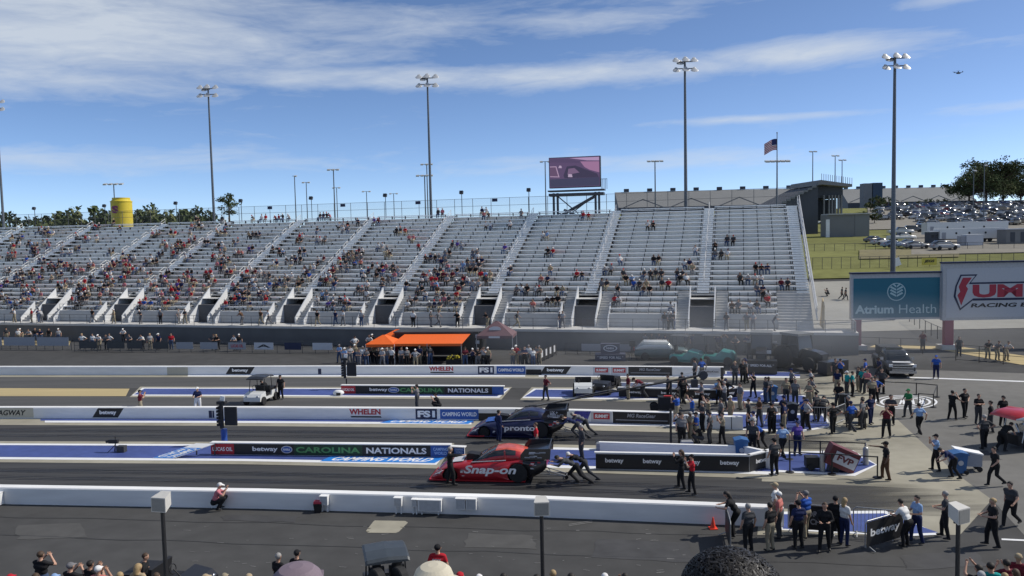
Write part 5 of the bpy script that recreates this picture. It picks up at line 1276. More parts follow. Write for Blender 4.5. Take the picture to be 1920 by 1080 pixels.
# ---------------------------------------------------------------- camera crane
A = AT(1312, 704, 51.0); B = AT(998, 763, 48.4); d = B - A
t = thing('camera_crane', 'long black camera crane arm reaching left over the middle wall', 'camera crane')
m = MB(); m.cyl(A - d * .03, A + d * .62, .075, .06, n=8); m.cyl(A + d * .60, B, .05, .04, n=8); m.build('arm', BLACK, t)
m = MB(); m.cyl(A - d * .02 + Vector((0, -.2, 0)), A - d * .02 + Vector((0, .2, 0)), .28, n=14); m.box(A + Vector((-.35, 0, -.5)), (.4, .3, .5)); m.build('counterweight', DKGREY, t)
C_ = A + d * .18; m = MB(); m.cyl((C_.x, C_.y, C_.z - .05), (C_.x, C_.y, .5), .07)
for k in range(3): a = k * 2.1; m.cyl((C_.x, C_.y, .55), (C_.x + .7 * math.cos(a), C_.y + .7 * math.sin(a), .08), .045)
m.build('tripod', BLACK, t)
m = MB(); m.cyl(B, B - Vector((0, 0, .35)), .03); m.box(B + Vector((.02, 0, -.02)), (.5, .25, .25)); m.cyl(B + Vector((-.25, 0, 0)), B + Vector((-.45, 0, 0)), .08); m.build('camera_head', BLACK, t)
m = MB()
for a_, b_ in zip([0, .3, .6], [.3, .6, .98]): m.cyl(A + d * a_ + Vector((0, 0, .16 if a_ else .3)), A + d * b_ + Vector((0, 0, .16 if b_ < .9 else .05)), .012, n=4)
m.build('stay_cable', STEEL, t)
p = G(1243, 771); t = thing('crane_dolly', 'black wheeled camera dolly with red lamp behind the middle wall', 'dolly', (p.x, p.y, .014), TRK); m = MB(); m.box((.2, 0, .55), (1.0, .7, .8)); m.build('case', BLACK, t); m = MB(); m.box((.3, -.1, .98), (.5, .2, .06)); m.build('red_lamp', mat('lamp_red', (.6, .03, .03), .4), t); wheel(t, -.55, -.3, .27, .12, DKGREY); wheel(t, -.55, .3, .27, .12, DKGREY)

# ---------------------------------------------------------------- tents and hospitality by the far wall
def canopy(label, cx, y_ground, w_, dep, h, peak, m_, rz=TRK, legs=True, name='canopy_tent'):
    p = G(cx, y_ground); t = thing(name, label, 'tent', (p.x, p.y + dep / 2, 0), rz)
    m = MB(); n = 4; c = [(-w_ / 2, -dep / 2), (w_ / 2, -dep / 2), (w_ / 2, dep / 2), (-w_ / 2, dep / 2)]
    for i in range(4):
        a, b = c[i], c[(i + 1) % 4]; m.add([(a[0], a[1], h), (b[0], b[1], h), (b[0] * .08, b[1] * .08, peak), (a[0] * .08, a[1] * .08, peak)], [(0, 1, 2, 3)]); m.add([(a[0], a[1], h), (b[0], b[1], h), (b[0], b[1], h - .25), (a[0], a[1], h - .25)], [(3, 2, 1, 0)])
    m.build('roof_cloth', m_, t)
    for x, y in c:
        q = MB(); q.cyl((x * .98, y * .98, 0), (x * .98, y * .98, h), .035, n=6); q.build('leg', WALLP if m_ is not MATS.get('tent_maroon') else STEEL, t)
    return t
ORANGE = mat('tent_orange', (.80, .13, .012), .7, var=.05)
canopy('front left orange peaked canopy among the spectators', 717, 684, 2.7, 2.7, 1.85, 2.55, ORANGE)
canopy('rear orange peaked canopy behind the left orange one', 743, 673, 2.9, 2.7, 2.0, 2.65, ORANGE)
t = canopy('maroon peaked tent with round white emblem right of the orange awning', 932, 681, 3.3, 3.0, 2.45, 3.6, mat('tent_maroon', (.12, .06, .07), .7, var=.06))
poly_plate('emblem', ellipse(0, 2.98, .55, .26), -.96, PALEP, t); poly_plate('valance_print', [(-.5, 2.25), (.5, 2.25), (.5, 2.42), (-.5, 2.42)], -1.52, PALEP, t)
p = G(808, 684); t = thing('hospitality_awning', 'large orange awning stretched from a black trailer beside the far wall', 'awning', (p.x, p.y + 1.0, 0), TRK)
m = MB(); m.add([(-3.4, -.9, 1.88), (3.0, -.9, 1.88), (3.3, 1.6, 2.42), (-2.9, 1.6, 2.42), (-3.4, -.9, 1.66), (3.0, -.9, 1.66)], [(0, 1, 2, 3), (4, 5, 1, 0)]); m.build('awning_cloth', ORANGE, t)
for x in (-3.2, -.2, 2.9): m = MB(); m.cyl((x, -.88, 0), (x, -.88, 1.88), .04, n=6); m.build('pole', STEEL, t)
m = MB(); m.box((.2, 3.0, 1.55), (8.2, 2.5, 1.9)); m.build('trailer_body', BLACK, t); m = MB(); m.box((.2, 3.0, 2.57), (8.4, 2.6, .12)); m.build('trailer_roof', DKGREY, t)
m = MB(); m.box((.2, 3.0, .5), (7, 2.0, .18)); m.build('chassis', DKGREY, t)
for x in (-2.2, 2.4):
    for y in (2.0, 4.0): wheel(t, x, y, .42, .25)
m = MB(); m.box((3.9, 1.1, 1.5), (.5, .3, 2.4)); m.box((4.05, .93, 2.3), (.34, .04, .3), 1); m.box((4.05, .93, 1.75), (.34, .04, .3), 1); m.build('checkered_banner', [BLACK, PALEP], t)
p = G(885, 684); t = thing('flower_stand', 'yellow flowers in a planter under the orange awning', 'plant', (p.x - 1.6, p.y + .2, 0)); m = MB(); m.box((0, 0, .25), (1.4, .4, .5)); m.build('planter', BLACK, t); m = MB()
for k in range(40): m.ell((rnd.uniform(-.65, .65), rnd.uniform(-.2, .2), rnd.uniform(.5, .85)), (.07, .07, .05), 6, 4)
o = m.build('flowers', mat('flower_yellow', (.5, .42, .04), .8, var=.5, scale=12), t); o['kind'] = 'stuff'
# banner fence right of the maroon tent
a = G(1004, 684); b = G(1043, 666); d = b - a
t = thing('banner_fence', 'black fence with white signs running back from the tents', 'fence', (a.x, a.y, 0), yaw(d)); n = 5
for k in range(n + 1): m = MB(); m.cyl((d.length * k / n, 0, 0), (d.length * k / n, 0, 1.15), .03, n=6); m.build('post', BLACK, t)
for k in range(n): m = MB(); m.box((d.length * (k + .5) / n, 0, .6), (d.length / n * .9, .03, .95), 0); m.box((d.length * (k + .5) / n, -.02, .7), (d.length / n * .35, .02, .6), 1); m.build('banner', [BLACK, PALEP], t)
# spectator fence with sponsor banners below the stand
def rail_fence(label, x0, y0, x1, y1, h, n, banners=(), mesh=True, m_=DSTEEL):
    a = G(x0, y0); b = G(x1, y1); d = b - a; L_ = d.length; t = thing('railing_fence', label, 'fence', (a.x, a.y, 0), yaw(d))
    for k in range(n + 1): m = MB(); m.cyl((L_ * k / n, 0, 0), (L_ * k / n, 0, h), .03, n=6); m.build('post', m_, t)
    for z in (h, .1, h * .55): m = MB(); m.cyl((0, 0, z), (L_, 0, z), .02, n=5); m.build('rail', m_, t)
    if mesh: m = MB(); m.add([(0, .01, .1), (L_, .01, .1), (L_, .01, h), (0, .01, h)], [(0, 1, 2, 3)]); m.build('chain_link', CHAIN, t)
    for (u0, u1, mm, tx, tm) in banners:
        m = MB(); m.box(((u0 + u1) / 2 * L_, -.03, h * .62), ((u1 - u0) * L_, .012, h * .62)); o = m.build('banner', mm, t)
        if tx: letters(tx, (u1 - u0) * L_ * .7, h * .28, tm, o, ((u0 + u1) / 2 * L_, -.042, h * .62), .03)
    return t
rail_fence('black railing fence with plain grey panels at the far left below the stand', -60, 655, 134, 656.5, 1.5, 12, [(.10, .34, GREYP, None, None), (.36, .66, GREYP, None, None), (.68, .98, GREYP, None, None)])
rail_fence('black railing fence with sponsor banners below the stand, left of the tents', 140, 659, 640, 663, 1.15, 22, [(.02, .09, DKGREY, None, None), (.13, .20, DKGREY, None, None), (.21, .27, DKGREY, None, None), (.31, .37, DKGREY, None, None), (.40, .464, GREYP, None, None), (.49, .555, GREYP, None, None), (.595, .66, GREYP, 'LUCAS OIL', RPRINT), (.69, .76, PALEP, 'A', BLACK), (.80, .86, NAVY, None, None), (.90, .97, PALEP, None, None)])
rail_fence('low black railing fence with pale banners behind the winner podium', 1060, 664, 1560, 672, 1.1, 20, [(.066, .19, GREYP, None, None), (.20, .26, GREYP, None, None)])
area('concrete_path', [(-60, 634), (134, 636), (130, 648), (-60, 647)], CREAM, .02)
# podium with oval emblem
p = G(1146, 677); t = thing('podium', 'dark lettered winner podium with oval emblem behind the far wall', 'podium', (p.x, p.y + .6, 0), TRK)
m = MB(); m.box((0, 0, .3), (2.7, 1.2, .6)); b_ = m.build('base', mat('podium_navy', (.05, .055, .09), .6), t); letters('* SPEED FOR ALL *', 2.3, .24, PALEP, b_, (0, -.612, .32), .03)
m = MB(); m.box((0, .1, 1.05), (1.7, .5, .9)); u_ = m.build('upper_block', MATS['podium_navy'], t); poly_plate('oval_emblem', ellipse(0, 1.08, .62, .3), -.152, PALEP, u_); poly_plate('oval_field', ellipse(0, 1.08, .52, .22), -.16, MATS['podium_navy'], u_); letters('NHRA', .7, .2, PALEP, u_, (0, -.17, 1.08), .03)
p = G(1170, 677); t = thing('easel', 'dark tripod easel right of the podium', 'easel', (p.x + .8, p.y + .4, 0)); m = MB(); m.cyl((-.4, -.2, 0), (0, 0, 1.3), .025); m.cyl((.4, -.2, 0), (0, 0, 1.3), .025); m.cyl((0, .4, 0), (0, 0, 1.3), .025); m.build('legs', BLACK, t); m = MB(); m.box((0, 0, 1.5), (.5, .1, .5)); m.build('head', BLACK, t)

# ---------------------------------------------------------------- billboards on maroon posts
def billboard(label, x0, x1, y0, y1, yb, face, cols, depth):
    a = AT(x0, y1, depth); b = AT(x1, y1, depth - .6); top = AT(x0, y0, depth); z0 = a.z; z1 = top.z; d = b - a; d.z = 0; L_ = d.length; c = (a + b) / 2
    t = thing('billboard', label, 'billboard', (c.x, c.y, 0), yaw(d))
    m = MB(); m.box((0, .25, (z0 + z1) / 2), (L_, .5, z1 - z0)); m.build('cabinet', mat('billboard_cabinet', (.42, .43, .45), .5), t)
    m = MB(); m.box((0, .2, z1 + .06), (L_ + .1, .75, .14)); m.build('cap', NAVY, t)
    m = MB(); m.box((0, -.01, (z0 + z1) / 2 - .12), (L_ * .955, .02, (z1 - z0) * .86)); f_ = m.build('face', face, t)
    for px in cols:
        q = AT(px, y1, depth); u = (Vector((q.x, q.y, 0)) - Vector((c.x, c.y, 0))).dot(d.normalized())
        m = MB(); m.box((u, .25, z0 / 2), (.78, .5, z0)); m.build('post', mat('post_maroon', (.24, .035, .075), .5, var=.05), t)
        m = MB(); m.box((u, .25, .2), (1.6, 1.3, .4)); m.build('footing', STANDC, t)
    return t, L_, z0, z1, f_
t, L_, z0, z1, f_ = billboard('teal health-care billboard on a maroon post', 1596, 1765, 514, 600, 650, mat('billboard_teal', (.012, .135, .20), .55, var=.04), (1607,), 74.0)
TLOGO = mat('billboard_pale', (.40, .55, .58), .5, var=0)
letters('Atrium', L_ * .43, (z1 - z0) * .19, TLOGO, f_, (-L_ * .245, -.03, z0 + (z1 - z0) * .225), .035); letters('Health', L_ * .41, (z1 - z0) * .19, TLOGO, f_, (L_ * .235, -.03, z0 + (z1 - z0) * .225), -.004)
cz = z0 + (z1 - z0) * .60; rr = (z1 - z0) * .195
poly_plate('logo_ring', ellipse(0, cz, rr, rr, 32), -.024, TLOGO, f_); poly_plate('logo_field', ellipse(0, cz, rr * .9, rr * .9, 32), -.032, MATS['billboard_teal'], f_)
for k in range(4):
    for s in (-1, 1):
        zz = cz - rr * .55 + k * rr * .34; w_ = rr * (.72 if k < 3 else .45)
        poly_plate('logo_leaf', [(s * .03, zz), (s * w_, zz + rr * .36), (s * w_ * .8, zz + rr * .52), (s * .03, zz + rr * .2)][::s], -.04, TLOGO, f_)
t, L_, z0, z1, f_ = billboard('white racing-parts billboard with red lettering, cut by the right edge', 1767, 2075, 494, 601, 655, mat('billboard_white', (.46, .48, .52), .55, var=.03), (1780, 2060), 73.0)
def sxz(fx, fz): return (-L_ / 2 + L_ * fx, z0 + (z1 - z0) * fz)
SR = mat('summit_red', (.36, .025, .05), .5, var=.03)
out = [sxz(.075, .60), sxz(.105, .80), sxz(.21, .80), sxz(.17, .66), sxz(.86, .66), sxz(.86, .34), sxz(.18, .34), sxz(.105, .17), sxz(.065, .42)]
poly_plate('logo_outline', out, -.03, NAVY, f_)
inn = [sxz(.085, .60), sxz(.112, .775), sxz(.195, .775), sxz(.155, .63), sxz(.85, .63), sxz(.85, .38), sxz(.185, .38), sxz(.108, .215), sxz(.078, .43)]
poly_plate('logo_inner', inn, -.04, MATS['billboard_white'], f_)
bolt = [sxz(.095, .59), sxz(.120, .745), sxz(.175, .745), sxz(.140, .60), sxz(.152, .55), sxz(.112, .26), sxz(.088, .44), sxz(.105, .50)]
poly_plate('logo_bolt', bolt, -.05, SR, f_)
letters('UMMIT', L_ * .66, (z1 - z0) * .23, SR, f_, (-L_ / 2 + L_ * .51, -.052, z0 + (z1 - z0) * .505), .05)
letters('RACING EQUIPMENT', L_ * .72, (z1 - z0) * .085, BLACK, f_, (-L_ / 2 + L_ * .53, -.034, z0 + (z1 - z0) * .25), .035, .15)

# ---------------------------------------------------------------- lighting masts
def mast(label, px, y_top, depth, lamps=7, r=.26, head=1.15, group='tall lighting masts'):
    top = AT(px, y_top, depth); t = thing('lighting_mast', label, 'light mast', (top.x, top.y, H(top.x, top.y)), 0, group); h = top.z - H(top.x, top.y)
    m = MB(); m.cyl((0, 0, 0), (0, 0, h), r, r * .45, n=10); m.build('pole', mat('mast_steel', (.12, .135, .155), .5, .3), t)
    m = MB(); m.cyl((-head, 0, h - .25), (head, 0, h - .25), .06); m.cyl((-head, 0, h - 1.1), (head, 0, h - 1.1), .06); m.cyl((0, -head * .6, h - .25), (0, head * .6, h - .25), .06); m.build('cross_arm', DSTEEL, t)
    spots = [(-head, 0, .35), (0, -.3, .4), (head, 0, .35), (-head, -.15, -.9), (0, -.35, -.85), (head, -.15, -.9), (-head * .5, .3, .1)][:lamps]
    for x, y, z in spots:
        q = MB(); rg = []
        a = math.atan2(-.7, -.6)
        for (l, rr) in ((0, .16), (.2, .24), (.45, .44), (.62, .48)): rg.append([(x + rr * math.cos(2 * math.pi * i / 12), y - l * .45 + rr * math.sin(2 * math.pi * i / 12) * .6, h + z - .1 - l * .75 + rr * math.sin(2 * math.pi * i / 12) * .45) for i in range(12)])
        q.loft(rg, 0); q.build('lamp', mat('lamp_housing', (.50, .51, .52), .4, .2), t)
    return t
mast('tall lighting mast left of the palm-like tree behind the stand', 390, 163, 121); mast('tall lighting mast left of the video screen', 801, 143, 113); mast('tall lighting mast right of the video screen', 1284, 112, 103, r=.3); mast('tall lighting mast rising behind the teal billboard', 1678, 105, 93, r=.33)
mast('tall lighting mast cut by the left picture edge', -8, 190, 130)
def small_mast(label, px, y_top, depth, wide=1.2, n=3, tall=None):
    top = AT(px, y_top, depth); g = H(top.x, top.y); t = thing('car_park_light', label, 'lamp post', (top.x, top.y, g), 0, 'slim lamp posts beyond the stand'); h = top.z - g
    m = MB(); m.cyl((0, 0, 0), (0, 0, h), .22, .12, n=6); m.build('pole', mat('mast_steel', (.1, .1, .1)), t)
    m = MB(); m.cyl((-wide, 0, h), (wide, 0, h), .07, n=5); m.build('cross_arm', DSTEEL, t)
    for k in range(n):
        q = MB(); q.box((-wide + 2 * wide * k / max(1, n - 1) if n > 1 else wide * .6, -.2, h - .05), (.75, .9, .3), rx=R(15)); q.build('lamp_head', MATS['lamp_housing'], t)
    return t
for px, y, dp, wd, n, lab in ((213, 345, 190, 1.9, 4, 'slim lamp post beside the yellow can tower'), (552, 330, 230, .6, 1, 'leftmost slim lamp post right of the palm-like tree'), (574, 342, 260, .9, 2, 'second slim lamp post right of the palm-like tree'), (625, 318, 200, 1.1, 3, 'tallest slim lamp post left of the second mast'),
        (631, 352, 280, 1.0, 2, 'short slim lamp post just right of the tallest slim one'), (687, 359, 290, 1.2, 2, 'small lamp post midway to the second mast'), (738, 363, 300, 1.2, 2, 'smallest lamp post left of the second mast'), (796, 329, 190, 1.6, 4, 'wide-headed lamp post just left of the second mast'), (800, 308, 210, 1.2, 3, 'higher lamp post close behind the second mast'),
        (1022, 303, 210, 1.0, 2, 'lamp post peeking out left of the video screen'), (1228, 302, 190, 1.5, 4, 'slim lamp post between screen and third mast'), (1457, 302, 150, 1.9, 5, 'wide-headed lamp post beside the flagpole'), (1524, 284, 240, .7, 2, 'lamp post left on the speedway stand roof'), (1566, 292, 250, .7, 2, 'lamp post in the middle of the speedway stand roof'), (1579, 300, 250, .7, 2, 'lamp post right on the speedway stand roof'), (1826, 320, 250, .5, 1, 'left thin pole above the white trailers'), (1846, 310, 240, .5, 1, 'right thin pole above the white trailers')):
    small_mast(lab, px, y, dp, wd, n)
# flagpole
top = AT(1457, 249, 128); t = thing('flagpole', 'tall flagpole flying a stars-and-stripes flag beyond the stand', 'flagpole', (top.x, top.y, H(top.x, top.y))); h = top.z - H(top.x, top.y)
m = MB(); m.cyl((0, 0, 0), (0, 0, h), .16, .06, n=8); m.ell((0, 0, h), (.12, .12, .12), 8, 5); m.build('pole', mat('mast_steel', (.1, .1, .1)), t)
fl = MB(); nx, nz = 12, 13; fw_, fh_ = 2.0, 1.75
def fpt(i, j): u = i / nx; v = j / nz; return (-u * fw_, .16 * math.sin(u * 7) * u, h - .95 - v * fh_ - u * u * 0.75 + .05 * math.sin(u * 6))
for i in range(nx):
    for j in range(nz): fl.add([fpt(i, j), fpt(i + 1, j), fpt(i + 1, j + 1), fpt(i, j + 1)], [(0, 1, 2, 3)], 2 if (i < 5 and j < 7) else (0 if j % 2 == 0 else 1), True)
fl.build('flag', [mat('flag_red', (.42, .03, .05), .8), mat('flag_white', (.7, .7, .7), .8), mat('flag_blue', (.02, .03, .12), .8)], t)

# ---------------------------------------------------------------- video screen on its steel tower behind the stand
DP = 104.0; a = AT(1031, 352, DP); b = AT(1125, 352, DP - 1.5); tp = AT(1031, 297, DP); d = b - a; d.z = 0; L_ = d.length; z0, z1 = a.z, tp.z; c = (a + b) / 2
t = thing('video_screen', 'large video screen showing a race car on a steel tower behind the stand', 'screen', (c.x, c.y, 0), yaw(d))
m = MB(); m.box((0, .4, (z0 + z1) / 2), (L_ + .15, .8, z1 - z0 + .15)); m.build('cabinet', BLACK, t)
def em(n, c_, s=.55): return mat('screen_' + n, (.01, .01, .01), .3, var=0, emit=(c_[0], c_[1], c_[2], s))
SH_ = z1 - z0; m = MB(); m.box((0, -.02, (z0 + z1) / 2), (L_, .03, SH_)); scr = m.build('screen_face', em('base', (.12, .07, .16)), t)
def sp(name, pts, mm, k): poly_plate(name, [(-L_ / 2 + L_ * x, z0 + SH_ * z) for x, z in pts], -.04 - .01 * k, mm, scr, .008)
sp('picture_sky', [(.40, .98), (.99, .98), (.99, .86), (.75, .88)], em('sky', (.52, .34, .56)), 0)
sp('picture_stand', [(.62, .85), (.99, .83), (.99, .46), (.80, .56), (.70, .66)], em('stand', (.40, .20, .36)), 0)
sp('picture_track', [(.01, .28), (.99, .30), (.99, .02), (.01, .02)], em('track', (.055, .05, .11)), 0)
sp('picture_car', [(.28, .40), (.35, .70), (.52, .72), (.72, .58), (.95, .42), (.98, .30), (.30, .30)], em('car', (.05, .035, .08)), 1)
sp('picture_window', [(.36, .42), (.38, .62), (.50, .64), (.60, .48)], em('window', (.22, .13, .24)), 2)
sp('picture_plate', [(.37, .34), (.38, .44), (.45, .43), (.46, .33)], em('plate', (.55, .42, .58)), 3)
sp('picture_frame', [(.01, .36), (.20, .34), (.14, .72), (.01, .72)], em('frame', (.50, .34, .50)), 1); sp('picture_frame', [(.01, .39), (.175, .37), (.125, .69), (.01, .69)], em('framein', (.15, .08, .16)), 2)
sp('picture_roof', [(.01, .96), (.30, .97), (.62, .86), (.60, .80), (.01, .86)], em('roof', (.10, .06, .14)), 1); sp('picture_decal', [(.18, .66), (.20, .74), (.24, .73), (.25, .65)], em('plate', (.5, .4, .5)), 3)
m = MB(); zb = stand_pt(0, 0, ZT).z - 1.5
for x in (-.44, -.36, .40, .47):
    m.box((L_ * x, .5, (z0 - .7 + 2) / 2), (.26, .3, z0 - .7 - 2))
m.build('steel_column', DSTEEL, t)
m = MB(); m.box((.15, .6, z0 - .45), (L_ + .8, 1.8, .16)); m.box((.15, .6, z0 - .95), (L_ + .6, 1.6, .35)); m.build('platform', DSTEEL, t)
m = MB()
for k in range(5): x = L_ / 2 + .15 + k * .18; m.cyl((x, .2, z0 - .4), (x, .2, z0 + .9), .03, n=5)
m.cyl((L_ / 2, .2, z0 + .9), (L_ / 2 + .9, .2, z0 + .9), .03, n=5); m.build('platform_rail', DSTEEL, t)
for (xa, za, xb, zb_) in ((-.36, z0 - 1.1, .05, z0 - 3.4), (.40, z0 - 1.1, -.1, z0 - 3.4), (-.36, z0 - 3.2, .0, z0 - 4.6)): m = MB(); m.cyl((L_ * xa, .5, za), (L_ * xb, .5, zb_), .08, n=6); m.build('brace', DSTEEL, t)
m = MB(); m.box((.3, .8, z0 - 2.4), (L_ * .72, .9, .30), ry=R(-28)); m.build('stair_flight', DSTEEL, t)
m = MB(); m.box((-.1, .9, z0 - 3.6), (L_ * .5, .9, .30), ry=R(26)); m.build('stair_flight', DSTEEL, t)
# yellow can tower
q = AT(229, 410, 150); tpz = AT(229, 371, 150).z
t = thing('can_tower', 'yellow oil-can shaped tower beyond the left end of the stand', 'tower', (q.x, q.y, 0)); YEL = mat('can_yellow', (.62, .48, .035), .5, var=.05)
m = MB(); m.cyl((0, 0, 0), (0, 0, tpz - .7), 1.85, n=24); m.build('can_body', YEL, t); m = MB(); m.cyl((0, 0, tpz - .7), (0, 0, tpz - .35), 1.85, 1.55, n=24); m.cyl((0, 0, tpz - .35), (0, 0, tpz), 1.55, n=24); m.build('can_top', YEL, t)
m = MB()
for z in (tpz - .7, tpz - 2.6): m.cyl((0, 0, z - .08), (0, 0, z + .08), 1.92, n=24)
m.build('rim_band', YEL, t); letters('S', 1.2, 1.4, mat('can_print', (.25, .04, .12), .5), t, (-.3, -1.9, tpz - 2.2), .06)
# small drone in the sky
q = AT(1797, 137, 60); t = thing('drone', 'tiny dark camera drone hovering in the sky at upper right', 'drone', tuple(q), R(20)); m = MB(); m.box((0, 0, 0), (.24, .16, .1)); m.build('body', BLACK, t)
for x in (-1, 1):
    for y in (-1, 1): m = MB(); m.cyl((0, 0, .02), (x * .22, y * .18, .05), .02, n=5); m.cyl((x * .22, y * .18, .05), (x * .22, y * .18, .1), .03, n=6); m.build('arm', BLACK, t); m = MB(); m.box((x * .22, y * .18, .11), (.24, .03, .01), rz=.6 * x); m.build('propeller', DKGREY, t)

# ---------------------------------------------------------------- railings and fences at the right
rail_fence('black railing fence behind the pickup truck, under the teal billboard', 1570, 658, 1730, 664, 1.35, 4, mesh=False, m_=BLACK)
rail_fence('long black railing fence in front of the concrete yard at far right', 1792, 676, 2080, 700, 1.35, 6, mesh=False, m_=BLACK)
area('concrete_ledge', [(1630, 651), (1760, 655), (1920, 685), (2080, 700), (2080, 690), (1800, 650), (1640, 647)], CREAM, .012)
def terrain_fence(label, pix, h, n, m_=STEEL, banners=()):
    t = thing('chain_link_fence', label, 'fence'); P = [T(*q) for q in pix]
    L_ = 0
    for a, b in zip(P, P[1:]):
        for k in range(n + 1):
            q = a.lerp(b, k / n); z = H(q.x, q.y); m = MB(); m.cyl((q.x, q.y, z), (q.x, q.y, z + h), .04, n=5); m.build('post', m_, t)
        m = MB()
        for k in range(n):
            q = a.lerp(b, k / n); r = a.lerp(b, (k + 1) / n); m.cyl((q.x, q.y, H(q.x, q.y) + h), (r.x, r.y, H(r.x, r.y) + h), .03, n=4)
        m.build('top_rail', m_, t); m = MB()
        for k in range(n): q = a.lerp(b, k / n); r = a.lerp(b, (k + 1) / n); m.add([(q.x, q.y, H(q.x, q.y) + .1), (r.x, r.y, H(r.x, r.y) + .1), (r.x, r.y, H(r.x, r.y) + h), (q.x, q.y, H(q.x, q.y) + h)], [(0, 1, 2, 3)])
        m.build('chain_link', CHAIN, t)
    return t
terrain_fence('chain-link fence at the foot of the grass bank above the concrete yard', [(1506, 507), (1720, 503), (1990, 495)], 2.0, 12, DSTEEL)
terrain_fence('thin chain-link fence across the middle of the grass bank', [(1508, 473), (1700, 471), (1990, 470)], 1.5, 10, DSTEEL)
terrain_fence('diagonal railing with pale kerb across the concrete yard', [(1705, 604), (1770, 642)], 1.3, 6, BLACK)
q = T(1741, 503); t = thing('banner_sign', 'small yellow banner with black lettering on the grass-bank fence', 'sign', (q.x, q.y - .2, q.z), 0); m = MB(); m.box((0, 0, 1.1), (2.4, .04, 1.15)); o = m.build('banner', mat('banner_yellow', (.60, .50, .08), .6), t); letters('JEGS', 1.7, .55, BLACK, o, (0, -.03, 1.1), .05, .2)
q = T(1680, 506); t = thing('banner_sign', 'small white tilted banner on the grass-bank fence beside the mast', 'sign', (q.x, q.y - .2, q.z), 0); m = MB(); m.box((0, 0, 1.2), (1.2, .04, 1.3), ry=R(-18)); m.build('banner', WPRINT, t)
# ---------------------------------------------------------------- trees
LEAFS = [mat('leaf_dark', (.040, .056, .024), .8, var=.4, scale=2, spec=.2), mat('leaf_mid', (.080, .102, .040), .8, var=.4, scale=2, spec=.2), mat('leaf_light', (.135, .150, .065), .8, var=.3, scale=2, spec=.2)]  # leaf tones lifted, distance haze put into the colour
BARK = mat('bark', (.07, .05, .035), .9, var=.3, scale=4)
def tree_mesh(seed, h, w_, n_clump, n_leaf, leaf, base=.3, spiky=False):
    r = random.Random(seed); t = MB(); lim = []
    t.cyl((0, 0, 0), (0, 0, h * .55), h * .028, h * .016, n=7)
    cl = []; lobes = [(r.uniform(0, 6.28), r.uniform(.25, .85) * w_ / 2, r.uniform(base + .1, .92)) for _ in range(8)]
    for k in range(n_clump):
        a = r.uniform(0, 6.28); zz = r.uniform(base, 1.0); prof = math.sin(max(.08, min(1, (1.05 - zz) / (1.05 - base))) * math.pi * .62 + .25)
        rad = w_ / 2 * prof * math.sqrt(r.random()); c = Vector((rad * math.cos(a), rad * math.sin(a), h * (base + (zz - base) * .9)))
        if k % 4:
            la, lr, lz = lobes[k % 8]; c = Vector((lr * math.cos(la) + r.gauss(0, .11) * w_, lr * math.sin(la) + r.gauss(0, .11) * w_, h * min(.96, lz + r.gauss(0, .07))))
        cl.append((c, r.uniform(.06, .13) * w_)); t.cyl((0, 0, h * r.uniform(.25, .5)), c, h * .010, h * .003, n=4)
    trunk = t.mesh('trunk', BARK); cr = MB()
    for c, s in cl:
        mi = r.choice((0, 0, 1, 1, 2))
        for _ in range(n_leaf):
            d = Vector((r.gauss(0, 1), r.gauss(0, 1), r.gauss(0, .8))); d = d.normalized() * s * (r.random() ** .4); p = c + d
            n = Vector((r.uniform(-1, 1), r.uniform(-1, 1), r.uniform(-.2, 1))).normalized(); u = n.orthogonal().normalized(); v = n.cross(u); q = leaf * r.uniform(.6, 1.3)
            cr.add([p - u * q, p - v * q * .6, p + u * q, p + v * q * .6], [(0, 1, 2, 3)], mi)
    return trunk, cr.mesh('crown', LEAFS)
TREES = [tree_mesh(1, 9, 8, 46, 45, .28), tree_mesh(2, 11, 9, 52, 45, .30), tree_mesh(3, 8, 8, 40, 45, .28), tree_mesh(4, 14, 17, 150, 60, .30, .22)]
def tree(label, loc, k, s, rz, group):
    t = thing('tree', label, 'tree', loc, rz, group); t.scale = (s, s, s); link('trunk', TREES[k][0], t); link('crown', TREES[k][1], t); return t
r5 = random.Random(21); ORD = ['first', 'second', 'third', 'fourth', 'fifth', 'sixth', 'seventh', 'eighth', 'ninth', 'tenth', 'eleventh', 'twelfth', 'thirteenth', 'fourteenth', 'fifteenth', 'sixteenth', 'seventeenth', 'eighteenth']
LT = [(20, 391), (52, 389), (80, 392), (108, 388), (138, 392), (172, 375), (200, 386), (256, 385), (278, 381), (300, 384), (322, 376), (345, 381), (372, 382), (392, 385)]
for k, (px, yt) in enumerate(LT):
    dp = r5.uniform(225, 270); q = AT(px, yt + 14, dp); kk = k % 3; hh = (9, 11, 8)[kk]
    tree('leafy tree showing above the left stand fence, %s from the left' % ORD[k], (q.x, q.y, 0.0), kk, q.z / hh / .97, r5.uniform(0, 6), 'trees beyond the left end of the stand')
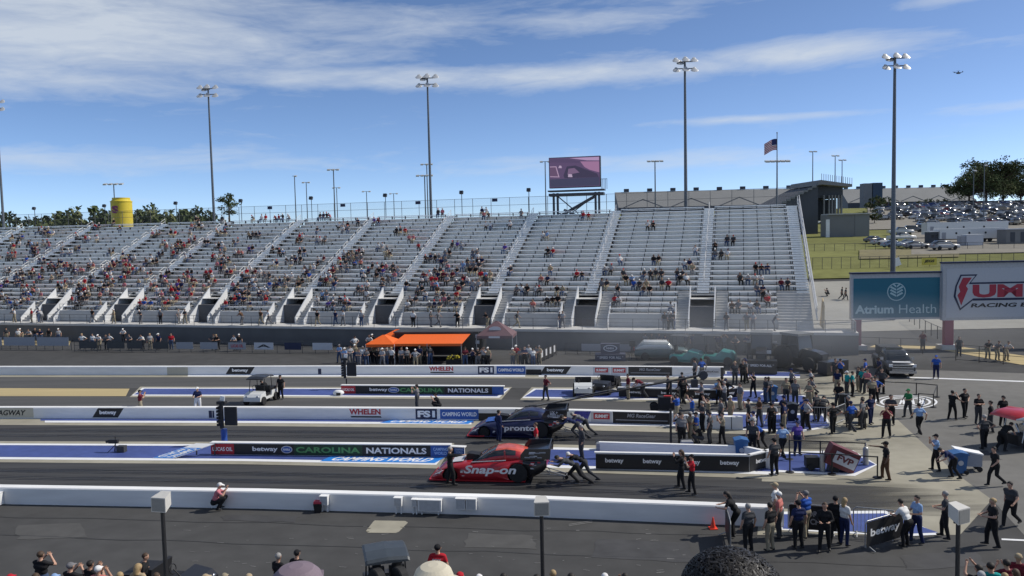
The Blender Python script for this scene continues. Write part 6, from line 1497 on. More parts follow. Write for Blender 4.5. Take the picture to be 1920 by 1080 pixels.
# loose palm-like tree
q = AT(427, 360, 150); t = thing('tree', 'loose palm-like tree beside the first mast behind the stand', 'tree', (q.x, q.y, 0)); m = MB(); hh = q.z - 1.2
m.cyl((0, 0, 0), (0.1, 0, hh), .25, .15, n=8)
for k in range(9): a = k * .7; m.cyl((.1, 0, hh - 2.2 + k * .2), (1.4 * math.cos(a), 1.4 * math.sin(a), hh - 1.2 + k * .25), .08, .03, n=4)
m.build('trunk', BARK, t); m = MB(); r = random.Random(8)
for k in range(16):
    a = r.uniform(0, 6.28); rd = r.uniform(.3, 2.0); c = Vector((rd * math.cos(a), rd * math.sin(a), hh + r.uniform(-2.4, 1.0) - rd * .3))
    mi = r.choice((0, 1, 1))
    for _ in range(60):
        d = Vector((r.gauss(0, .32), r.gauss(0, .32), r.gauss(0, .2))); p = c + d; n = Vector((r.uniform(-1, 1), r.uniform(-1, 1), r.random())).normalized(); u = n.orthogonal(); v = n.cross(u); s = r.uniform(.10, .20); m.add([p - u * s, p - v * s * .5, p + u * s, p + v * s * .5], [(0, 1, 2, 3)], mi)
m.build('crown', LEAFS, t)
for k, (px, yt, dp, s, kk) in enumerate(((1850, 303, 335, 1.55, 3), (1818, 320, 350, 1.25, 3), (1915, 326, 340, 1.35, 3), (1882, 318, 360, 1.45, 3), (1960, 320, 350, 1.4, 3))):
    q = AT(px, yt, dp); g = H(q.x, q.y); tree(['tall dark oak above the car park, highest of the right-hand group', 'dark oak left in the group above the car park', 'dark oak cut by the right picture edge', 'dark oak between the tallest one and the right edge', 'dark oak beyond the right edge of the tree group'][k], (q.x, q.y, g), kk, (q.z - g) / 13.6, k * 1.1, 'dark oaks above the car park')
for k, (px, yt) in enumerate(((1632, 372), (1648, 366), (1664, 370), (1700, 378), (1722, 376), (1740, 372), (1758, 374), (1772, 372), (1786, 376), (1640, 392), (1620, 396))):
    dp = 300 + 8 * k if k < 9 else 240; q = AT(px, yt, dp); g = H(q.x, q.y); kk = k % 3; tree('small tree on the rise before the speedway, %s from the left' % ORD[(2, 3, 4, 5, 6, 7, 8, 9, 10, 1, 0)[k]], (q.x, q.y, g), kk, max(.25, (q.z - g) / (9, 11, 8)[kk]), k, 'small trees before the speedway')

# ---------------------------------------------------------------- speedway buildings far behind
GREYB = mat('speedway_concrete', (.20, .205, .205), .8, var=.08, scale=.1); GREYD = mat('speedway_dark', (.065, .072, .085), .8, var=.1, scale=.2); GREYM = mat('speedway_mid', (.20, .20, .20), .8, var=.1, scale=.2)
def far_stand(label, x0, x1, yt, yb, dp, n):
    a = AT(x0, yb, dp); b = AT(x1, yb, dp); zt = AT((x0 + x1) / 2, yt, dp).z; zb = min(a.z, b.z); L_ = (b - a).length; c = (a + b) / 2; h = zt - zb
    t = thing('speedway_grandstand', label, 'grandstand', (c.x, c.y, zb), 0)
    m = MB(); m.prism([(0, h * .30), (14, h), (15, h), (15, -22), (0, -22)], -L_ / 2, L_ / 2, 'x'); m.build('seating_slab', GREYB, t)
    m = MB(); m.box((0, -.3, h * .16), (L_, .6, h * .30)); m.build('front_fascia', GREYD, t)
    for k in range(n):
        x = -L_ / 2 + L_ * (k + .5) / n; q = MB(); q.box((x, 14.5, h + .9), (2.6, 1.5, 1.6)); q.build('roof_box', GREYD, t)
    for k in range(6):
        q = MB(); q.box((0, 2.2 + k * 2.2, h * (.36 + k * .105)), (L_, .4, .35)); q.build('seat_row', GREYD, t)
    for k in range(n // 2):
        x = -L_ / 2 + L_ * (k + .5) / (n // 2)
        for s in (-1, 1): q = MB(); q.box((x + s * L_ / n * .45, -1.2, h * .45), (L_ / n * 1.0, .5, .45), ry=s * R(22)); q.build('ramp_brace', GREYM, t)
    return t
far_stand('long pale speedway grandstand far behind the right half of the stand', 1160, 1520, 354, 396, 420, 8)
far_stand('pale speedway grandstand between the dark stand and the oaks', 1590, 1830, 350, 388, 560, 10)
q = AT(1545, 420, 205); t = thing('speedway_tower_stand', 'dark side of a tall speedway stand with roof railing', 'grandstand', (q.x, q.y, H(q.x, q.y)), R(4)); k_ = 205 / F; g = H(q.x, q.y)
def pz(y, x=1545): return AT(x, y, 205).z - g
def pxx(x): return AT(x, 400, 205).x - q.x
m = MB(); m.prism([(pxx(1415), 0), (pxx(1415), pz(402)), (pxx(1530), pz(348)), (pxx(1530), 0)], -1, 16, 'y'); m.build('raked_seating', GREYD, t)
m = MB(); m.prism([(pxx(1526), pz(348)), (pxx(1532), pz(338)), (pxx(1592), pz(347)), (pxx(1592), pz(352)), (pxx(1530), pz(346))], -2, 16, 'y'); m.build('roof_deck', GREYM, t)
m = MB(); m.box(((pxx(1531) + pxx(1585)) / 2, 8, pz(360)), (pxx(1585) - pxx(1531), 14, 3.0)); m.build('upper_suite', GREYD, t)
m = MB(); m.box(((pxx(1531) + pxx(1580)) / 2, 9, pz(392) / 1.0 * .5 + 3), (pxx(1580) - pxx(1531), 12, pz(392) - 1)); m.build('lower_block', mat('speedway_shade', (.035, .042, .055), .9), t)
for x in (1532, 1546, 1556, 1562, 1568, 1574, 1580): m = MB(); m.box((pxx(x), .4, pz(366) / 2), (.4, .4, pz(366))); m.build('column', GREYM, t)
m = MB()
for k in range(15): x = pxx(1534) + (pxx(1592) - pxx(1534)) * k / 14; z = pz(338) - (pz(338) - pz(347)) * k / 14; m.cyl((x, -1.8, z), (x, -1.8, z + 1.6), .07, n=4)
o = m.build('roof_railing', GREYM, t); o['kind'] = 'stuff'
m = MB()
for k in range(12): u = k / 11; m.box((pxx(1440) + (pxx(1530) - pxx(1440)) * u, -1.2, pz(390) + (pz(346) - pz(390)) * u), (1.0, .5, .5))
o = m.build('step_edge', GREYB, t); o['kind'] = 'stuff'
q = AT(1591, 422, 190); g = H(q.x, q.y); t = thing('service_building', 'low pale service building below the dark speedway stand', 'building', (q.x, q.y, g)); hh = AT(1591, 402, 190).z - g
m = MB(); m.box((-1.8, 2, hh / 2), (6.6, 4, hh)); m.build('dark_wing', GREYM, t); m = MB(); m.box((3.2, 2, hh / 2), (3.4, 4.2, hh)); m.build('pale_wing', GREYB, t); m = MB(); m.box((.6, 1.8, hh + .12), (11, 4.8, .24)); m.build('roof', STANDC, t); m = MB(); m.box((-5.0, -.2, hh * .4), (.8, .3, hh * .8)); m.build('door', WALLP, t)
q = AT(1642, 390, 500); t = thing('blue_tower', 'dark blue block on the far speedway skyline left of the fourth mast', 'building', (q.x, q.y, 20)); m = MB(); m.box((0, 0, (AT(1642, 343, 500).z - 20) / 2), (6, 5, AT(1642, 343, 500).z - 20)); m.build('tower_wall', mat('tower_blue', (.03, .06, .10), .5), t); m = MB(); m.box((-6, .5, (AT(1630, 344, 500).z - 20) / 2), (5, 6, AT(1630, 344, 500).z - 20)); m.build('pale_wing', GREYB, t)

# ---------------------------------------------------------------- parked cars, trailers and sheds at the right
r6 = random.Random(31); CC = ['white', 'white', 'silver', 'silver', 'grey', 'grey', 'black', 'black', 'blue', 'red', 'pale blue', 'tan']
def ground_at(x, y, dz): return Vector((x, y, H(x, y) + dz))
NEAR = [(1640, 458, 'sedan', 'grey', 'grey car at the left end of the near parked row', 200), (1655, 463, 'sedan', 'silver', 'silver car in front of the grey one in the near parked row', 190), (1676, 468, 'sedan', 'pale blue', 'pale blue car partly behind the fourth mast', 185), (1690, 455, 'pickup', 'white', 'white pickup just right of the fourth mast', 185), (1706, 466, 'sedan', 'white', 'white car at the front of the near parked row', 175),
        (1718, 470, 'sedan', 'silver', 'silver coupe in the middle of the near parked row', 178), (1771, 472, 'suv', 'silver', 'silver estate car standing alone left of the grey container', 182), (1688, 443, 'pickup', 'white', 'white pickup behind the near parked row', 170), (1712, 438, 'suv', 'grey', 'grey car behind the white pickup', 165), (1528, 422, 'sedan', 'white', 'small white car on the grass rise below the dark stand', 180)]
for px, py, kd, c, lab, rz in NEAR:
    q = T(px, py); parked((q.x, q.y, H(q.x, q.y) + .38 if px > 1600 else H(q.x, q.y) + .17), R(rz), kd, c, lab, 'cars in the near parked row', True)
n_ = 0
for row in range(14):
    y = 212 + row * 10.5; x = .46 * y + (0 if row > 3 else 12)
    while x < .67 * y:
        if r6.random() < .88:
            kd = r6.choice(('sedan', 'sedan', 'suv', 'suv', 'pickup')); c = r6.choice(CC); q = ground_at(x + r6.uniform(-.3, .3), y + r6.uniform(-1, 1), .38)
            parked(q, R(r6.choice((90, -90)) + r6.uniform(-20, 35)), kd, c, '%s %s in the %s row of the hillside car park' % (c, {'sedan': 'saloon car', 'suv': 'estate car', 'pickup': 'pickup'}[kd], ORD[row] if row else 'front'), 'cars in rows on the hillside car park'); n_ += 1
        x += r6.uniform(2.7, 3.4)
    
def trailer(label, px0, px1, yt, yb, rz=0, m_=None, mid=None):
    q0 = T((px0 + px1) / 2, yb); dp = q0.y; a = AT(px0, yb, dp); b = AT(px1, yb, dp); L_ = b.x - a.x; h = AT((px0 + px1) / 2, yt, dp).z - q0.z - .38
    t = thing('trailer', label, 'trailer', (q0.x, q0.y + 1.2, H(q0.x, q0.y + 1.2) + .37), R(rz)); fl_ = .7
    m = MB(); m.box((0, 0, (h + fl_) / 2), (L_, 2.5, h - fl_)); m.build('box_body', m_ or paintm('white'), t)
    m = MB(); m.box((0, 0, h + .04), (L_ + .1, 2.6, .1)); m.build('roof', WALLP, t); m = MB(); m.box((0, 0, .6), (L_ * .9, 1.6, .16)); m.build('chassis', DKGREY, t)
    for k in (.18, .28):
        for s in (-1, 1): wheel(t, L_ * k, s * .95, .45, .3)
    for s in (-.25, -.05, .2): m = MB(); m.cyl((L_ * s, -1.27, h * .68), (L_ * s, -1.24, h * .68), .22, n=12); m.build('vent', BLACK, t)
    m = MB(); m.box((-L_ * .44, -1.262, h * .5), (.8, .03, h * .5)); m.build('door', GREYP, t)
    return t
trailer('long white race trailer behind, half hidden by the nearer trailer', 1738, 1890, 417, 448); trailer('long white race trailer with dark round vents in front of the car park', 1762, 1884, 429, 458)
q = T(1828, 464); t = thing('container', 'small grey-white box container before the white trailers', 'container', (q.x, q.y + 1, H(q.x, q.y) + .38)); m = MB(); m.box((0, 0, 1.0), (3.2, 2, 2.0)); m.build('box_body', PALEP, t); m = MB(); m.box((0, 0, 2.05), (3.3, 2.1, .1)); m.build('roof', WALLP, t); m = MB(); m.box((-2.0, 0, .9), (.9, 1.6, 1.8)); m.build('side_unit', GREYP, t)
q = T(1757, 459); t = thing('ticket_booth', 'dark booth with white roof left of the white trailers', 'booth', (q.x, q.y + 1, H(q.x, q.y) + .38)); m = MB(); m.box((0, 0, 1.1), (3.0, 2, 2.2)); m.build('walls', GREYD, t); m = MB(); m.box((0, 0, 2.3), (3.3, 2.4, .22)); m.build('roof', WALLP, t)
for s in (-1, 0, 1): m = MB(); m.box((s * .9, -1.02, 1.4), (.6, .04, .7)); m.build('window', GLASS, t)
q = T(1905, 460); t = thing('shed', 'dark corrugated shed at the right picture edge above the billboard', 'shed', (q.x + 1, q.y + 1, H(q.x, q.y) + .38)); m = MB(); m.box((0, 0, 1.35), (6.5, 3, 2.7)); m.build('walls', GREYM, t); m = MB(); m.box((0, 0, 2.8), (6.9, 3.4, .2)); m.build('roof', PALEP, t)
for s in (-2, 0, 2): m = MB(); m.box((s, -1.52, 1.2), (.9, .04, 2.0)); m.build('shutter', GREYD, t)
print('PARKED', n_)
# ---------------------------------------------------------------- near grandstand below the camera (out of view, carries the front spectators)
t = thing('near_grandstand', 'near grandstand rows under the camera carrying the closest spectators', 'grandstand')
for k in range(11):
    y = 17.5 - k * 1.6; m = MB(); m.box((0, y, .6 + k * .82), (60, .32, .05)); m.build('bench', ALU, t); m = MB(); m.box((0, y + .1, .10 + k * .82), (60, 1.62, .06)); m.build('tread', TREAD, t)
# ---------------------------------------------------------------- people on the track and in the pits
A_, L_A, C_A, R_A = 0, 90, 180, -90
SEEN = {}
def pit(x, y, pose, face, shirt, pants, where, hat=None, hair='dark', skin=0, sleeve=True, lh=False, z=0.03, s=1.0, hi=True, dy=0.0):
    p = G(x, y); w1 = {'photo': 'taking a photo', 'raise': 'with raised arms', 'hips': 'hands on hips', 'crossed': 'arms crossed', 'walk': 'walking', 'push': 'pushing', 'crouch': 'crouching', 'bend': 'bending', 'lean': 'leaning', 'hold': 'holding something', 'point': 'pointing', 'stand': 'standing'}.get(pose, 'sitting')
    lab = 'person in %s top and %s trousers%s %s %s' % (shirt, pants, ' and %s cap' % hat if hat else '', w1, where)
    for cut in ('person in %s top and %s trousers %s %s' % (shirt, pants, w1, where), 'person in %s top %s %s' % (shirt, w1, where), 'person in %s top %s' % (shirt, where)):
        if len(lab.split()) > 16: lab = cut
    return person((p.x, p.y + dy, z), R(face), pose, shirt, pants, hat, hair, skin, hi, lab, None, s, sleeve, lh)
W_ = [
 # crews with the two race cars
 (845, 909, 'point', -80, 'black', 'black', 'at the front wheel of the red race car', None, 'grey', 0, False), (1066, 909, 'push', 88, 'charcoal', 'black', 'nearest at the tail of the red race car', None, 'dark', 0, False), (1084, 902, 'push', 86, 'black', 'charcoal', 'behind the nearest one at the red car tail', 'white', 'dark', 0, False),
 (1091, 861, 'stand', 100, 'charcoal', 'charcoal', 'between the two race cars near the betway wall', None, 'grey', 0, False), (1006, 856, 'stand', 90, 'red', 'charcoal', 'behind the red race car wing', None, 'brown', 0), (936, 828, 'stand', -60, 'navy', 'navy', 'beside the door of the navy race car', None, 'dark', 0, False),
 (1071, 824, 'push', 88, 'navy', 'charcoal', 'at the tail of the navy race car', None, 'dark', 0, False), (1088, 818, 'push', 88, 'grey', 'charcoal', 'second behind the navy race car tail', None, 'grey', 0, False),
 # middle of the track
 (1278, 917, 'photo', 80, 'black', 'black', 'with long hair on the near lane', None, 'brown', 0, False, True), (1298, 927, 'photo', 85, 'red', 'black', 'on the near lane beside the woman in black', 'black'),
 (408, 957, 'crouch', -75, 'pink', 'black', 'at the foot of the near wall', 'white'), (264, 781, 'photo', -70, 'maroon', 'khaki', 'behind the middle wall at far left', 'black'), (372, 775, 'hold', 180, 'navy', 'white', 'behind the middle wall near the light tree', 'white'),
 (500, 751, 'bend', 60, 'black', 'black', 'getting out of the white cart'), (527, 749, 'stand', 170, 'black', 'black', 'right of the white roofed cart', 'black'), (783, 771, 'photo', 80, 'grey', 'charcoal', 'behind the middle wall before the green lettering'), (821, 770, 'crouch', 100, 'black', 'black', 'behind the middle wall over the FS1 sign', 'black'),
 (1024, 751, 'hips', 120, 'maroon', 'charcoal', 'alone on the far lane by the crane head'), (1178, 749, 'stand', 100, 'maroon', 'khaki', 'left at the far betway wall'), (1203, 746, 'bend', 90, 'maroon', 'charcoal', 'beside the far betway wall', 'black'),
 (1253, 751, 'stand', 90, 'charcoal', 'black', 'in the middle of the far betway wall'), (1279, 746, 'stand', 0, 'charcoal', 'charcoal', 'inside the far betway wall under the crane arm'), (1316, 768, 'hold', 90, 'grey', 'black', 'operating the crane end'),
 (1270, 793, 'photo', 60, 'blue', 'khaki', 'left behind the white barrier'), (1298, 798, 'raise', 90, 'blue', 'denim', 'second behind the white barrier'), (1276, 834, 'photo', 40, 'black', 'black', 'beside the tall black post', 'black'), (1311, 834, 'crouch', 80, 'black', 'charcoal', 'with gear behind the betway wall', 'black'),
 (1328, 801, 'raise', 90, 'khaki', 'charcoal', 'third behind the white barrier'), (1331, 833, 'stand', 60, 'charcoal', 'charcoal', 'with tripod behind the betway wall'), (1355, 835, 'photo', 90, 'khaki', 'black', 'right of the tripod man behind the betway wall'), (1352, 803, 'stand', 90, 'grey', 'charcoal', 'fourth behind the white barrier'),
 (1370, 798, 'stand', 110, 'tan', 'khaki', 'at the end of the white barrier', 'white'), (1388, 769, 'stand', 100, 'grey', 'khaki', 'between the blue bins by the far box'), (1404, 805, 'photo', 70, 'charcoal', 'black', 'left on the middle island edge', 'black'), (1424, 801, 'hold', 100, 'brown', 'charcoal', 'on the middle island beside the barrier'),
 (1378, 722, 'stand', 180, 'charcoal', 'charcoal', 'in the gap right of the far wall end', None, 'blond'), (1393, 720, 'stand', 180, 'black', 'black', 'second right of the far wall end'), (1413, 746, 'photo', 110, 'black', 'black', 'with white bag left of the blue bin'), (1436, 757, 'stand', 100, 'charcoal', 'denim', 'leaning to the blue bin'),
 (1411, 852, 'stand', 150, 'charcoal', 'black', 'behind the blue shirted crewman'), (1424, 843, 'bend', 120, 'blue', 'black', 'next to the near blue bin', 'navy'), (1474, 759, 'stand', 180, 'khaki', 'charcoal', 'first of three behind the black bin'), (1491, 762, 'stand', 160, 'grey', 'charcoal', 'second of three behind the black bin'), (1517, 766, 'hold', 120, 'khaki', 'khaki', 'third of three behind the black bin'),
 (1530, 790, 'stand', 30, 'charcoal', 'black', 'left one leaning on the island barrier'), (1542, 790, 'bend', -30, 'charcoal', 'black', 'right one leaning on the island barrier'), (1562, 814, 'hips', 20, 'black', 'black', 'at the barrier corner', 'black'), (1522, 739, 'walk', 80, 'pale grey', 'charcoal', 'left of the teal shirts'), (1566, 717, 'stand', 180, 'charcoal', 'charcoal', 'in front of the right tractor'),
 (1588, 744, 'stand', 100, 'teal', 'charcoal', 'left of the teal pair', 'white'), (1598, 745, 'stand', -100, 'teal', 'black', 'right of the teal pair'), (1610, 735, 'stand', 100, 'charcoal', 'khaki', 'behind the teal pair'), (1618, 737, 'stand', 160, 'teal', 'charcoal', 'right behind the teal pair'), (1626, 740, 'hold', 120, 'pink', 'charcoal', 'right of the teal group'), (1653, 739, 'hips', 160, 'charcoal', 'black', 'by the oval emblem barrier'),
 (1617, 805, 'stand', 40, 'grey', 'charcoal', 'left beside the tool bench'), (1632, 796, 'hips', 200, 'navy', 'navy', 'right beside the tool bench'), (1670, 797, 'crossed', 160, 'charcoal', 'black', 'on the concrete left of the green shirt'), (1662, 821, 'photo', 150, 'maroon', 'black', 'in front on the pale concrete'), (1703, 784, 'hold', 110, 'green', 'charcoal', 'on the oval emblem', 'green'),
 (1724, 816, 'walk', 0, 'light blue', 'black', 'seen from behind on the asphalt'), (1785, 788, 'photo', -60, 'black', 'black', 'left of a pair on the right asphalt'), (1808, 784, 'hips', 200, 'black', 'black', 'right of a pair on the right asphalt'), (1834, 796, 'crossed', 180, 'black', 'charcoal', 'first by the raised race car'), (1857, 811, 'hips', 60, 'black', 'charcoal', 'second by the raised race car'), (1845, 842, 'hips', 10, 'charcoal', 'black', 'seen from behind before the raised race car', None, 'grey'),
 (1880, 800, 'stand', 180, 'black', 'black', 'behind the raised race car', 'black'), (1882, 846, 'bend', -70, 'black', 'black', 'working at the raised race car engine'), (1755, 884, 'photo', 80, 'light blue', 'black', 'by the blue bin on the right', 'black'), (1783, 898, 'bend', 80, 'navy', 'black', 'at the blue bin on the right'), (1866, 912, 'walk', 100, 'black', 'black', 'in a race suit at far right'), (1661, 900, 'point', 75, 'black', 'brown', 'at the end post of the bar barrier', 'black', 'dark', 2),
 (1468, 860, 'walk', 10, 'light blue', 'black', 'seen from behind left of the bar barrier', 'black'), (1495, 854, 'stand', 190, 'purple', 'navy', 'behind the bar barrier', 'navy'), (1452, 892, 'stand', 20, 'charcoal', 'black', 'at the end of the betway wall', 'black'), (1755, 710, 'stand', 150, 'blue', 'navy', 'beside the pickup truck', 'blue'),
 (1772, 1010, 'hold', 60, 'charcoal', 'black', 'left of the speaker box at right', None, 'grey'), (1861, 1026, 'hold', 80, 'black', 'black', 'holding papers at lower right', None, 'blond'), (1895, 988, 'walk', 120, 'charcoal', 'black', 'with patches at far right'),
 # group at the near barriers
 (1374, 1006, 'lean', 70, 'black', 'black', 'with long hair by the end-on barrier', None, 'dark', 0, True, True), (1403, 1036, 'stand', 20, 'charcoal', 'black', 'behind the end-on barrier', None, 'grey'), (1444, 1034, 'stand', 30, 'black', 'khaki', 'third from the left at the barriers'), (1461, 1010, 'stand', 60, 'coral', 'charcoal', 'in checked shirt at the barriers', 'white'), (1454, 990, 'stand', 60, 'white', 'khaki', 'in straw hat beside the near wall', 'tan'),
 (1511, 1008, 'photo', 30, 'blue', 'khaki', 'in the middle of the barrier group', 'grey'), (1497, 1029, 'stand', 10, 'navy', 'black', 'in front of the driver chief banner', 'black'), (1546, 1034, 'hold', 160, 'black', 'black', 'with long hair before the driver chief banner', None, 'brown', 0, False, True), (1566, 1020, 'hips', -20, 'black', 'black', 'tall one right of the driver chief banner', 'black'), (1583, 1024, 'stand', -60, 'white', 'navy', 'with long blond hair at the barriers', None, 'blond', 0, True, True),
 (1697, 1026, 'lean', 30, 'white', 'black', 'leaning on the betway barrier'), (1719, 1019, 'hold', 100, 'light blue', 'navy', 'right of the one leaning on the betway barrier', None, 'dark'),
 # beyond the track at the right
 (1730, 657, 'stand', 160, 'maroon', 'charcoal', 'behind the fence under the billboards'), (1798, 669, 'stand', 160, 'charcoal', 'charcoal', 'at the maroon billboard post'), (1852, 674, 'lean', 170, 'charcoal', 'khaki', 'left of three at the right railing'), (1870, 676, 'lean', 180, 'grey', 'khaki', 'middle of three at the right railing'), (1887, 677, 'lean', 190, 'pale grey', 'khaki', 'right of three at the right railing')]
for q in W_: pit(*q)
for px, py, lab in ((1578, 563, 'left of two people walking across the concrete yard'), (1585, 564, 'right of two people walking across the concrete yard'), (1552, 556, 'dark person sitting on the concrete yard left of the walkers')):
    q = T(px, py); person((q.x, q.y, q.z + .03), R(-90 if px > 1560 else 90), 'walk' if px > 1560 else 'crouch', 'charcoal', 'black', None, 'dark', 0, True, lab)
# spectators around the tents and at the fences below the stand
r7 = random.Random(17)
EX = []
for k in range(34):
    px = r7.uniform(1275, 1650); y = r7.choice((716, 738, 758, 766, 800, 808, 834))
    if y > 830 and px > 1420: y = 812
    EX.append((px, y + r7.uniform(-3, 3), r7.choice(('stand', 'stand', 'hips', 'photo', 'crossed', 'hold', 'walk')), r7.choice((90, 100, 60, 180, 150, 20)), r7.choice(('black', 'charcoal', 'navy', 'khaki', 'grey', 'black', 'blue', 'pale grey')), r7.choice(('black', 'charcoal', 'khaki', 'black'))))
EX.sort()
for k, q in enumerate(EX): pit(*q, 'among the staging crew, %s crew member counted from the left' % (ORD + ['nineteenth', 'twentieth', 'twenty-first', 'twenty-second', 'twenty-third', 'twenty-fourth', 'twenty-fifth', 'twenty-sixth', 'twenty-seventh', 'twenty-eighth', 'twenty-ninth', 'thirtieth', 'thirty-first', 'thirty-second', 'thirty-third', 'thirty-fourth'])[k], r7.choice((None, 'black', 'navy', None)), r7.choice(('dark', 'brown', 'grey')), r7.choice((0, 0, 1, 2)))
SH2 = ['white', 'pale grey', 'black', 'charcoal', 'grey', 'navy', 'pale grey', 'tan', 'maroon', 'white']
TN = [635, 645, 655, 664, 672, 679, 686, 693, 700, 708, 716, 724, 733, 741, 752, 762, 778, 786, 795, 806, 872, 886, 896, 907, 915, 962, 968, 976, 984, 992, 1000, 1006, 1012]
for k, px in enumerate(TN):
    c = 'red' if px == 968 else ('light blue' if px in (635, 645) else r7.choice(SH2)); pn = r7.choice(PANTS); y = r7.choice((690, 692, 686, 682)) if px < 860 else r7.choice((690, 686))
    ps = r7.choice(('stand', 'crossed', 'photo', 'stand', 'hips', 'hold')); p = G(px, y)
    person((p.x, p.y + .5, .01), R(180 + r7.uniform(-40, 40)), ps, c, pn, r7.choice((None, None, 'black', 'white', 'grey')), r7.choice(('dark', 'brown', 'grey', 'blond')), r7.choice((0, 0, 1)), True, '%s onlooker from the left behind the far wall at the tents, %s top' % ((ORD + ['nineteenth', 'twentieth', 'twenty-first', 'twenty-second', 'twenty-third', 'twenty-fourth', 'twenty-fifth', 'twenty-sixth', 'twenty-seventh', 'twenty-eighth', 'twenty-ninth', 'thirtieth', 'thirty-first', 'thirty-second', 'thirty-third'])[k], c), 'onlookers behind the far wall by the tents', r7.uniform(.95, 1.03))
FN_ = [(8, 643), (30, 645), (36, 643), (52, 645), (62, 644), (72, 645), (88, 644), (106, 645), (150, 657), (170, 657), (182, 657), (196, 657), (202, 657), (228, 644), (240, 657), (264, 657), (278, 657), (294, 657), (318, 657), (398, 658), (406, 658), (438, 659), (446, 659), (664, 664), (692, 660), (697, 660)]
for k, (px, y) in enumerate(FN_):
    c = 'red' if px == 318 else r7.choice(('white', 'black', 'charcoal', 'pale grey', 'grey', 'white', 'navy')); pn = r7.choice(('khaki', 'denim', 'black', 'charcoal')); p = G(px, y)
    person((p.x, p.y + .5, .025), R(180 + r7.uniform(-25, 25)), r7.choice(('lean', 'lean', 'stand', 'hips')), c, pn, r7.choice((None, 'black', 'white', None)), r7.choice(('dark', 'brown', 'blond')), 0, True, '%s person from the left at the railing below the stand, %s top, %s trousers' % ((ORD + ['nineteenth', 'twentieth', 'twenty-first', 'twenty-second', 'twenty-third', 'twenty-fourth', 'twenty-fifth', 'twenty-sixth'])[k], c, pn), 'people at the railing below the stand')
RN = [(1210, 655), (1222, 655), (1236, 655), (1246, 656), (1286, 656), (1300, 656), (1346, 658), (1358, 658), (1378, 659), (1400, 659), (1410, 659), (1420, 660)]
for k, (px, y) in enumerate(RN):
    c = r7.choice(('charcoal', 'grey', 'navy', 'pale grey')); p = G(px, y + 4)
    person((p.x, p.y, .01), R(180 + r7.uniform(-25, 25)), r7.choice(('lean', 'stand', 'crossed', 'raise')), c, 'charcoal', r7.choice((None, 'black')), 'dark', 0, True, '%s person from the left by the wall behind the machines, %s top' % (ORD[k], c), 'people by the wall behind the machines')
# ---------------------------------------------------------------- closest people at the bottom edge
FR = [(75, 1033, 'photo', 'black', 'denim', None, 'brown', 'left foreground, hands at the face'), (18, 1076, 'stand', 'red', 'denim', 'red', 'dark', 'lower left corner under a red cap'), (66, 1074, 'stand', 'orange', 'denim', None, 'brown', 'low beside the left foreground photographer'), (101, 1075, 'stand', 'pale grey', 'denim', 'light blue', 'dark', 'low at the left edge under a pale cap'),
      (131, 1054, 'photo', 'black', 'black', 'grey', 'grey', 'second from left in the foreground'), (168, 1050, 'photo', 'black', 'denim', None, 'dark', 'third from left in the foreground'), (183, 1060, 'photo', 'coral', 'denim', 'white', 'dark', 'in white cap in the left foreground'), (224, 1072, 'stand', 'grey', 'denim', None, 'blond', 'low left of the open cart'), (258, 1056, 'stand', 'tan', 'denim', None, 'blond', 'with long blond hair by the open cart'),
      (292, 1073, 'stand', 'grey', 'denim', None, 'brown', 'low in front of the open cart'), (384, 1076, 'stand', 'grey', 'denim', 'tan', 'dark', 'low right of the first speaker post'), (420, 1074, 'stand', 'grey', 'denim', 'khaki', 'dark', 'low in a khaki cap'), (466, 1075, 'stand', 'white', 'denim', 'tan', 'dark', 'low left of the pair in black'),
      (521, 1036, 'hold', 'black', 'black', None, 'grey', 'left of the pair in black in the foreground'), (556, 1030, 'stand', 'black', 'black', 'black', 'dark', 'right of the pair in black in the foreground'), (820, 1020, 'stand', 'red', 'black', 'black', 'dark', 'in lettered red shirt beside the roofed cart'), (862, 1072, 'stand', 'red', 'denim', 'red', 'dark', 'low under a red cap right of the beige hat'), (898, 1076, 'stand', 'white', 'denim', 'white', 'dark', 'low under a white cap near the middle'), (944, 1074, 'stand', 'black', 'denim', None, 'dark', 'low and dark left of the middle speaker post'),
      (1006, 1076, 'stand', 'black', 'denim', None, 'dark', 'low at the foot of the middle speaker post'), (1037, 1068, 'stand', 'maroon', 'denim', None, 'blond', 'low right of the middle speaker post'), (1071, 1074, 'stand', 'black', 'denim', None, 'dark', 'low between post and the big head'), (1134, 1074, 'stand', 'white', 'denim', 'white', 'dark', 'low under a white cap left of the big head'), (1172, 1074, 'photo', 'black', 'denim', None, 'dark', 'low just left of the big head'),
      (1836, 1058, 'raise', 'black', 'denim', None, 'dark', 'stretching an arm at lower right'), (1858, 1054, 'stand', 'teal', 'denim', None, 'dark', 'in bright teal shirt at lower right'), (1840, 1070, 'stand', 'pale grey', 'denim', 'pale grey', 'dark', 'in pale cap at lower right'), (1888, 1048, 'photo', 'maroon', 'denim', None, 'dark', 'taking a picture at lower right'), (1910, 1037, 'stand', 'maroon', 'denim', 'tan', 'dark', 'tallest in the lower right corner'), (1884, 1073, 'stand', 'tan', 'denim', None, 'blond', 'bald low head at lower right'), (1905, 1066, 'stand', 'black', 'denim', None, 'brown', 'long-haired at the right bottom edge')]
for (px, yt, ps, c, pn, hat, hair, where) in FR:
    p = G(px, yt, 1.76); person((p.x, p.y, 0.0), R(r7.uniform(-35, 35) + (180 if 'bald' in where else 0)), ps, c, pn, hat, hair, r7.choice((0, 0, 1)), True, 'foreground spectator %s, %s top' % (where, c), 'spectators at the bottom edge', 1.0, True, 'long' in where)
p = G(820, 1020, 1.76); o = [x for x in bpy.data.objects if x.get('label', '').startswith('foreground spectator in lettered')][0]; o.rotation_euler = (0, 0, R(-4)); letters('FOX', .24, .09, WPRINT, o, (0, -.135, 1.30), .04)
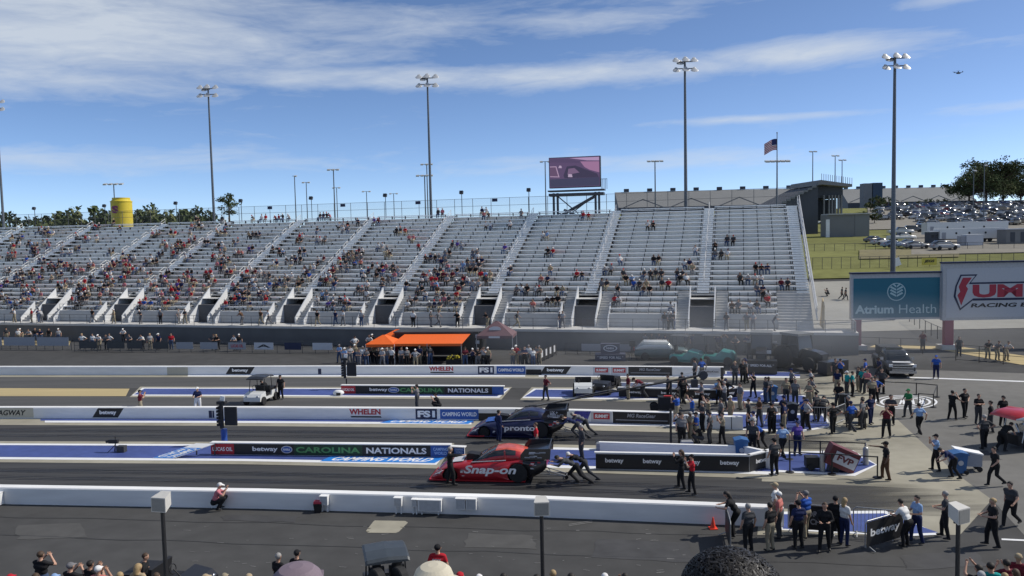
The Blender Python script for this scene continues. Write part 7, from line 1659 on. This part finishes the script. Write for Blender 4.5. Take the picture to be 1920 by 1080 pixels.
p = G(266, 1040, 1.5); person((p.x, p.y, .22), R(-80), 'sit', 'black', 'black', None, 'brown', 0, True, 'driver in black sitting on the open cart in the left foreground')
# the three heads closest to the camera
def close_head(label, px, yt, dp, hatm, kind, sk=0):
    q = AT(px, yt, dp); base = q.z - (1.345 if kind == 'hair' else 1.335)
    o = person((q.x, q.y - .1, base), 0, 'sit', 'charcoal', 'denim', 'grey' if kind != 'hair' else None, 'dark', sk, True, label)
    top = Vector((0, .10, 1.20)); m = MB(); r = random.Random(2)
    if kind == 'hair':
        for k in range(5200):
            a = r.uniform(0, 6.28); ph = math.acos(r.uniform(-.5, 1)); n = Vector((math.sin(ph) * math.cos(a), math.sin(ph) * math.sin(a), math.cos(ph)))
            b = top + Vector((n.x * .097, n.y * .104 - .018, n.z * .097 + .040)); sd_ = Vector((r.gauss(0, 1), r.gauss(0, 1), r.gauss(0, 1))).normalized(); sd_ = (sd_ - n * sd_.dot(n)).normalized(); c2 = n.cross(sd_)
            l = r.uniform(.016, .034); w2 = r.uniform(.0010, .0022); p0 = b; p1 = b + n * .009 + sd_ * l * .5; p2 = b + n * .003 + sd_ * l
            m.add([p0 - c2 * w2, p0 + c2 * w2, p1 + c2 * w2, p1 - c2 * w2, p2 + c2 * w2 * .4, p2 - c2 * w2 * .4], [(0, 1, 2, 3), (3, 2, 4, 5)], r.choice((0, 0, 0, 1)), True)
        m.ell(top + Vector((0, -.018, .040)), (.096, .103, .096), 18, 12, 0); h_ = m.build('hair', [mat('hair_black', (.010, .009, .009), .6, var=.3, scale=60, spec=.3), mat('hair_grey_strand', (.035, .034, .036), .5, spec=.4)], o); h_['kind'] = 'stuff'
    else:
        rg = []
        for z, rr in ((.02, 1.0), (.07, .97), (.11, .86), (.138, .62), (.15, .25)): rg.append([(top.x + rr * .112 * math.cos(2 * math.pi * i / 24), top.y - .01 + rr * .126 * math.sin(2 * math.pi * i / 24), top.z + z) for i in range(24)])
        m.loft(rg, 0)
        if kind == 'bucket': m.cyl((top.x, top.y, top.z + .0), (top.x, top.y, top.z + .03), .17, .112, n=24)
        else: m.prism([(top.x - .08, top.y + .1), (top.x + .08, top.y + .1), (top.x + .06, top.y + .2), (top.x - .06, top.y + .2)], top.z + .02, top.z + .035, 'z')
        m.build('hat', hatm, o)
    return o
close_head('large dark-haired head of the spectator closest to the camera', 1372, 1034, 1.98, None, 'hair', 1)
close_head('close spectator in mauve cap at the bottom edge, left of centre', 556, 1066, 3.4, mat('cap_mauve', (.17, .13, .16), .8, var=.15), 'cap')
close_head('close spectator in cream bucket hat before the roofed cart', 812, 1064, 5.2, mat('hat_cream', (.50, .46, .36), .8, var=.1), 'bucket')
# ---------------------------------------------------------------- speaker boxes on posts along the front of the near stand
def speaker_post(label, px, py, dp, rz):
    q = AT(px, py, dp); t = thing('speaker_post', label, 'speaker', (q.x, q.y, 0), rz, 'speaker posts along the near stand')
    m = MB(); m.cyl((0, 0, 0), (0, 0, q.z - .2), .055, n=8); m.build('post', BLACK, t)
    m = MB(); m.loft([[(-.22, -.16, q.z - .23), (.22, -.16, q.z - .23), (.22, -.16, q.z + .16), (-.22, -.16, q.z + .16)], [(-.14, .18, q.z - .12), (.14, .18, q.z - .12), (.14, .18, q.z + .24), (-.14, .18, q.z + .24)]], smooth=False); b_ = m.build('speaker_cabinet', mat('speaker_grey', (.52, .51, .48), .6, var=.05), t)
    m = MB(); m.box((0, -.168, q.z - .035), (.38, .014, .34)); m.build('grille', mat('grille_grey', (.22, .22, .21), .8, var=.15, scale=60), b_)
    m = MB(); m.cyl((0, .1, q.z - .3), (0, .1, q.z - .1), .03, n=6); m.build('bracket', DSTEEL, t)
speaker_post('grey speaker box on black post in the left foreground', 304, 941, 21.0, R(-14)); speaker_post('grey speaker box on black post in the centre foreground', 1015, 949, 22.0, R(2)); speaker_post('grey speaker box on black post in the right foreground', 1797, 962, 20.0, R(24))
# ---------------------------------------------------------------- thin tyre smoke drifting over the machines behind the far lanes
def smoke(name, label, x0, x1, y0, y1, z1, dens, seed):
    m = MB(); m.box(((x0 + x1) / 2, (y0 + y1) / 2, z1 / 2 + .05), (x1 - x0, y1 - y0, z1)); mm = bpy.data.materials.new(name); mm.use_nodes = True; t = mm.node_tree; t.nodes.clear()
    o_ = t.nodes.new('ShaderNodeOutputMaterial'); v = t.nodes.new('ShaderNodeVolumePrincipled'); v.inputs['Color'].default_value = (.86, .88, .90, 1); t.links.new(v.outputs[0], o_.inputs['Volume'])
    g = t.nodes.new('ShaderNodeTexCoord'); n = t.nodes.new('ShaderNodeTexNoise'); n.inputs['Scale'].default_value = .16; n.inputs['Detail'].default_value = 3; t.links.new(g.outputs['Object'], n.inputs['Vector'])
    gr = t.nodes.new('ShaderNodeTexGradient'); gr.gradient_type = 'SPHERICAL'; mp = t.nodes.new('ShaderNodeMapping'); mp.inputs['Location'].default_value = (-.5 * 2, -.5 * 2, -.45 * 2); mp.inputs['Scale'].default_value = (2, 2, 2); t.links.new(g.outputs['Generated'], mp.inputs[0]); t.links.new(mp.outputs[0], gr.inputs[0])
    r = t.nodes.new('ShaderNodeMapRange'); r.inputs[1].default_value = .35; r.inputs[2].default_value = .72; r.inputs[3].default_value = .15; r.inputs[4].default_value = dens; t.links.new(n.outputs[0], r.inputs[0]); r.inputs[3].default_value = dens * .25
    k = t.nodes.new('ShaderNodeMath'); k.operation = 'MULTIPLY'; t.links.new(r.outputs[0], k.inputs[0]); t.links.new(gr.outputs[1], k.inputs[1]); t.links.new(k.outputs[0], v.inputs['Density'])
    o = m.build(name, mm); o['kind'] = 'stuff'; o['label'] = label; o['category'] = 'smoke'; return o
smoke('smoke', 'thin grey tyre smoke drifting over the tractors and the right end of the stand', -6, 44, 53, 73.5, 7, .055, 1)

# things that share a description are told apart by their order from the left
by = {}
for o in bpy.data.objects:
    if o.parent is None and 'label' in o.keys() and o.get('kind') not in ('structure', 'stuff'): by.setdefault(o['label'], []).append(o)
for lab, os_ in by.items():
    if len(os_) > 1 and len(lab.split()) <= 12:
        os_.sort(key=lambda o: o.location.x / max(1, o.location.y))
        for k, o in enumerate(os_): o['label'] = lab + ', %s alike from left' % (ORD[k] if k < len(ORD) else 'last')
    elif len(os_) > 1:
        os_.sort(key=lambda o: o.location.x / max(1, o.location.y))
        for k, o in enumerate(os_): o['label'] = ' '.join(lab.split()[:16]) if len(lab.split()) > 14 else lab + ', ' + ('leftmost' if k == 0 else ORD[k] + ' leftward' if k < len(os_) - 1 else 'rightmost')
